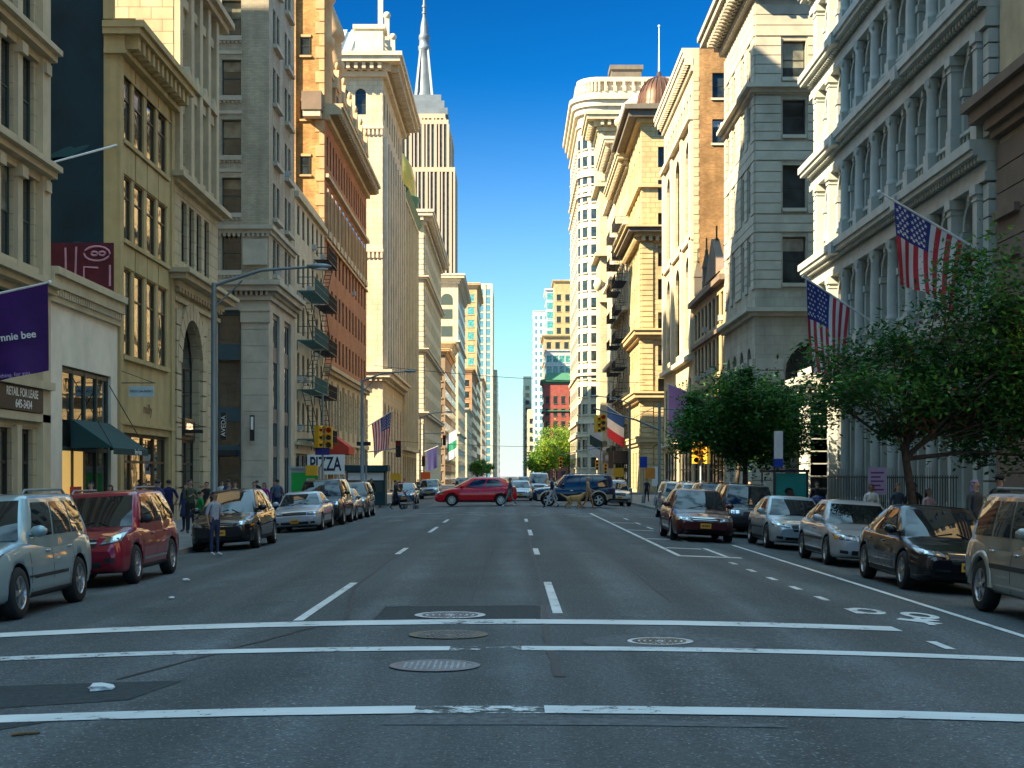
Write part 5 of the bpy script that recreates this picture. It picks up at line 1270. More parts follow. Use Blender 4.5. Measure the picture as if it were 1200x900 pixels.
banner('green and white cloth banner far down the left side', (-15.2, 331.5, 11), (-12.6, 331.5, 12.5), 2.4, 6, [FW, mat('banner_green', (.03, .25, .15)), FW], .3)
banner('small white banner beside the park trees on the right', (15.2, 236, 9), (12.6, 236, 10.5), 2.4, 5, [FW, GNFRAME, FW], .3)
banner('dark blue banner on the left facade beyond the flag', (-15.2, 250.5, 6), (-12.8, 250.5, 7), 2, 3.6, mat('navy_cloth', (.03, .03, .12)), .3)

# signs, shelters, boxes -----------------------------------------------
def blade_sign(label, x, y, z, w, h, txt, m, tm, size, arm=True, sx=1.):
    root = empty('hanging_sign', label, 'sign', (x, y, z)); s = 1 if x < 0 else -1
    mb = MB(); mb.box(*sorted((s*.35, s*(.35+w))), -.04, .04, -h, 0); o = mb.build('panel', m, root)
    mb = MB(); mb.tube([(0, 0, .12), (s*(.4+w), 0, .12)], .02, 6); mb.tube([(0, 0, .6), (s*(.3+w), 0, .14)], .012, 5); mb.build('bracket', BLACKM, root)
    if txt: text('lettering', txt, size, tm, o, (s*(.35+w/2), -.05, -h/2), WS, sx=sx)
    return root
blade_sign('pale blue hanging shop sign between the white shop and olive loft', -15.2, 56.3, 5.3, .95, .42, 'TROY LAUNDRY', mat('pale_blue_sign', (.4, .5, .52)), SIGNB, .12)
blade_sign('thin dark sign on the sandstone pier next to arched doorway', -15.2, 65.5, 3.9, .9, .16, '', SIGNB, SIGNW, .1)
root = empty('vertical_sign', 'dark vertical sign with white letters right of the arched doorway', 'sign', (-15.2, 75.3, 2.5)); mb = MB(); mb.box(.1, .38, -.05, .05, 1.2, 2.6); o = mb.build('panel', SIGNB, root); text('lettering', 'AVEDA', .34, SIGNW, o, (.24, -.06, 1.9), (R(90), R(-90), 0))
root = empty('vertical_sign', 'narrow dark sign with red and white top at grey corner building', 'sign', (-16.2, 90.4, 3.4)); mb = MB(); mb.box(-.14, .14, 0, .1, .6, 2.2); o = mb.build('panel', SIGNB, root); mb = MB(); mb.box(-.08, .08, -.015, -.005, 1.3, 2.1); mb.build('lettering', SIGNW, o)
root = empty('pizza_sign', 'white shop sign with bold dark PIZZA lettering near the traffic signal', 'sign', (-10.6, 84, 1.0))
mb = MB(); mb.box(-1.25, .9, -.05, .05, .9, 2.05); o = mb.build('panel', SIGNW, root); text('lettering', 'PIZZA', 1.12, mat('navy_ink', (.02, .03, .07)), o, (-.2, -.06, 1.47), WS, sx=.60, bold=.022)
mb = MB(); mb.box(-1.2, -1.12, -.04, .04, -1.17, .9); mb.box(.75, .83, -.04, .04, -1.17, .9); mb.build('post', STEEL, root)
mb = MB(); awn = None
root = empty('phone_kiosk', 'kiosk with bright green advert panel on the left pavement', 'kiosk', (-10.3, 72.4, GZ))
mb = MB(); mb.box(-.75, .75, -.35, .35, 0, .35); mb.box(-.78, -.66, -.36, .36, .35, 2.35); mb.box(.66, .78, -.36, .36, .35, 2.35); mb.box(-.66, .66, -.3, .34, 2.15, 2.35); mb.box(-.8, .8, -.4, .4, 2.35, 2.45); mb.build('frame', ZINC, root)
mb = MB(); mb.box(-.66, .66, -.3, -.24, .35, 2.15); o = mb.build('advert_panel', mat('green_advert', (.02, .42, .07), rough=.3), root)
mb = MB(); mb.ball((.3, -.3, .9), (.22, .02, .32), 10); mb.ball((.3, -.3, 1.3), (.13, .02, .15), 10); mb.build('figure_print', mat('dark_green_ink', (.01, .06, .03)), o)
root = empty('newsstand', 'dark green newsstand box with pale band beyond the left parked cars', 'newsstand', (-7.9-1.9, 98, GZ))
mb = MB(); mb.box(-1.3, 1.3, -.8, .8, 0, 2.3); mb.box(-1.5, 1.5, -1.1, 1.0, 2.3, 2.7); mb.build('cabin', mat('newsstand_green', (.015, .05, .06), rough=.6), root); mb = MB(); mb.box(-1.2, 1.2, -.83, -.8, 1.7, 2.2); mb.build('band', SIGNW, root); mb = MB(); mb.box(-1.1, 1.1, -.84, -.8, .9, 1.6); mb.build('counter', GNFRAME, root)
root = empty('bus_shelter', 'bus shelter with teal portrait poster under the trees on the right', 'bus shelter', (10.95, 57, GZ)); root.scale = (.8, .8, .85)
mb = MB(); mb.box(-.85, -.75, -.1, .1, 0, 2.5); mb.box(.75, .85, -.1, .1, 0, 2.5); mb.box(-.9, .9, -.15, 3.6, 2.5, 2.62); mb.box(-.75, .75, -.08, .08, .25, .45); mb.box(.8, .86, 3.3, 3.4, 0, 2.5); mb.box(-.86, -.8, 3.3, 3.4, 0, 2.5); mb.build('frame', BLACKM, root)
mb = MB(); mb.box(-.75, .75, -.07, .05, .45, 2.45); o = mb.build('poster', mat('teal_poster', (.02, .26, .22), rough=.3), root)
mb = MB(); mb.prism([(-.45, .5), (.55, .5), (.5, .85), (.28, 1.12), (.1, 1.2), (.02, 1.12), (-.3, .9)], 0, .006); q = mb.build('figure_print', [mat('poster_dark', (.015, .012, .012))], o, (0, -.072, 0)); q.rotation_euler = (R(90), 0, 0)
mb = MB(); mb.ball((0, 0, 0), (.2, .012, .26), 12); mb.build('face_print', mat('poster_brown', (.10, .045, .03)), o, (-.02, -.075, 1.45)).rotation_euler = (0, R(-18), 0)
mb = MB(); mb.ball((0, 0, 0), (.22, .008, .17), 12); mb.build('hair_print', mat('poster_dark', (.015, .012, .012)), o, (-.1, -.073, 1.62))
root = empty('bus_stop_sign', 'bus stop post with white and blue timetable plate in front of the tree', 'sign', (9.5, 52.5, GZ)); pole_(root, 3.6, .03, BLACKM)
mb = MB(); mb.box(-.02, .3, -.03, .03, 2.6, 3.6); mb.build('plate', SIGNW, root); mb = MB(); mb.box(-.02, .3, -.032, .032, 2.3, 2.6); mb.build('blue_plate', mat('blue_plate', (.02, .06, .4)), root)
root = empty('mailbox', 'dark blue mailbox beside the stone portal on the right', 'mailbox', (10.55, 50, GZ)); mb = MB(); mb.box(-.3, .3, -.3, .3, .15, 1.0); mb.lathe([(0, -.3), (.3, -.3), (.3, .3), (0, .3)], 14, (0, 0, 1.0), axis='y', a0=0, a1=math.pi)
for a in (-.22, .22):
    for e in (-.22, .22): mb.box(a-.04, a+.04, e-.04, e+.04, 0, .15)
mb.build('body', mat('mailbox_blue', (.01, .025, .13), rough=.35), root); mb = MB(); mb.box(-.2, .2, -.33, -.3, .95, 1.1); mb.build('slot', BLACKM, root); mb = MB(); mb.box(-.12, .12, -.31, -.3, .5, .8); mb.build('label_plate', SIGNW, root)
root = empty('pole_sign', 'lilac poster on a post among pedestrians before the cast iron columns', 'sign', (11.2, 44.5, GZ)); pole_(root, 1.6, .025, BLACKM); mb = MB(); mb.box(-.28, .28, -.03, 0, 1.4, 2.25); o = mb.build('plate', mat('lilac_poster', (.42, .33, .5)), root); mb = MB()
for k in range(5): mb.box(-.2, .2-(k % 2)*.1, -.036, -.03, 2.05-k*.13, 2.1-k*.13)
mb.build('lettering', mat('purple_ink', (.15, .05, .2)), o)
for (nm, lb, x, y, z, w, h, m_) in (('street_sign', 'dark street name sign above the red awning on the left', -9.4, 92.0, 3.9, .9, .25, SIGNB), ('street_sign', 'blue street sign on post at the right before yellow stone building', 9.6, 106, 2.6, .55, .8, mat('blue_plate', (.02, .06, .4)))):
    root = empty(nm, lb, 'sign', (x, y, GZ)); pole_(root, z+h, .03); mb = MB(); mb.box(-w/2, w/2, -.06, -.035, z, z+h); mb.build('plate', m_, root)
for lb, x, y, w, h, z, m_ in (('orange construction sign far down the left pavement', -9.0, 150, 1.1, 1.1, 1.3, mat('orange_sign', (.75, .12, .02))), ('small yellow parking sign on left pavement beyond newsstand', -9.6, 120, .9, .6, 1.6, YSIG), ('orange and yellow warning sign under the right traffic signal', 9.4, 128, .9, .8, 1.9, YSIG), ('white parking sign board under the right hand facade', 9.6, 97, .5, 1.3, 1.3, SIGNW)):
    root = empty('post_sign', lb, 'sign', (x, y, GZ)); pole_(root, z+h, .03); mb = MB(); mb.box(-w/2, w/2, -.06, -.03, z, z+h); mb.build('plate', m_, root)
F = None
mb = MB(); mb.add([(-15.2, 119, 5.5), (-15.2, 123, 5.5), (-13.4, 123, 4.2), (-13.4, 119, 4.2), (-13.4, 123, 3.6), (-13.4, 119, 3.6), (-15.2, 119, 3.6), (-15.2, 119, 5.5)], [(0, 1, 2, 3), (3, 2, 4, 5), (6, 7, 3, 5)]); root = empty('shop_awning', 'bright red shop awning on the left below brick building', 'awning', (0, 0, 0)); mb.build('cloth', REDAW, root); mb = MB(); mb.tube([(-15.2, 119.05, 3.62), (-13.42, 119.05, 3.62)], .03, 5); mb.tube([(-15.2, 122.95, 3.62), (-13.42, 122.95, 3.62)], .03, 5); mb.build('frame', BLACKM, root)
# wires over the street
def wire(label, pts, r=.018):
    mb = MB(); P = [Vector(p) for p in pts]; q = []
    for a, e in zip(P[:-1], P[1:]):
        for i in range(12): f = i/12; v = a.lerp(e, f); v.z -= .5*4*f*(1-f)*(e-a).length/40; q.append(v)
    q.append(P[-1]); mb.tube(q, r, 5); tag(mb.build('cable', BLACKM), label, 'cable')
wire('thin dark cable crossing the street above the far cars', [(-15.2, 160, 14), (15.2, 166, 12.5)], .03)
wire('thin dark cable over the far street below the first one', [(-15.2, 196, 6.5), (15.2, 200, 6)], .03)
root = empty('wall_lamp_arm', 'slanting white pole with lamp sticking out over the dark mural', 'pole', (-15.3, 56.2, 14.6)); mb = MB(); mb.tube([(.0, -.1, 0), (-2.2, -2.6, -1.35)], [.05, .04], 6); mb.build('pole', SIGNW, root); mb = MB(); mb.ball((-2.3, -2.7, -1.42), (.28, .2, .12), 8); mb.build('lamp_head', STEEL, root)
# ================================================================== CARS (front of the car at +x)
TYRE = mat('tyre_rubber', (.018, .018, .018), rough=.85); RIM = mat('alloy_rim', (.45, .46, .47), rough=.28, metal=.85, var=.06); WELL = mat('wheel_well', (.008, .008, .008), rough=.9)
HEADL = mat('headlight_lens', (.24, .27, .29), rough=.08, metal=.25, var=.4, vscale=14, coat=1); AMBER = mat('amber_lens', (.6, .22, .03), rough=.15, coat=1); TAIL = mat('tail_lens', (.35, .012, .012), rough=.12, coat=1)
CHROME = mat('chrome', (.6, .61, .62), rough=.12, metal=1, var=.03); GRILL = mat('dark_grille', (.015, .016, .017), rough=.45); PLATEY = mat('yellow_plate', (.65, .33, .03), rough=.5); PLATEW = mat('white_plate', (.6, .6, .58), rough=.5); TRIM = mat('dark_plastic', (.02, .021, .022), rough=.6); SEAM = mat('panel_gap', (.006, .006, .006), rough=.8); INK = mat('plate_ink', (.03, .03, .06))
def lerp_tab(tab, x):
    tab = sorted(tab)
    if x <= tab[0][0]: return tab[0][1]
    for (a, va), (b, vb) in zip(tab[:-1], tab[1:]):
        if x <= b:
            t_ = (x-a)/(b-a); t_ = t_*t_*(3-2*t_)*.55+t_*.45
            return va+(vb-va)*t_
    return tab[-1][1]
WH = {}
def wheel_parts(r, w, spokes):
    k = (r, w, spokes)
    if k in WH: return WH[k]
    mb = MB(); mb.lathe([(r*.66, -w*.5), (r*.93, -w*.5), (r, -w*.36), (r, w*.36), (r*.93, w*.5), (r*.66, w*.5)], 28, axis='y'); ty = mb.mesh('wheel', TYRE)
    mb = MB(); R_ = r*.67
    mb.lathe([(R_, -w*.5), (R_, w*.46), (R_*.93, w*.5), (R_*.88, w*.42), (R_*.86, w*.1)], 28, axis='y')
    mb.lathe([(0, w*.1), (R_*.87, w*.1)], 28, axis='y', mi=1)
    mb.lathe([(0, w*.47), (R_*.16, w*.47), (R_*.2, w*.36), (R_*.2, w*.12)], 14, axis='y')
    for i in range(spokes):
        a = 2*math.pi*i/spokes; ca, sa = math.cos(a), math.sin(a); h0, h1 = R_*.10*5/spokes+.012, R_*.15*5/spokes+.012
        pts = []
        for q0, y0 in ((w*.2, 0), (w*.43, 1)):
            for rr, hh in ((R_*.12, h0), (R_*.92, h1)):
                for s in (-1, 1): pts.append((rr*ca-s*hh*sa, q0, rr*sa+s*hh*ca))
        mb.add(pts, [(4, 5, 7, 6), (0, 1, 5, 4), (1, 3, 7, 5), (3, 2, 6, 7), (2, 0, 4, 6)])
    ri = mb.mesh('rim', [RIM, WELL]); WH[k] = (ty, ri); return WH[k]
PAINT0 = paint('paint_default', (.3, .3, .3))
def make_car(S):
    L, W_, wr = S['L'], S['W']/2, S['wr']; hl = L/2; top, bot, wid = S['top'], S['bot'], S['wid']; xf, xr = S['axles']
    xs = []
    N = 54
    for i in range(N+1):
        u = -1+2*i/N; xs.append(hl*(math.copysign(1-(1-abs(u))**1.7, u)))
    ring = [(0, 0, 0), (.6, 0, 0), (.9, .0, .0), (.965, .06, 0), (.99, .2, 0), (1.0, .42, 0), (1.0, .58, 0), (.985, .74, 0), (.965, .86, 0), (.93, .945, 0), (.86, .985, 0), (.7, 1.0, 0), (.4, 1.0, .018), (0, 1.0, .025)]
    vs = []; M_ = len(ring)
    for x in xs:
        zt, zb, w = lerp_tab(top, x), lerp_tab(bot, x), lerp_tab(wid, x)*W_
        for yy, zz, cr in ring: vs.append((x, yy*w, zb+(zt-zb)*zz+cr))
        for yy, zz, cr in ring[-2:0:-1]: vs.append((x, -yy*w, zb+(zt-zb)*zz+cr))
    n = 2*M_-2; fs = [(i*n+k, i*n+(k+1) % n, (i+1)*n+(k+1) % n, (i+1)*n+k) for i in range(N) for k in range(n)]
    mb = MB(); mb.add(vs, fs, 0, True); mb.add(vs[:n], [tuple(range(n))[::-1]], 0); mb.add(vs[-n:], [tuple(range(n))], 0)
    me = mb.mesh('body', [PAINT0, WELL]); bo = link('tmp', me)
    bm = bmesh.new(); bm.from_mesh(me); bmesh.ops.remove_doubles(bm, verts=bm.verts, dist=1e-5); bmesh.ops.recalc_face_normals(bm, faces=bm.faces); bm.to_mesh(me); bm.free()
    wz = wr; cut = MB()
    ya = W_-.34
    for ax in (xf, xr):
        for s in (-1, 1): cut.lathe([(0, s*ya), (wr+.055, s*ya), (wr+.055, s*(W_+.3)), (0, s*(W_+.3))], 32, (ax, 0, wz), 0, axis='y', smooth=False)
    cm = cut.mesh('cut', WELL); bm = bmesh.new(); bm.from_mesh(cm); bmesh.ops.remove_doubles(bm, verts=bm.verts, dist=1e-5); bmesh.ops.recalc_face_normals(bm, faces=bm.faces); bm.to_mesh(cm); bm.free()
    co = link('tmp_cut', cm); md = bo.modifiers.new('b', 'BOOLEAN'); md.operation = 'DIFFERENCE'; md.object = co; md.solver = 'EXACT'; md.material_mode = 'TRANSFER'
    body = evaluated(bo); bpy.data.objects.remove(co)
    # cabin
    xA, xB, xC, xD = S['cab']; zB = S['belt']; zR = S['H']; wb, wt = S.get('cw', .93)*W_, S.get('ct', .72)*W_
    def zbelt(x): return lerp_tab(top, x)-.015
    bow = S.get('bow', .16)
    def G(side, a, k, off=0.):
        """cabin surface. side f/r: a across -1..1; side l/R: a from front 0 to rear 1; k from belt 0 to roof 1"""
        kk = k; bulge = .05*math.sin(math.pi*kk*.9)
        if side in 'fr':
            x0, x1 = (xA, xB) if side == 'f' else (xD, xC); sg = 1 if side == 'f' else -1
            w = wb+(wt-wb)*kk; x = x0+(x1-x0)*kk+sg*(bow*(1-a*a)-bow)*(1-.4*kk)+sg*bulge
            y = a*w; z = min(zbelt(x), zB) if kk <= 0 else None
            zb_ = zbelt(x0); z = zb_+(zR-zb_)*kk
            p_ = Vector((x+sg*off, y, z+off*.5))
        else:
            sg = 1 if side == 'l' else -1
            xa = xA+(xB-xA)*kk-bow*(1-.4*kk); xd = xD+(xC-xD)*kk+bow*(1-.4*kk); x = xa+(xd-xa)*a
            w = wb+(wt-wb)*kk; zb_ = zbelt(xA)*(1-a)+zbelt(xD)*a
            y = sg*(w+.05*math.sin(math.pi*a)+bulge*.6); z = zb_+(zR-zb_)*kk
            p_ = Vector((x, y+sg*off, z+off*.3))
        return p_
    ks = [0, .12, .3, .5, .7, .85, .95, 1.0]
    loop = [('f', -1+2*i/10) for i in range(11)]+[('l', i/14) for i in range(1, 14)]+[('r', 1-2*i/10) for i in range(11)]+[('R', 1-i/14) for i in range(1, 14)]
    cb = MB(); m = len(loop); vs = []
    for k in ks:
        for s, a in loop: vs.append(G(s, a, k) - Vector((0, 0, .12 if k == 0 else 0)))
    cx = (xB+xC)/2; last = vs[-m:]
    for f, dz in ((.94, .028), (.8, .05), (.5, .066), (.2, .07)):
        for v in last: vs.append(Vector((cx+(v.x-cx)*f, v.y*f, zR+dz+(v.z-zR)*f)))
    rr = len(ks)+4
    fs = [(i*m+j, i*m+(j+1) % m, (i+1)*m+(j+1) % m, (i+1)*m+j) for i in range(rr-1) for j in range(m)]
    cb.add(vs, fs, 0, True); cb.f.append(tuple(range((rr-1)*m, rr*m))); cb.m.append(0); cb.sm.append(True)
    def patch(side, a0, a1, k0, k1, na=8, nk=6, off=.008, slant=(0, 0)):
        q = MB(); vs = []
        for j in range(nk+1):
            k = k0+(k1-k0)*j/nk
            for i in range(na+1):
                t_ = i/na; a = (a0+slant[0]*(1-j/nk))*(1-t_)+(a1+slant[1]*(1-j/nk))*t_
                vs.append(G(side, a, k, off))
        q.add(vs, [(j*(na+1)+i, j*(na+1)+i+1, (j+1)*(na+1)+i+1, (j+1)*(na+1)+i) for j in range(nk) for i in range(na)], 0, True)
        return q
    root = bpy.data.objects.new('car_prototype', None); COL.objects.link(root)
    bod = link('body', body, root)
    cab = cb.build('cabin', PAINT0, bod)
    tree = BVHTree.FromPolygons([v.co[:] for v in body.vertices], [p_.vertices[:] for p_ in body.polygons])
    patch('f', -.93, .93, .04, .93).build('windshield', GLC, root)
    patch('r', -.9, .9, S.get('rk', .1), .9).build('rear_window', GLC, root)
    for s in 'lR':
        for a0, a1 in S['side']: patch(s, a0, a1, .09, .87).build('side_window', GLC, root)
    def proj(name, quad, axis, m_, off=.008, n=6, parent=None, mi=0):
        """outline (four corners) pressed onto the body: axis +x front, -x rear, +y/-y side"""
        q = MB(); vs = []; ok = True
        a, b_, c_, d_ = [Vector(p_) for p_ in quad]
        for j in range(n+1):
            for i in range(n+1):
                u, v = i/n, j/n; pt = (a*(1-u)+b_*u)*(1-v)+(d_*(1-u)+c_*u)*v
                if axis in ('x', '-x'):
                    sg = 1 if axis == 'x' else -1; o = Vector((sg*10, pt.x, pt.y)); dr = Vector((-sg, 0, 0))
                else:
                    sg = 1 if axis == 'y' else -1; o = Vector((pt.x, sg*10, pt.y)); dr = Vector((0, -sg, 0))
                h, nn, _, _ = tree.ray_cast(o, dr)
                if h is None: return None
                if nn.dot(dr) > 0: nn = -nn
                vs.append(h+nn*off)
        q.add(vs, [(j*(n+1)+i, j*(n+1)+i+1, (j+1)*(n+1)+i+1, (j+1)*(n+1)+i) for j in range(n) for i in range(n)], 0, True)
        return q.build(name, m_, parent or root)
    for s in (-1, 1):
        for qd in S['head']:
            cy, cz = sum(q[0] for q in qd)/4, sum(q[1] for q in qd)/4
            hl_ = proj('headlight', [(s*y, z) for y, z in qd], 'x', HEADL, .012)
            if hl_ is None: continue
            proj('headlight_rim', [(s*(cy+(y-cy)*1.1), cz+(z-cz)*1.28) for y, z in qd], 'x', GRILL, .006, 6, hl_)
            for f in (-.45, .4):
                by, bz = cy+f*(qd[1][0]-qd[0][0])*.5, cz+f*(qd[1][1]-qd[0][1])*.5; rr_ = abs(qd[2][1]-qd[1][1])*.3
                proj('bulb', [(s*(by-rr_), bz-rr_), (s*(by+rr_), bz-rr_), (s*(by+rr_), bz+rr_), (s*(by-rr_), bz+rr_)], 'x', CHROME, .02, 3, hl_)
        for qd in S.get('amber', []): proj('turn_signal', [(s*y, z) for y, z in qd], 'x', AMBER, .012, 4)
        for qd in S.get('fog', []): proj('fog_lamp', [(s*y, z) for y, z in qd], 'x', S.get('fogm', GRILL), .006, 4)
        for qd in S['tail']: proj('tail_light', [(s*y, z) for y, z in qd], '-x', TAIL, .01)
        ax = 'y' if s > 0 else '-y'
        for x0, x1, zt in S['doors']:
            d_ = MB()
            o1 = proj('door_seam', [(x0-.009, .36), (x0+.009, .36), (x0+.009, zt), (x0-.009, zt)], ax, SEAM, .002, 5)
        xe = S['doors'][-1][1]; proj('door_seam', [(xe-.006, .62), (xe+.006, .62), (xe+.006, S['doors'][-1][2]), (xe-.006, S['doors'][-1][2])], ax, SEAM, .002, 5)
        for x0, x1, zt in S['doors']:
            z = zt-.13; hx = x1+.12
            mb = MB(); h = tree.ray_cast(Vector((hx, s*5, z)), Vector((0, -s, 0)))[0]
            if h: mb.ball((hx+.06, h.y+s*.012, z), (.11, .022, .02), 8); mb.build('door_handle', PAINT0 if S.get('hp', 1) else CHROME, root)
        x0, x1, zz = S['mold']; proj('side_molding', [(x0, zz), (x1, zz), (x1, zz+S.get('moldh', .05)), (x0, zz+S.get('moldh', .05))], ax, S.get('moldm', TRIM), .01, 8)
        proj('sill', [(xr+wr+.1, .25), (xf-wr-.1, .25), (xf-wr-.1, .33), (xr+wr+.1, .33)], ax, S.get('sillm', TRIM), .008, 8)
        if S.get('clad'):   # lower body cladding in a second tone
            z1 = S['clad']
            proj('cladding', [(xr+wr+.06, .27), (xf-wr-.06, .27), (xf-wr-.06, z1), (xr+wr+.06, z1)], ax, S['cladm'], .012, 10)
            proj('cladding', [(xf+wr+.06, .4), (hl-.28, .4), (hl-.28, z1), (xf+wr+.06, z1)], ax, S['cladm'], .012, 6); proj('cladding', [(-hl+.2, .45), (xr-wr-.06, .45), (xr-wr-.06, z1), (-hl+.2, z1)], ax, S['cladm'], .012, 6)
        if S.get('flare'):
            for axx in (xf, xr):
                q = MB(); q.lathe([(wr+.05, W_-.05), (wr+.06, W_+.03), (wr+.13, W_+.015), (wr+.15, W_-.06)], 16, (axx, 0, wz), axis='y', a0=0, a1=math.pi)
                q.v = [(x, y*s, z) for x, y, z in q.v]; q.build('wheel_flare', S.get('flarem', PAINT0), root)
        # mirror
        mp_ = G('l', .07, .12); mb = MB(); my = s*(mp_.y+.13); mx = mp_.x-.02
        mb.ball((mx, my, mp_.z+.06), (.085, .125, .085), 10); mb.tube([(mx, s*(mp_.y-.03), mp_.z+.02), (mx, my, mp_.z+.03)], .03, 6); mb.build('wing_mirror', PAINT0 if S.get('mp', 1) else TRIM, root)
        if S.get('rails'):
            mb = MB(); y = s*wt*.88; z = zR+.055
            mb.tube([(xB-.25, y, z-.03), (xB-.4, y, z+.05), (xC+.3, y, z+.05), (xC+.15, y, z-.03)], .022, 6); mb.build('roof_rail', STEEL, root)
    if S.get('rack'):
        mb = MB()
        for q in range(3): x = xB-.5-(xB-xC-1.0)*q/2; mb.tube([(x, -wt*.9, zR+.1), (x, wt*.9, zR+.1)], .02, 6)
        mb.build('roof_rack', BLACKM, root)
    for qd in S['grille']: proj('grille', qd, 'x', GRILL, .006, 8)
    for qd in S.get('bars', []): proj('grille_bar', qd, 'x', CHROME, .014, 8)
    for qd in S['intake']: proj('air_intake', qd, 'x', GRILL, .004, 8)
    if S.get('bumper'): proj('bumper', S['bumper'], 'x', S.get('bumperm', TRIM), .02, 10)
    pm = S.get('plate', PLATEY); pz = S.get('pz', .48); o = proj('number_plate', [(-.155, pz-.075), (.155, pz-.075), (.155, pz+.075), (-.155, pz+.075)], 'x', pm, .026, 3)
    o2 = proj('number_plate', [(.155, .78), (-.155, .78), (-.155, .92), (.155, .92)], '-x', pm, .012, 3)
    h = tree.ray_cast(Vector((10, 0, pz)), Vector((-1, 0, 0)))[0]
    mb = MB()
    for q in range(6): mb.box(h.x+.028, h.x+.032, -.12+q*.04, -.095+q*.04, pz-.03, pz+.03)
    mb.build('lettering', INK, o)
    # hood shut lines, wipers
    mb = MB()
    for s in (-1, 1):
        P0 = G('f', s*.5, .02, .02); P1 = G('f', s*.05+.15, .2, .02); mb.tube([P0, P1], .009, 4)
    mb.build('wiper', TRIM, root)
    ty, ri = wheel_parts(wr, S.get('tw', .22), S.get('spokes', 5))
    for axx in (xf, xr):
        for s in (-1, 1):
            o = link('wheel', ty, root, (axx, s*(W_-.115), wz), 0 if s > 0 else math.pi); link('rim', ri, o)
    return root
def rows_(y0, y1, z0, z1): return [(-y1, z0), (y1, z0), (y1, z1), (-y1, z1)]
SEDAN = dict(L=4.62, W=1.79, wr=.32, H=1.42, axles=(1.37, -1.33), belt=.95, cab=(.98, .28, -.95, -1.72), cw=.9, ct=.68,
    top=[(2.31, .58), (2.27, .66), (2.12, .72), (1.7, .81), (1.0, .93), (.6, .95), (-1.2, 1.0), (-1.8, 1.02), (-2.15, .99), (-2.27, .86), (-2.31, .6)],
    bot=[(2.31, .36), (2.26, .24), (2.0, .19), (-1.9, .2), (-2.2, .28), (-2.31, .4)],
    wid=[(2.31, .70), (2.26, .80), (2.1, .9), (1.7, .98), (.8, 1.0), (-1.6, 1.0), (-2.05, .93), (-2.26, .82), (-2.31, .74)],
    side=[(.10, .50), (.54, .88)], head=[[(.42, .60), (.80, .62), (.82, .72), (.45, .69)]], amber=[[(.765, .615), (.825, .62), (.83, .68), (.77, .675)]],
    tail=[[(.4, .72), (.78, .72), (.78, .88), (.45, .9)]], doors=[(.75, -.15, .93), (-.17, -1.12, .95)], mold=(-1.0, 1.0, .55), grille=[rows_(0, .36, .60, .68)], bars=[rows_(0, .37, .685, .70), rows_(0, .36, .638, .646)], intake=[rows_(0, .5, .28, .38)], fog=[[(.58, .3), (.74, .31), (.74, .38), (.58, .37)]])
SPORT = dict(SEDAN, L=4.75, W=1.83, H=1.43, axles=(1.4, -1.35), wr=.335, spokes=5, cab=(1.12, .3, -.85, -1.75), moldm=PAINT0, head=[[(.40, .63), (.80, .66), (.83, .75), (.45, .69)]], amber=[], grille=[[(-.3, .52), (.3, .52), (.36, .68), (-.36, .68)]], bars=[[(-.06, .57), (.06, .57), (.06, .65), (-.06, .65)], rows_(0, .36, .68, .7)], intake=[rows_(0, .62, .27, .35)])
OLDSEDAN = dict(SEDAN, L=4.95, W=1.84, H=1.4, axles=(1.45, -1.4), wr=.315, spokes=10, cab=(.95, .35, -1.0, -1.55), top=[(2.47, .56), (2.42, .68), (2.3, .76), (1.7, .85), (.98, .95), (.6, .96), (-1.2, 1.0), (-1.8, 1.0), (-2.3, .96), (-2.42, .86), (-2.47, .6)], bot=[(2.47, .36), (2.4, .24), (2.1, .19), (-2.0, .2), (-2.35, .28), (-2.47, .4)], wid=[(2.47, .86), (2.42, .92), (2.2, .97), (1.7, .99), (.8, 1.0), (-1.8, 1.0), (-2.2, .96), (-2.42, .88), (-2.47, .82)], head=[[(.48, .62), (.86, .62), (.86, .71), (.48, .71)]], grille=[rows_(0, .44, .61, .71)], bars=[rows_(0, .45, .715, .73), rows_(0, .45, .655, .665)], bumper=rows_(0, .86, .42, .54), bumperm=PAINT0, pz=.4)
SUV = dict(L=4.72, W=1.85, wr=.36, H=1.69, axles=(1.42, -1.35), belt=1.06, cab=(1.18, .5, -1.95, -2.22), cw=.93, ct=.74, bow=.14,
    top=[(2.36, .66), (2.31, .8), (2.2, .9), (1.8, 1.0), (1.15, 1.07), (.6, 1.07), (-1.6, 1.12), (-2.1, 1.12), (-2.28, 1.06), (-2.36, .7)],
    bot=[(2.36, .42), (2.3, .3), (2.0, .24), (-1.9, .25), (-2.2, .34), (-2.36, .46)],
    wid=[(2.36, .74), (2.31, .83), (2.15, .92), (1.75, .98), (.8, 1.0), (-1.8, 1.0), (-2.15, .95), (-2.31, .87), (-2.36, .82)],
    side=[(.08, .36), (.39, .67), (.70, .93)], head=[[(.46, .76), (.80, .78), (.84, .93), (.52, .86)]], fog=[[(.56, .44), (.74, .45), (.74, .54), (.56, .53)]],
    tail=[[(.62, .85), (.84, .85), (.8, 1.08), (.6, 1.08)]], doors=[(.92, -.05, 1.02), (-.07, -1.08, 1.04)], mold=(-1.0, 1.05, .52), grille=[rows_(0, .4, .70, .87)], bars=[rows_(0, .41, .775, .80)], intake=[rows_(0, .56, .36, .5)], rails=1, rk=.12, spokes=5, pz=.55)
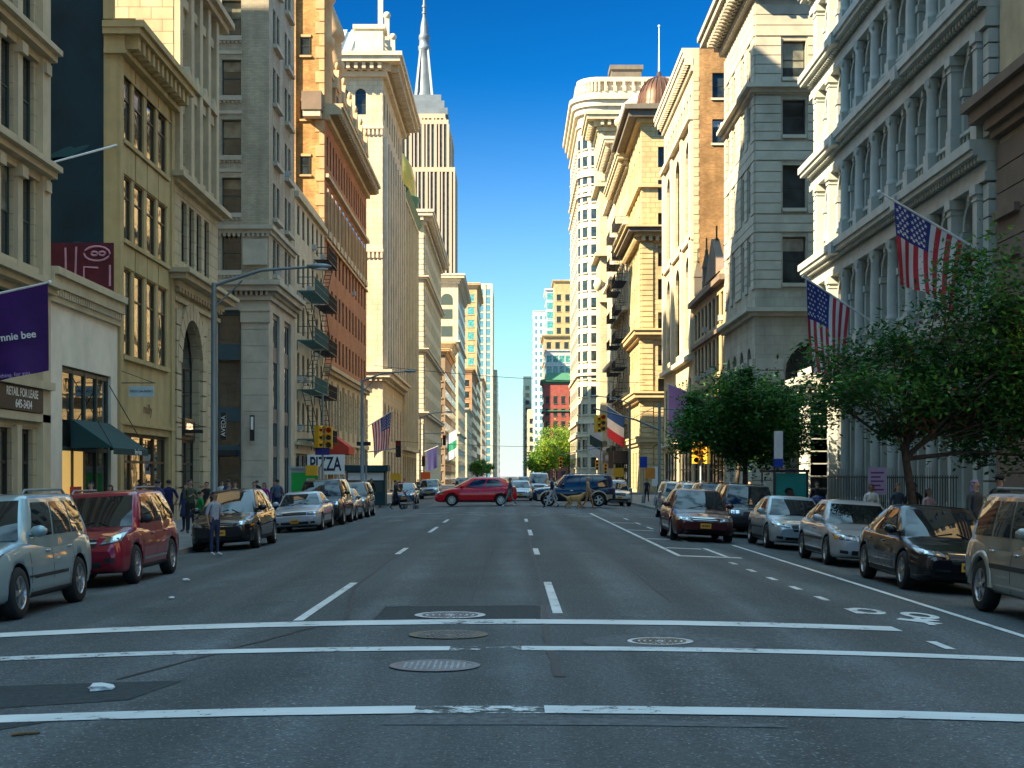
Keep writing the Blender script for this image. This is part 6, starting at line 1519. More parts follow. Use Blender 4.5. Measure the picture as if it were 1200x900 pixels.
CROSS = dict(SUV, spokes=10, cab=(1.3, .45, -1.75, -2.2), head=[[(.5, .78), (.82, .82), (.84, .97), (.6, .9)]], grille=[rows_(0, .42, .74, .88)], bars=[rows_(0, .05, .745, .875), [(.17, .745), (.2, .745), (.2, .875), (.17, .875)], [(-.2, .745), (-.17, .745), (-.17, .875), (-.2, .875)], rows_(0, .43, .8, .82), rows_(0, .43, .87, .89)], intake=[rows_(0, .5, .36, .48)], moldm=CHROME, mold=(-.85, .95, .42), mp=0)
BOXY = dict(SUV, L=4.6, W=1.84, H=1.72, wr=.38, cab=(1.0, .55, -2.05, -2.2), flare=1, rack=1, top=[(2.3, .7), (2.26, .86), (2.15, .96), (1.7, 1.02), (1.0, 1.08), (.6, 1.08), (-1.6, 1.1), (-2.1, 1.1), (-2.24, 1.05), (-2.3, .7)], bot=[(2.3, .46), (2.24, .36), (2.0, .3), (-1.9, .3), (-2.15, .38), (-2.3, .5)], wid=[(2.3, .86), (2.25, .92), (2.1, .96), (1.75, .98), (.8, 1.0), (-1.8, 1.0), (-2.15, .97), (-2.25, .92), (-2.3, .88)],
    side=[(.09, .34), (.37, .60), (.64, .93)], head=[[(.5, .76), (.84, .76), (.85, .92), (.52, .9)]], mold=(-.95, 1.0, .66), moldh=.07, rails=1, hp=0, spokes=5, mp=1, bumper=rows_(0, .84, .5, .64), bumperm=TRIM)
BIGSUV = dict(BOXY, L=5.1, W=1.97, H=1.86, flare=0, rack=0, axles=(1.55, -1.45), head=[[(.56, .82), (.88, .82), (.89, 1.0), (.58, .98)]], grille=[rows_(0, .5, .8, 1.0)], bars=[rows_(0, .51, .89, .92)], top=[(2.55, .75), (2.5, .95), (2.4, 1.05), (1.8, 1.12), (1.1, 1.18), (.6, 1.18), (-1.9, 1.2), (-2.35, 1.2), (-2.49, 1.12), (-2.55, .75)], bot=[(2.55, .46), (2.48, .34), (2.2, .3), (-2.1, .3), (-2.4, .38), (-2.55, .5)], wid=[(2.55, .86), (2.5, .92), (2.35, .96), (1.9, .98), (.8, 1.0), (-2.0, 1.0), (-2.35, .97), (-2.5, .92), (-2.55, .88)], cab=(1.1, .6, -2.3, -2.42), pz=.62)
TWOTONE = dict(BOXY, clad=.68, flare=1)
HATCH = dict(SEDAN, L=4.45, W=1.75, H=1.49, wr=.32, axles=(1.3, -1.35), cab=(1.28, .3, -1.5, -2.05), belt=.98, bow=.2, ct=.66, top=[(2.22, .62), (2.18, .7), (2.05, .78), (1.7, .87), (1.15, .97), (.6, .99), (-1.2, 1.05), (-1.8, 1.08), (-2.1, 1.05), (-2.19, .9), (-2.22, .6)], bot=[(2.22, .36), (2.16, .25), (1.95, .2), (-1.85, .21), (-2.1, .3), (-2.22, .42)], wid=[(2.22, .66), (2.18, .76), (2.0, .88), (1.65, .97), (.8, 1.0), (-1.6, 1.0), (-2.0, .92), (-2.18, .82), (-2.22, .76)], side=[(.14, .50), (.53, .86)], head=[[(.45, .64), (.78, .68), (.8, .82), (.5, .72)]], doors=[(.85, -.12, .96), (-.14, -1.05, 1.0)], moldm=PAINT0, tail=[[(.5, .8), (.78, .8), (.74, 1.0), (.5, 1.0)]], spokes=10)
VAN = dict(BIGSUV, L=5.3, H=2.1, cab=(1.75, .95, -2.45, -2.55), ct=.84, side=[(.06, .28), (.32, .6), (.64, .94)], rails=0, axles=(1.75, -1.5))
PROTO = {}
def place_car(kind, spec, label, x, y, heading, col, metal=.35, s=1.0, group=None, name='parked_car', cat='car', rough=.32, swap=None, z=None):
    if kind not in PROTO: PROTO[kind] = make_car(spec)
    r = copy_tree(PROTO[kind]); r.name = name
    r.location = (x, y, rz_(x) if z is None else z); r.scale = (s, s, s)
    slope = math.atan(-.008*x)                       # cars lean with the crown
    r.rotation_euler = (0, 0, heading)
    if abs(abs(heading)-math.pi/2) < .5: r.rotation_euler = (slope if heading < 0 else -slope, 0, heading)
    if abs(abs(heading)-math.pi/2) < .5 and heading < 0: r.rotation_euler[0] = slope
    pm = paint('paint_%02d' % len(MATS), col, metal, rough)
    def walk(o):
        for ch in o.children:
            for sl_ in ch.material_slots:
                m_ = sl_.material
                if m_ == PAINT0 or (swap and m_ in swap): sl_.link = 'OBJECT'; sl_.material = pm if m_ == PAINT0 else swap[m_]
            walk(ch)
    walk(r); tag(r, label, cat, group); return r
S_ = R(-90)
LG, RG = 'cars parked along the left kerb', 'cars parked along the right kerb'
TAN = paint('tan_lower_paint', (.42, .34, .22), .2)
# left kerb
place_car('suv', SUV, 'pale grey green crossover parked at the left edge, closest car on that side', -7.72, 21.6, S_, (.28, .38, .40), .4, group=LG)
place_car('cross', CROSS, 'dark red crossover with chrome grille, second in the left row', -7.85, 28.4, S_, (.24, .010, .03), .25, group=LG)
place_car('hatch_dark', dict(HATCH, H=1.55), 'black hatchback parked behind the woman standing in the road', -7.95, 41.9, S_, (.005, .006, .009), .0, s=1.04, group=LG)
place_car('oldsedan', OLDSEDAN, 'silver older sedan with yellow plate in the left row', -7.9, 55.3, S_, (.42, .45, .50), .3, group=LG)
place_car('bigsuv', BIGSUV, 'big black utility vehicle parked behind the silver older sedan', -7.85, 61.2, S_, (.02, .02, .025), .2, group=LG)
place_car('sedan', SEDAN, 'blue grey sedan squeezed between two dark utility cars on the left', -7.85, 66.6, S_, (.16, .22, .30), .5, group=LG)
place_car('suv', SUV, 'bronze black utility car at the far end of the left row', -7.8, 71.6, S_, (.07, .06, .045), .4, group=LG)
place_car('hatch', HATCH, 'small dark blue hatchback waiting beyond the stroller on the left', -7.6, 104, S_, (.03, .06, .13), .3, name='parked_car')
# right kerb
place_car('boxy', BOXY, 'beige grey utility vehicle with roof rack at the right edge', 7.8, 20.1, S_, (.30, .28, .235), .6, group=RG)
place_car('sport', SPORT, 'black glossy sedan parked second on the right side', 7.75, 27.0, S_, (.004, .005, .009), .0, group=RG)
place_car('sedan', SEDAN, 'light silver sedan with orange turn lamps, third on the right', 7.95, 34.2, S_, (.36, .41, .45), .3, group=RG)
place_car('sport_silver', dict(SPORT, intake=[rows_(0, .5, .28, .36)], moldm=TRIM, moldh=.04), 'silver sedan with oval front, fourth car along the right kerb', 7.95, 41.9, S_, (.33, .40, .44), .3, s=.99, group=RG)
place_car('boxy_dark', dict(BOXY, rack=0, flare=0, moldm=PAINT0), 'dark utility car parked behind the silver oval-fronted sedan', 7.9, 49.6, S_, (.03, .032, .035), .25, group=RG)
place_car('boxy_dark', BOXY, 'navy utility car under the tree in the right row', 7.9, 56.4, S_, (.025, .04, .08), .3, group=RG)
place_car('suv', SUV, 'silver crossover near the far end of the right row', 7.9, 62.5, S_, (.42, .43, .42), .5, group=RG)
place_car('boxy_dark', BOXY, 'beige silver utility car at the far end of the right row', 7.9, 69.2, S_, (.38, .36, .31), .5, group=RG)
place_car('sedan_moving', dict(SEDAN, L=4.85, W=1.85, H=1.47, plate=PLATEY), 'dark maroon sedan with yellow plate driving in the bike lane', 5.6, 44.5, S_, (.06, .007, .009), .0, name='moving_car')
place_car('suv', SUV, 'white silver crossover turning beyond the right of the far crossing', 6.95, 99.5, R(-84), (.55, .55, .53), .3, name='moving_car')
# crossing traffic
place_car('hatch', HATCH, 'bright red hatchback crossing the intersection', -2.2, 89.2, math.pi, (.62, .005, .014), .0, s=1.13, name='moving_car')
TWOTONE['cladm'] = TAN; TWOTONE['flarem'] = TAN; TWOTONE['bumperm'] = TAN
place_car('twotone', TWOTONE, 'navy utility vehicle with tan lower body crossing behind the dog walker', 3.75, 88.6, math.pi, (.006, .011, .04), .25, s=1.1, name='moving_car')
# traffic beyond the crossing
far = [('sedan', SEDAN, 'silver sedan waiting right behind the red hatchback', .6, 108, (.45, .46, .46)), ('van', VAN, 'white van far down the middle of the avenue', 2.6, 142, (.55, .55, .55)), ('suv', SUV, 'teal grey crossover visible above the red hatchback roof', -7.4, 132, (.2, .26, .27)),
       ('oldsedan', OLDSEDAN, 'pale sedan beside the far white van', 4.9, 128, (.45, .45, .44)), ('suv', SUV, 'black crossover in the far left lane of traffic', -5, 150, (.02, .02, .02)), ('sedan', SEDAN, 'yellow cab far away in the centre of the avenue', -1.3, 165, (.6, .3, .02)), ('hatch', HATCH, 'dim blue hatchback in distant right lane', 5.4, 152, (.05, .09, .14)), ('suv', SUV, 'distant grey crossover farthest along the avenue', 1.6, 185, (.2, .2, .2)), ('boxy_dark', BOXY, 'dark utility car parked beyond the far crossing on the right', 7.6, 112, (.03, .03, .035)), ('sedan', SEDAN, 'white sedan in distance left of the van', -3.4, 190, (.55, .55, .55)), ('van', VAN, 'dark delivery van parked far down the right kerb', 7.6, 128, (.05, .055, .06))]
for k, sp, lb, x, y, c in far: place_car(k, sp, lb, x, y, S_, c, .3, name='moving_car')
def kill(o):
    for ch in list(o.children): kill(ch)
    bpy.data.objects.remove(o)
for o in PROTO.values(): kill(o)
# ================================================================== PEOPLE (facing -y) and the dog
SKINS = [mat('skin_light', (.46, .27, .19), rough=.6, var=.06), mat('skin_tan', (.33, .18, .11), rough=.6, var=.06), mat('skin_brown', (.13, .065, .04), rough=.6, var=.06)]
EYE = mat('eye_dark', (.02, .015, .012), rough=.3); LIP = mat('lips', (.3, .1, .09), rough=.6)
HAIRS = {k: mat('hair_'+k, c, rough=.55, var=.3, vscale=20) for k, c in dict(black=(.012, .01, .009), brown=(.06, .032, .018), fair=(.25, .16, .07), lilac=(.22, .19, .32), grey=(.3, .3, .29), auburn=(.12, .045, .02)).items()}
CL = {}
def clothm(c):
    k = tuple(round(x, 3) for x in c)
    if k not in CL: CL[k] = mat('cloth_%d' % len(CL), c, rough=.85, var=.16, vscale=6, bump=.3, bscale=18)
    return CL[k]
def skinned(V, E, rad, root, sub=1):
    me = bpy.data.meshes.new('tmp'); me.from_pydata(V, E, []); o = link('tmp', me)
    o.modifiers.new('s', 'SKIN'); sm = o.modifiers.new('u', 'SUBSURF'); sm.levels = sub
    for i, d in enumerate(me.skin_vertices[0].data):
        r = rad[i]; d.radius = r if isinstance(r, tuple) else (r, r); d.use_root = (i == root)
    o.modifiers['s'].use_smooth_shade = True
    return evaluated(o)
BODY = {}
def body_mesh(pose):
    if pose in BODY: return BODY[pose]
    J = dict(pel=(0, 0, .95), sp=(0, .0, 1.10), ch=(0, .0, 1.30), up=(0, .01, 1.43), nk=(0, .0, 1.51), hb=(0, -.01, 1.575), hm=(0, -.015, 1.655), ht=(0, 0, 1.725))
    rad = dict(pel=(.155, .115), sp=(.14, .10), ch=(.165, .115), up=(.13, .085), nk=(.055, .055), hb=(.062, .075), hm=(.078, .098), ht=(.055, .065))
    E = [('pel', 'sp'), ('sp', 'ch'), ('ch', 'up'), ('up', 'nk'), ('nk', 'hb'), ('hb', 'hm'), ('hm', 'ht')]
    st = dict(stand=0, walk=.30, push=.24, hold=.0, dogwalk=.26, pockets=.04, stride=.34, carry=.0)[pose]
    for s, n in ((-1, 'l'), (1, 'r')):
        f = -st*s                                           # forward is -y
        back = f > 0
        J['hip'+n] = (s*.095, f*.06, .90); rad['hip'+n] = (.095, .1)
        J['kn'+n] = (s*.1, f*.42-(.09 if st and not back else .0)-(.03 if back else 0), .50); rad['kn'+n] = .06
        az = .16 if (back and st > .1) else .085
        J['an'+n] = (s*.105, f*1.05+(.06 if back and st else 0), az); rad['an'+n] = .042
        J['to'+n] = (s*.125, J['an'+n][1]-.17, .04 if not (back and st > .1) else .05); rad['to'+n] = (.04, .033)
        E += [('pel', 'hip'+n), ('hip'+n, 'kn'+n), ('kn'+n, 'an'+n), ('an'+n, 'to'+n)]
        a = -f*.75
        el = (s*.245, a*.3+.03, 1.14); wr = (s*.25, a*.8-.05, .90); hd = (s*.25, a*.95-.07, .815)
        if pose == 'push': el = (s*.22, -.12, 1.15); wr = (s*.17, -.36, 1.06); hd = (s*.15, -.43, 1.05)
        if pose == 'hold': el = (s*.22, -.03, 1.13); wr = (s*.1, -.23, 1.20); hd = (s*.06, -.28, 1.25)
        if pose == 'pockets': el = (s*.29, .06, 1.15); wr = (s*.21, -.04, .97); hd = (s*.18, -.09, .91)
        if pose == 'dogwalk' and s > 0: el = (s*.23, -.06, 1.14); wr = (s*.22, -.28, 1.02); hd = (s*.21, -.36, 1.0)
        if pose == 'carry' and s > 0: el = (s*.24, .02, 1.13); wr = (s*.16, -.20, 1.10); hd = (s*.10, -.26, 1.12)
        J['sh'+n] = (s*.175, .01, 1.405); rad['sh'+n] = .062
        J['el'+n] = el; rad['el'+n] = .043; J['wr'+n] = wr; rad['wr'+n] = .028; J['hd'+n] = hd; rad['hd'+n] = (.034, .02)
        E += [('up', 'sh'+n), ('sh'+n, 'el'+n), ('el'+n, 'wr'+n), ('wr'+n, 'hd'+n)]
    K = list(J); V = [J[k] for k in K]
    me = skinned(V, [(K.index(a), K.index(b)) for a, b in E], [rad[k] for k in K], K.index('pel'))
    ms = ['skin', 'top', 'trousers', 'shoes', 'sleeve', 'shin', 'eye', 'lip']
    bm = bmesh.new(); bm.from_mesh(me)
    segs = []
    for a, b in E:
        t_ = 1
        if a[:2] == 'hi': t_ = 2
        if a[:2] == 'kn': t_ = 5
        if a[:2] == 'an': t_ = 3
        if a == 'pel' and b[:3] == 'hip': t_ = 2
        if a in ('nk', 'hb', 'hm'): t_ = 0
        if a[:2] == 'el': t_ = 4
        if a[:2] == 'wr': t_ = 0
        segs.append((Vector(J[a]), Vector(J[b]), t_))
    for f in bm.faces:
        c = f.calc_center_median(); best = 9; mi = 1
        for a, b, t_ in segs:
            d = b-a; u = max(0, min(1, (c-a).dot(d)/d.length_squared)); q = (a+d*u-c).length
            if q < best: best = q; mi = t_
        if mi == 1 and c.z < .985: mi = 2
        f.material_index = mi; f.smooth = True
    def tubeb(pts, r, mi):
        mb = MB(); mb.tube(pts, r, 6, mi); vs = [bm.verts.new(v) for v in mb.v]
        for q in mb.f:
            try: f = bm.faces.new([vs[i] for i in q]); f.material_index = mi; f.smooth = True
            except ValueError: pass
    def ballb(c, r, mi):
        mb = MB(); mb.ball(c, r, 8, mi); vs = [bm.verts.new(v) for v in mb.v]
        for q in mb.f:
            try: f = bm.faces.new([vs[i] for i in q]); f.material_index = mi; f.smooth = True
            except ValueError: pass
    for s, n in ((-1, 'l'), (1, 'r')):
        w, h = Vector(J['wr'+n]), Vector(J['hd'+n]); d = (h-w).normalized(); ac = Vector((0, -1, 0)) if abs(d.z) > .6 else Vector((-s, 0, 0)); inn = Vector((-s, 0, 0)) if abs(d.z) > .6 else Vector((0, 0, -1))
        for i, (off, L_) in enumerate(((.026, .066), (.009, .078), (-.009, .072), (-.025, .056))):
            p0 = h+ac*off+d*.005; p1 = p0+d*L_*.6; p2 = p1+(d*.75+inn*.65).normalized()*L_*.5; tubeb([p0, p1, p2], [.0095, .009, .007], 0)
        p0 = w.lerp(h, .55)+ac*.028; p1 = p0+(ac*.7+d*.7).normalized()*.035; p2 = p1+(d+inn*.4).normalized()*.03; tubeb([p0, p1, p2], [.012, .01, .008], 0)
        ballb((s*.032, -.098, 1.668), (.015, .012, .009), 6); ballb((s*.083, .0, 1.65), (.012, .026, .034), 0)
    ballb((0, -.112, 1.637), (.014, .02, .024), 0); ballb((0, -.097, 1.60), (.026, .01, .008), 7)
    me2 = bpy.data.meshes.new('person'); bm.to_mesh(me2); bm.free()
    for k in ms: me2.materials.append(SKINS[0])
    BODY[pose] = me2; return me2
HM = {}
def hair_mesh(kind):
    if kind in HM: return HM[kind]
    mb = MB()
    if kind == 'cap': mb.ball((0, .0, 1.69), (.095, .118, .075), 14); mb.box(-.07, .07, -.21, -.09, 1.688, 1.70)
    elif kind == 'hat': mb.ball((0, .0, 1.70), (.1, .12, .08), 14); mb.lathe([(.0, 1.695), (.17, 1.69), (.17, 1.70), (0, 1.71)], 16)
    else:
        n = 16; vs = []
        for i in range(9):
            a = math.pi*.62*i/8
            for k in range(n):
                t_ = 2*math.pi*k/n; y = math.sin(a)*math.sin(t_); front = max(0, -y); z = math.cos(a)
                q = (.09*math.sin(a)*math.cos(t_), .012+.112*y*(1-.2*front), 1.665+.098*max(z, (.42 if front > .25 else -.2)))
                vs.append(q)
        mb.add(vs, [(i*n+k, (i+1)*n+k, (i+1)*n+(k+1) % n, i*n+(k+1) % n) for i in range(8) for k in range(n)], 0, True)
        if kind == 'long': mb.ball((0, .05, 1.53), (.098, .065, .2), 12)
        if kind == 'bun': mb.ball((0, .1, 1.72), .05, 10)
        if kind == 'pony': mb.tube([(0, .1, 1.70), (0, .16, 1.66), (0, .15, 1.5)], [.03, .035, .012], 8)
    HM[kind] = mb.mesh('hair', HAIRS['black']); return HM[kind]
def person(label, x, y, face, pose='stand', top=(.1, .1, .1), legs=(.02, .03, .06), skin=0, hair='short', hc='black', shoes=(.03, .03, .03), short=False, bare=False, h=1.72, z=None, skirt=None, group=None, dress=None, bag=None):
    me = body_mesh(pose); o = link('person', me, None, (x, y, (GZ if abs(x) > KX+.1 else rz_(x)) if z is None else z), R(face)); s = h/1.745; o.scale = (s, s, s)
    sk = SKINS[skin]; tm, lm = clothm(top), clothm(legs)
    for i, m_ in enumerate((sk, tm, lm, clothm(shoes), sk if short else tm, sk if bare else lm, EYE, LIP)): o.material_slots[i].link = 'OBJECT'; o.material_slots[i].material = m_
    tag(o, label, 'person', group)
    hm_ = link('cap' if hair in ('cap', 'hat') else 'hair', hair_mesh(hair), o); hm_.material_slots[0].link = 'OBJECT'; hm_.material_slots[0].material = HAIRS.get(hc) or clothm(hc)
    if skirt or dress:
        mb = MB(); z1, z0 = (1.02, .5) if skirt else (1.35, .55); c = skirt or dress
        mb.lathe([(.16, z1), (.18, .95), (.23, .7), (.25, z0), (.24, z0), (.17, .95)], 14); mb.v = [(a, b_*.8, c_) for a, b_, c_ in mb.v]; mb.build('skirt' if skirt else 'dress', clothm(c), o)
    if bag:
        r_ = empty('shoulder_bag', bag[0], 'bag', (x, y, o.location.z), R(face)); mb = MB(); mb.box(.2, .31, -.14, .16, .72, 1.0); mb.build('bag_body', clothm(bag[1]), r_); mb = MB(); mb.tube([(.25, .1, 1.0), (.16, .03, 1.47), (.25, -.08, 1.0)], .012, 5); mb.build('strap', clothm(bag[1]), r_)
    return o
NAVY, BLK, GRY, WHT = (.015, .025, .07), (.015, .015, .017), (.2, .2, .2), (.62, .62, .6)
# crossing
person('woman in grey top and dark jeans standing in the road beside the black hatchback', -7.55, 36.8, 50, 'carry', (.30, .33, .38), (.02, .035, .08), 1, 'long', 'black', (.45, .45, .45), short=True, h=1.62)
sw = person('person in dark clothes pushing a stroller over the far crossing', -6.9, 86, 80, 'push', (.015, .03, .03), BLK, 1, 'short', h=1.74)
person('person in teal trousers and dark jacket walking in front of the red car', -.12, 86.6, -80, 'stride', (.05, .09, .11), (.05, .17, .17), 1, 'short', 'brown', (.5, .5, .5), h=1.7)
person('man in dark t-shirt and pale grey trousers striding over the crossing', 2.3, 83.5, -90, 'stride', (.012, .018, .035), (.34, .37, .42), 0, 'short', short=True, h=1.76)
person('dog walker in tan jacket with cap crossing the street', 4.3, 82, 85, 'dogwalk', (.38, .22, .10), (.30, .16, .07), 0, 'cap', (.45, .3, .2), (.2, .1, .05), h=1.82)
# left pavement
LP = [('man in black with sunglasses outside white shop, left of the long haired woman', -13.7, 47.2, -20, 'hold', dict(top=BLK, legs=BLK, h=1.76)),
 ('dark haired woman in black outside the white shop', -13.6, 49.1, -35, 'stand', dict(top=BLK, legs=NAVY, hair='long', h=1.66)),
 ('man in royal blue t-shirt with back turned near the arched doorway', -11.7, 48, 150, 'stand', dict(top=(.018, .03, .15), legs=(.1, .15, .25), short=True, h=1.84)),
 ('man in navy t-shirt next to the royal blue t-shirt man', -11.9, 50.3, 200, 'pockets', dict(top=(.012, .015, .07), legs=(.03, .03, .05), short=True, h=1.84)),
 ('person in pale blue shirt by the olive loft door', -12.9, 50.8, 20, 'stand', dict(top=(.2, .28, .4), legs=NAVY, hair='short', h=1.72)),
 ('man in dark green striped top holding something near the lamp post', -11.0, 49.6, 30, 'hold', dict(top=(.05, .07, .045), legs=BLK, h=1.84)),
 ('woman in long blue dress beside the green striped top man', -11.5, 51.2, -20, 'stand', dict(top=(.02, .04, .13), legs=NAVY, hair='long', dress=(.02, .04, .13), h=1.7)),
 ('person in bright green shirt next to the black hatchback', -9.7, 45.2, 120, 'walk', dict(top=(.02, .2, .05), legs=BLK, h=1.5)),
 ('person in black walking past the arched doorway', -12, 57, 10, 'walk', dict(top=BLK, legs=BLK, h=1.74)),
 ('woman in purple coat near the tall corner pier', -10.85, 63.5, -10, 'walk', dict(top=(.25, .02, .2), legs=BLK, hair='long', hc='brown', h=1.68)),
 ('man in slate blue hoodie seen from behind near the green kiosk', -10.6, 65.6, 175, 'walk', dict(top=(.09, .13, .2), legs=NAVY, h=1.82)),
 ('person in dark red jacket near the grey corner building', -11.4, 70.2, 0, 'walk', dict(top=(.2, .03, .03), legs=BLK, h=1.72)),
 ('person in blue backpack coat below the narrow dark sign', -13.4, 68.5, 160, 'walk', dict(top=(.03, .06, .25), legs=BLK, h=1.8)),
 ('person in white shirt far left of the corner pier', -14.2, 71, 10, 'stand', dict(top=WHT, legs=NAVY, h=1.72)),
 ('person in black hoodie left of the green kiosk', -11.1, 68, 20, 'hold', dict(top=BLK, legs=NAVY, h=1.75)),
 ('woman in beige coat walking before grey corner building', -12.6, 66, -15, 'walk', dict(top=(.36, .28, .18), legs=BLK, hair='pony', hc='auburn', h=1.68))]
for lb, x, y, f, po, kw in LP: person(lb, x, y, f, po, group='people on the left pavement', **kw)
LP2 = [('person in grey sweater walking behind the silver older sedan', -10.3, 58, 0, 'walk', dict(top=GRY, legs=NAVY, h=1.75)),
 ('woman in white dress standing between the lamp post and purple coat', -11.9, 61, 25, 'stand', dict(top=WHT, legs=WHT, hair='long', hc='fair', dress=WHT, h=1.66)),
 ('person in black jacket facing the grey corner building entrance', -13.1, 74.5, 180, 'walk', dict(top=BLK, legs=GRY, h=1.75)),
 ('man in light blue shirt crossing the side street on the left', -11.5, 79, 10, 'stride', dict(top=(.25, .35, .5), legs=NAVY, h=1.78)),
 ('person in rust coloured jacket on the left side street crossing', -10.2, 83, 190, 'stride', dict(top=(.3, .1, .03), legs=BLK, h=1.7)),
 ('person in black with grey trousers at the edge of the side street', -12.7, 86, 0, 'walk', dict(top=BLK, legs=GRY, h=1.76)),
 ('woman in teal jacket by the corner of the cream tenement', -12.2, 95, 15, 'walk', dict(top=(.02, .2, .2), legs=BLK, hair='pony', hc='brown', h=1.67)),
 ('person in maroon sweater farther along the left pavement', -13.2, 101, 170, 'walk', dict(top=(.18, .02, .04), legs=NAVY, h=1.74))]
for lb, x, y, f, po, kw in LP2: person(lb, x, y, f, po, group='people on the left pavement', **kw)
random.seed(11)
colsn = [('black coat', BLK), ('white shirt', WHT), ('grey jacket', GRY), ('dark blue coat', NAVY), ('red top', (.35, .03, .03)), ('tan coat', (.36, .26, .15)), ('olive jacket', (.1, .1, .05)), ('pale blue shirt', (.3, .4, .5)), ('pink top', (.5, .2, .25)), ('brown jacket', (.12, .06, .03))]
spots = [(-9.3, 96, 'stand', 'waiting at the far left kerb'), (-10.4, 99.5, 'walk', 'beside the dark green newsstand'), (-11.3, 104, 'walk', 'behind the dark green newsstand'), (-9.9, 108, 'walk', 'near the small dark blue hatchback'), (-12.3, 112, 'hold', 'under the small distant flag'), (-10.8, 117, 'walk', 'passing the red awning'), (-9.6, 124, 'stand', 'beyond the yellow parking sign'), (-11.8, 130, 'walk', 'in the middle of the far left crowd'), (-10.2, 137, 'walk', 'near the distant thin lamp'), (-9.4, 145, 'stand', 'by the orange construction sign')]
for i, (x, y, po, where) in enumerate(spots): person('person in %s %s' % (colsn[i][0], where), x, y, random.choice((0, 180, 20, 160)), po, colsn[i][1], random.choice((BLK, NAVY, GRY)), random.randrange(3), random.choice(('short', 'long', 'short')), random.choice(('black', 'brown', 'fair')), h=random.uniform(1.64, 1.84), group='people on the far left pavement')
# right pavement
RP = [('woman in white cardigan over bright blue top before the cast iron columns', 11.0, 44.4, -10, 'hold', dict(top=WHT, legs=(.05, .12, .4), hair='bun', hc='brown', skin=1, h=1.72)),
 ('long brown haired woman in dark denim jacket by the lilac poster', 11.6, 43.6, 15, 'stand', dict(top=(.04, .06, .09), legs=BLK, hair='long', hc='auburn', h=1.74)),
 ('person with black hair in black coat behind the tree trunk', 11.3, 40.8, 0, 'stand', dict(top=BLK, legs=BLK, hair='long', skin=2, h=1.78)),
 ('woman in pale pink top with dark hair right of the tree trunk', 11.55, 40.2, 25, 'hold', dict(top=(.55, .35, .36), legs=NAVY, hair='long', skin=1, h=1.62)),
 ('person with lilac knit hat in dark coat behind the black sedan', 10.6, 33.2, 30, 'walk', dict(top=(.05, .055, .06), legs=BLK, hair='long', hc='lilac', h=1.88)),
 ('man in black jacket and black cap behind the beige utility vehicle', 10.9, 32.4, -40, 'hold', dict(top=BLK, legs=BLK, hair='cap', hc=BLK, h=2.0)),
 ('person in black coat next to the dark blue mailbox', 11.6, 55.2, 10, 'stand', dict(top=BLK, legs=BLK, h=1.76)),
 ('woman in bright pink top left of the teal poster', 10.9, 58.5, 0, 'walk', dict(top=(.6, .08, .2), legs=GRY, hair='long', hc='fair', h=1.7)),
 ('man in beige shirt under the leafy tree on the right', 10.8, 66, 20, 'walk', dict(top=(.4, .33, .24), legs=NAVY, h=1.76)),
 ('person in purple top at the far right corner', 10.3, 95, 0, 'stand', dict(top=(.3, .06, .3), legs=BLK, hair='long', h=1.68)),
 ('person in dark clothes waiting at the far right kerb', 9.5, 93.4, -60, 'stand', dict(top=BLK, legs=NAVY, h=1.76)),
 ('person in white top walking beyond the far right corner', 11.2, 100, 170, 'walk', dict(top=WHT, legs=NAVY, h=1.7)),
 ('person in navy coat passing under the black shop sign board', 10.4, 112, 0, 'walk', dict(top=NAVY, legs=BLK, h=1.75))]
for lb, x, y, f, po, kw in RP: person(lb, x, y, f, po, group='people on the right pavement', **kw)
# driver of the red car
# stroller
root = empty('stroller', 'dark stroller pushed over the far crossing', 'stroller', (-6.9+.85, 86, rz_(6)), R(80))
mb = MB()
for x in (-.24, .24): mb.tube([(x, .45, 1.05), (x, .1, .62), (x, -.35, .18)], .014, 6); mb.tube([(x, -.05, .55), (x, .35, .17)], .014, 6)
mb.tube([(-.24, .45, 1.05), (.24, .45, 1.05)], .018, 6); mb.build('frame', STEEL, root)
for x in (-.27, .27):
    for y, r_ in ((-.36, .11), (.36, .15)): mb = MB(); mb.lathe([(r_*.6, -.02), (r_, -.02), (r_, .02), (r_*.6, .02), (r_*.6, -.02)], 14, (x, y, r_), axis='x'); mb.lathe([(0, 0), (r_*.3, 0)], 8, (x, y, r_), axis='x'); mb.build('wheel', TYRE, root)
mb = MB(); mb.add([(-.2, .3, .92), (.2, .3, .92), (.2, .12, .48), (-.2, .12, .48), (-.2, -.2, .46), (.2, -.2, .46), (-.2, -.3, .22), (.2, -.3, .22)], [(0, 1, 2, 3), (3, 2, 5, 4), (4, 5, 7, 6)], 0, True); mb.build('seat', clothm(BLK), root)
mb = MB(); mb.lathe([(.27, -.21), (.27, .21)], 12, (0, .1, .8), axis='x', a0=.4, a1=2.4); mb.build('hood', clothm((.02, .025, .06)), root)
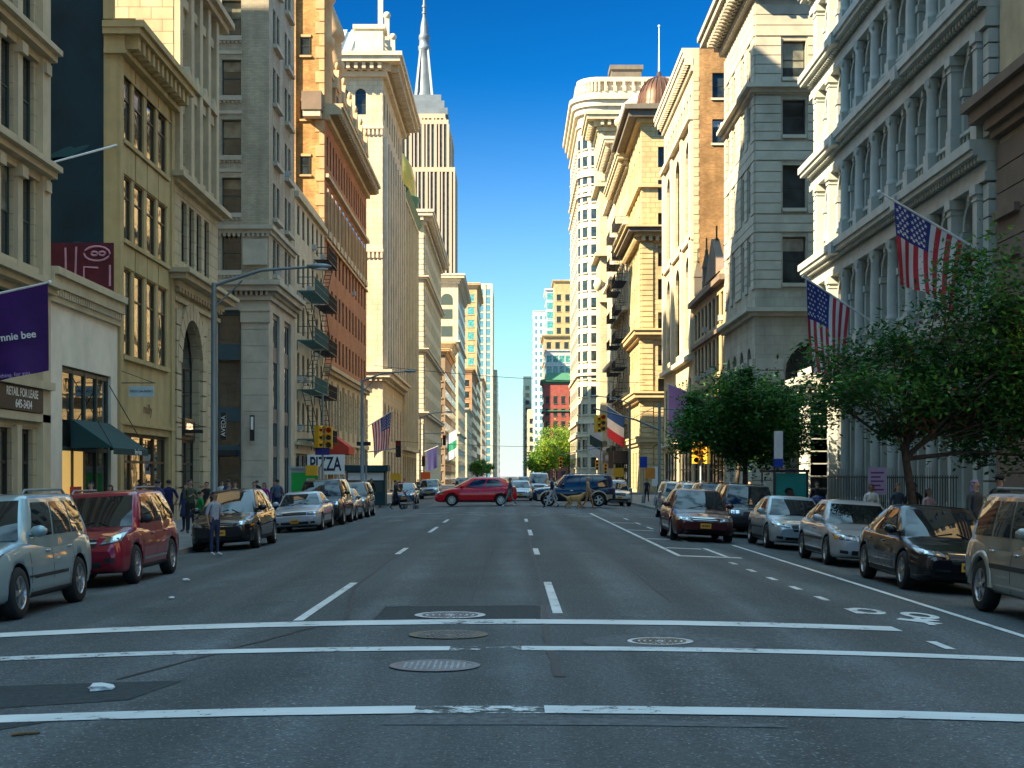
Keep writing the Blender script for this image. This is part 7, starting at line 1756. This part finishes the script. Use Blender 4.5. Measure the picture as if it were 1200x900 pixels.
# dog, nose towards +x
FUR = mat('golden_fur', (.42, .25, .09), rough=.9, var=.3, vscale=14, bump=.5, bscale=60); NOSE = mat('dog_nose', (.015, .012, .012), rough=.4)
J = [(-.30, 0, .52), (-.05, 0, .52), (.22, 0, .53), (.36, 0, .62), (.46, 0, .74), (.52, 0, .77), (.63, 0, .74), (.70, 0, .73), (-.40, 0, .56), (-.58, 0, .66), (-.72, 0, .76)]
RD = [.15, .15, .185, .125, .10, .10, .06, .045, .055, .045, .03]; E_ = [(0, 1), (1, 2), (2, 3), (3, 4), (4, 5), (5, 6), (6, 7), (0, 8), (8, 9), (9, 10)]
for s, dx in ((1, .12), (-1, -.06)):
    b0 = len(J); J += [(.22, s*.09, .42), (.22+dx*.6, s*.09, .24), (.20+dx*1.3, s*.09, .06), (.26+dx*1.3, s*.09, .03)]; RD += [.09, .055, .04, .042]; E_ += [(2, b0), (b0, b0+1), (b0+1, b0+2), (b0+2, b0+3)]
    b0 = len(J); J += [(-.28, s*.09, .42), (-.20-dx*.5, s*.09, .32), (-.38-dx, s*.09, .18), (-.34-dx, s*.09, .05), (-.28-dx, s*.09, .03)]; RD += [.11, .075, .042, .036, .04]; E_ += [(0, b0), (b0, b0+1), (b0+1, b0+2), (b0+2, b0+3), (b0+3, b0+4)]
me = skinned(J, E_, RD, 1); me.materials.append(FUR); me.materials.append(NOSE)
bm = bmesh.new(); bm.from_mesh(me)
for c, r_, mi in (((.735, 0, .735), (.022, .025, .02), 1), ((.585, .05, .80), .013, 1), ((.585, -.05, .80), .013, 1), ((.49, .09, .75), (.045, .02, .085), 0), ((.49, -.09, .75), (.045, .02, .085), 0)):
    q = MB(); q.ball(c, r_, 8); vs = [bm.verts.new(v) for v in q.v]
    for f in q.f:
        try: ff = bm.faces.new([vs[i] for i in f]); ff.material_index = mi; ff.smooth = True
        except ValueError: pass
bm.to_mesh(me); bm.free()
tag(link('dog', me, None, (3.55, 82.1, rz_(3.5))), 'golden dog on a lead beside the dog walker', 'dog').scale = (1.12,)*3
mb = MB(); mb.tube([(4.05, 82.1, .72), (4.35, 82.0, .85), (4.62, 81.8, .98)], .012, 5); tag(mb.build('dog_lead', clothm(BLK)), 'thin dark lead between the dog walker and golden dog', 'lead')
# ================================================================== TREES
BARK = mat('bark', (.075, .055, .04), rough=.95, var=.4, vscale=8, bump=.8, bscale=30)
def leafm(name, c): 
    if name in MATS: return MATS[name]
    m = bpy.data.materials.new(name); MATS[name] = m; t, p = nodes_of(m); p.inputs['Roughness'].default_value = .5; p.inputs['Specular IOR Level'].default_value = .2
    g = nd(t, 'ShaderNodeNewGeometry'); rr = g.outputs['Random Per Island']
    t.links.new(mixc(t, rr, sc3(c, .55), sc3(c, 1.5)), p.inputs['Base Color'])
    tr = nd(t, 'ShaderNodeBsdfTranslucent'); tr.inputs['Color'].default_value = (*sc3(c, 1.6), 1); mx = nd(t, 'ShaderNodeMixShader'); mx.inputs[0].default_value = .3
    t.links.new(p.outputs[0], mx.inputs[1]); t.links.new(tr.outputs[0], mx.inputs[2]); o = [n for n in t.nodes if n.type == 'OUTPUT_MATERIAL'][0]; t.links.new(mx.outputs[0], o.inputs[0])
    return m
DG = [leafm('leaf_dark', (.018, .075, .02)), leafm('leaf_mid', (.042, .14, .028)), leafm('leaf_light', (.10, .24, .035)), leafm('leaf_reddish', (.10, .05, .03))]
YG = [leafm('leaf_yellow_green', (.15, .24, .02)), leafm('leaf_lime', (.24, .30, .03)), leafm('leaf_deep', (.06, .15, .02))]
def tree(label, x, y, masses, th, tr, leaf, n, pal, w, seed, group=None, z=None, nclump=70, sig=.36, cat='tree'):
    """masses: (dx,dy,z,rx,ry,rz) ellipsoids the crown fills with clumps of leaves"""
    rg = random.Random(seed); z = GZ if z is None else z
    root = empty('street_tree' if leaf < .25 else 'park_tree', label, cat, (x, y, z), group=group)
    cl = []
    tot = sum(a*b_*c for *_, a, b_, c in masses)
    for cx, cy, cz, rx, ry, rz in masses:
        for i in range(max(3, int(nclump*rx*ry*rz/tot))):
            while True:
                v = Vector((rg.uniform(-1, 1), rg.uniform(-1, 1), rg.uniform(-1, 1)))
                if .35 < v.length < 1: break
            cl.append((Vector((cx+v.x*rx, cy+v.y*ry, cz+v.z*rz)), rg.uniform(.6, 1.25)*sig*(rx*ry*rz)**(1/3)))
    mb = MB(); top = Vector((masses[0][0]*.3, masses[0][1]*.3, th))
    mb.tube([(0, 0, 0), (.03, 0, .25), (rg.uniform(-.1, .1), 0, th*.5), top], [tr*1.5, tr*1.1, tr, tr*.8], 10)
    for i in range(6):
        c = rg.choice(cl)[0]; m_ = top.lerp(c, .5)+Vector((rg.uniform(-.2, .2), rg.uniform(-.2, .2), .15))*th*.15
        mb.tube([top-Vector((0, 0, rg.uniform(0, .3)*th*.3)), m_, c], [tr*.6, tr*.36, tr*.1], 7)
    for c, _ in cl[::2]:
        b_ = top.lerp(c, rg.uniform(.35, .6)); mb.tube([b_, b_.lerp(c, .6)+Vector((0, 0, .06)), c], [tr*.25, tr*.14, tr*.06], 5)
    mb.build('trunk', BARK, root)
    mb = MB(); per = n//len(cl)
    for c, s in cl:
        shade = rg.choices(range(len(pal)), w)[0]
        k = int(per*rg.uniform(.5, 1.5))
        for i in range(k):
            d = Vector((rg.gauss(0, 1), rg.gauss(0, 1), rg.gauss(0, .75))); p_ = c+d*s*.62
            u = Vector((rg.gauss(0, 1), rg.gauss(0, 1), rg.gauss(0, .5))).normalized(); v = u.cross(Vector((rg.gauss(0, .6), rg.gauss(0, .6), 1))).normalized(); q = leaf*rg.uniform(.6, 1.25)
            nn = u.cross(v)*q*.12
            mb.add([p_-u*q, p_+v*q*.48+nn, p_+u*q, p_-v*q*.48+nn], [(0, 1, 2), (0, 2, 3)], shade if rg.random() < .8 else rg.randrange(len(pal)))
    mb.build('crown', pal, root)
    return root
tree('leafy dark green street tree in front of the cast iron columns, closest on the right', 9.9, 35.9, [(-.6, 0, 4.3, 2.1, 1.7, 1.25), (2.1, .2, 5.5, 1.7, 1.7, 2.3), (2.2, .2, 3.6, 1.7, 1.5, 1.5), (.6, 0, 4.0, 1.7, 1.5, 1.3), (3.5, .3, 4.7, 1.7, 1.6, 2.2)], 2.6, .11, .09, 30000, DG, (7, 5, 1.6, .25), 4, 'street trees on the right', nclump=150)
tree('leafy dark green street tree under the pale banded corner building', 9.7, 60, [(-.2, 0, 4.6, 2.4, 1.9, 1.7), (-1.4, 0, 3.7, 1.8, 1.6, 1.3), (.9, .2, 4.1, 2.2, 1.8, 1.6), (-.3, 0, 6.1, .9, .9, .9)], 2.5, .12, .105, 26000, DG, (4, 6, 3, .1), 9, 'street trees on the right', nclump=95)
tree('slim street tree just behind the tree under the banded corner building', 10.1, 66, [(.8, 0, 4.6, 2.0, 1.8, 1.7), (1.2, 0, 3.6, 1.7, 1.6, 1.1)], 2.5, .1, .11, 9000, DG, (5, 6, 2, .1), 14, 'street trees on the right', nclump=60)
random.seed(21)
spots = [(11.6, 508, 15, 'lowest left tree at the front of the park'), (15, 516, 20, 'tallest yellow green tree in the park'), (10.8, 530, 12, 'low bright tree at the park edge'), (26, 514, 20, 'park tree in front of the red brick building'), (20.5, 522, 20, 'middle park tree below the white tower'), (10.2, 590, 13, 'small tree nearest the sky gap on the right'), (31, 525, 19, 'park tree touching the rounded tower'), (24, 556, 22, 'back park tree under the tan stepped tower'), (16.5, 552, 20, 'farthest small park tree near the roadway')]
for i, (x, y, h, lb) in enumerate(spots):
    r_ = h*.33; tree(lb, x, y, [(0, 0, h*.66, r_, r_, h*.33), (random.uniform(-2, 2), 0, h*.5, r_*1.1, r_, h*.24)], h*.35, .3, .5, 3400, YG, (5, 4, 2), 30+i, 'park trees at the far end of the street', nclump=46, sig=.34)
for i, (x, y, h, lb) in enumerate([(-9.7, 470, 8, 'small green tree at the far end of the left pavement'), (-10, 420, 6.5, 'green tree on the left pavement before the farther small one'), (-9.4, 540, 8, 'tiny tree at left of the sky gap')]):
    tree(lb, x, y, [(0, 0, h*.64, h*.34, h*.34, h*.34)], h*.35, .2, .3, 2200, [YG[2], YG[0], DG[1]], (5, 3, 3), 60+i, 'small trees at the far left', nclump=34)
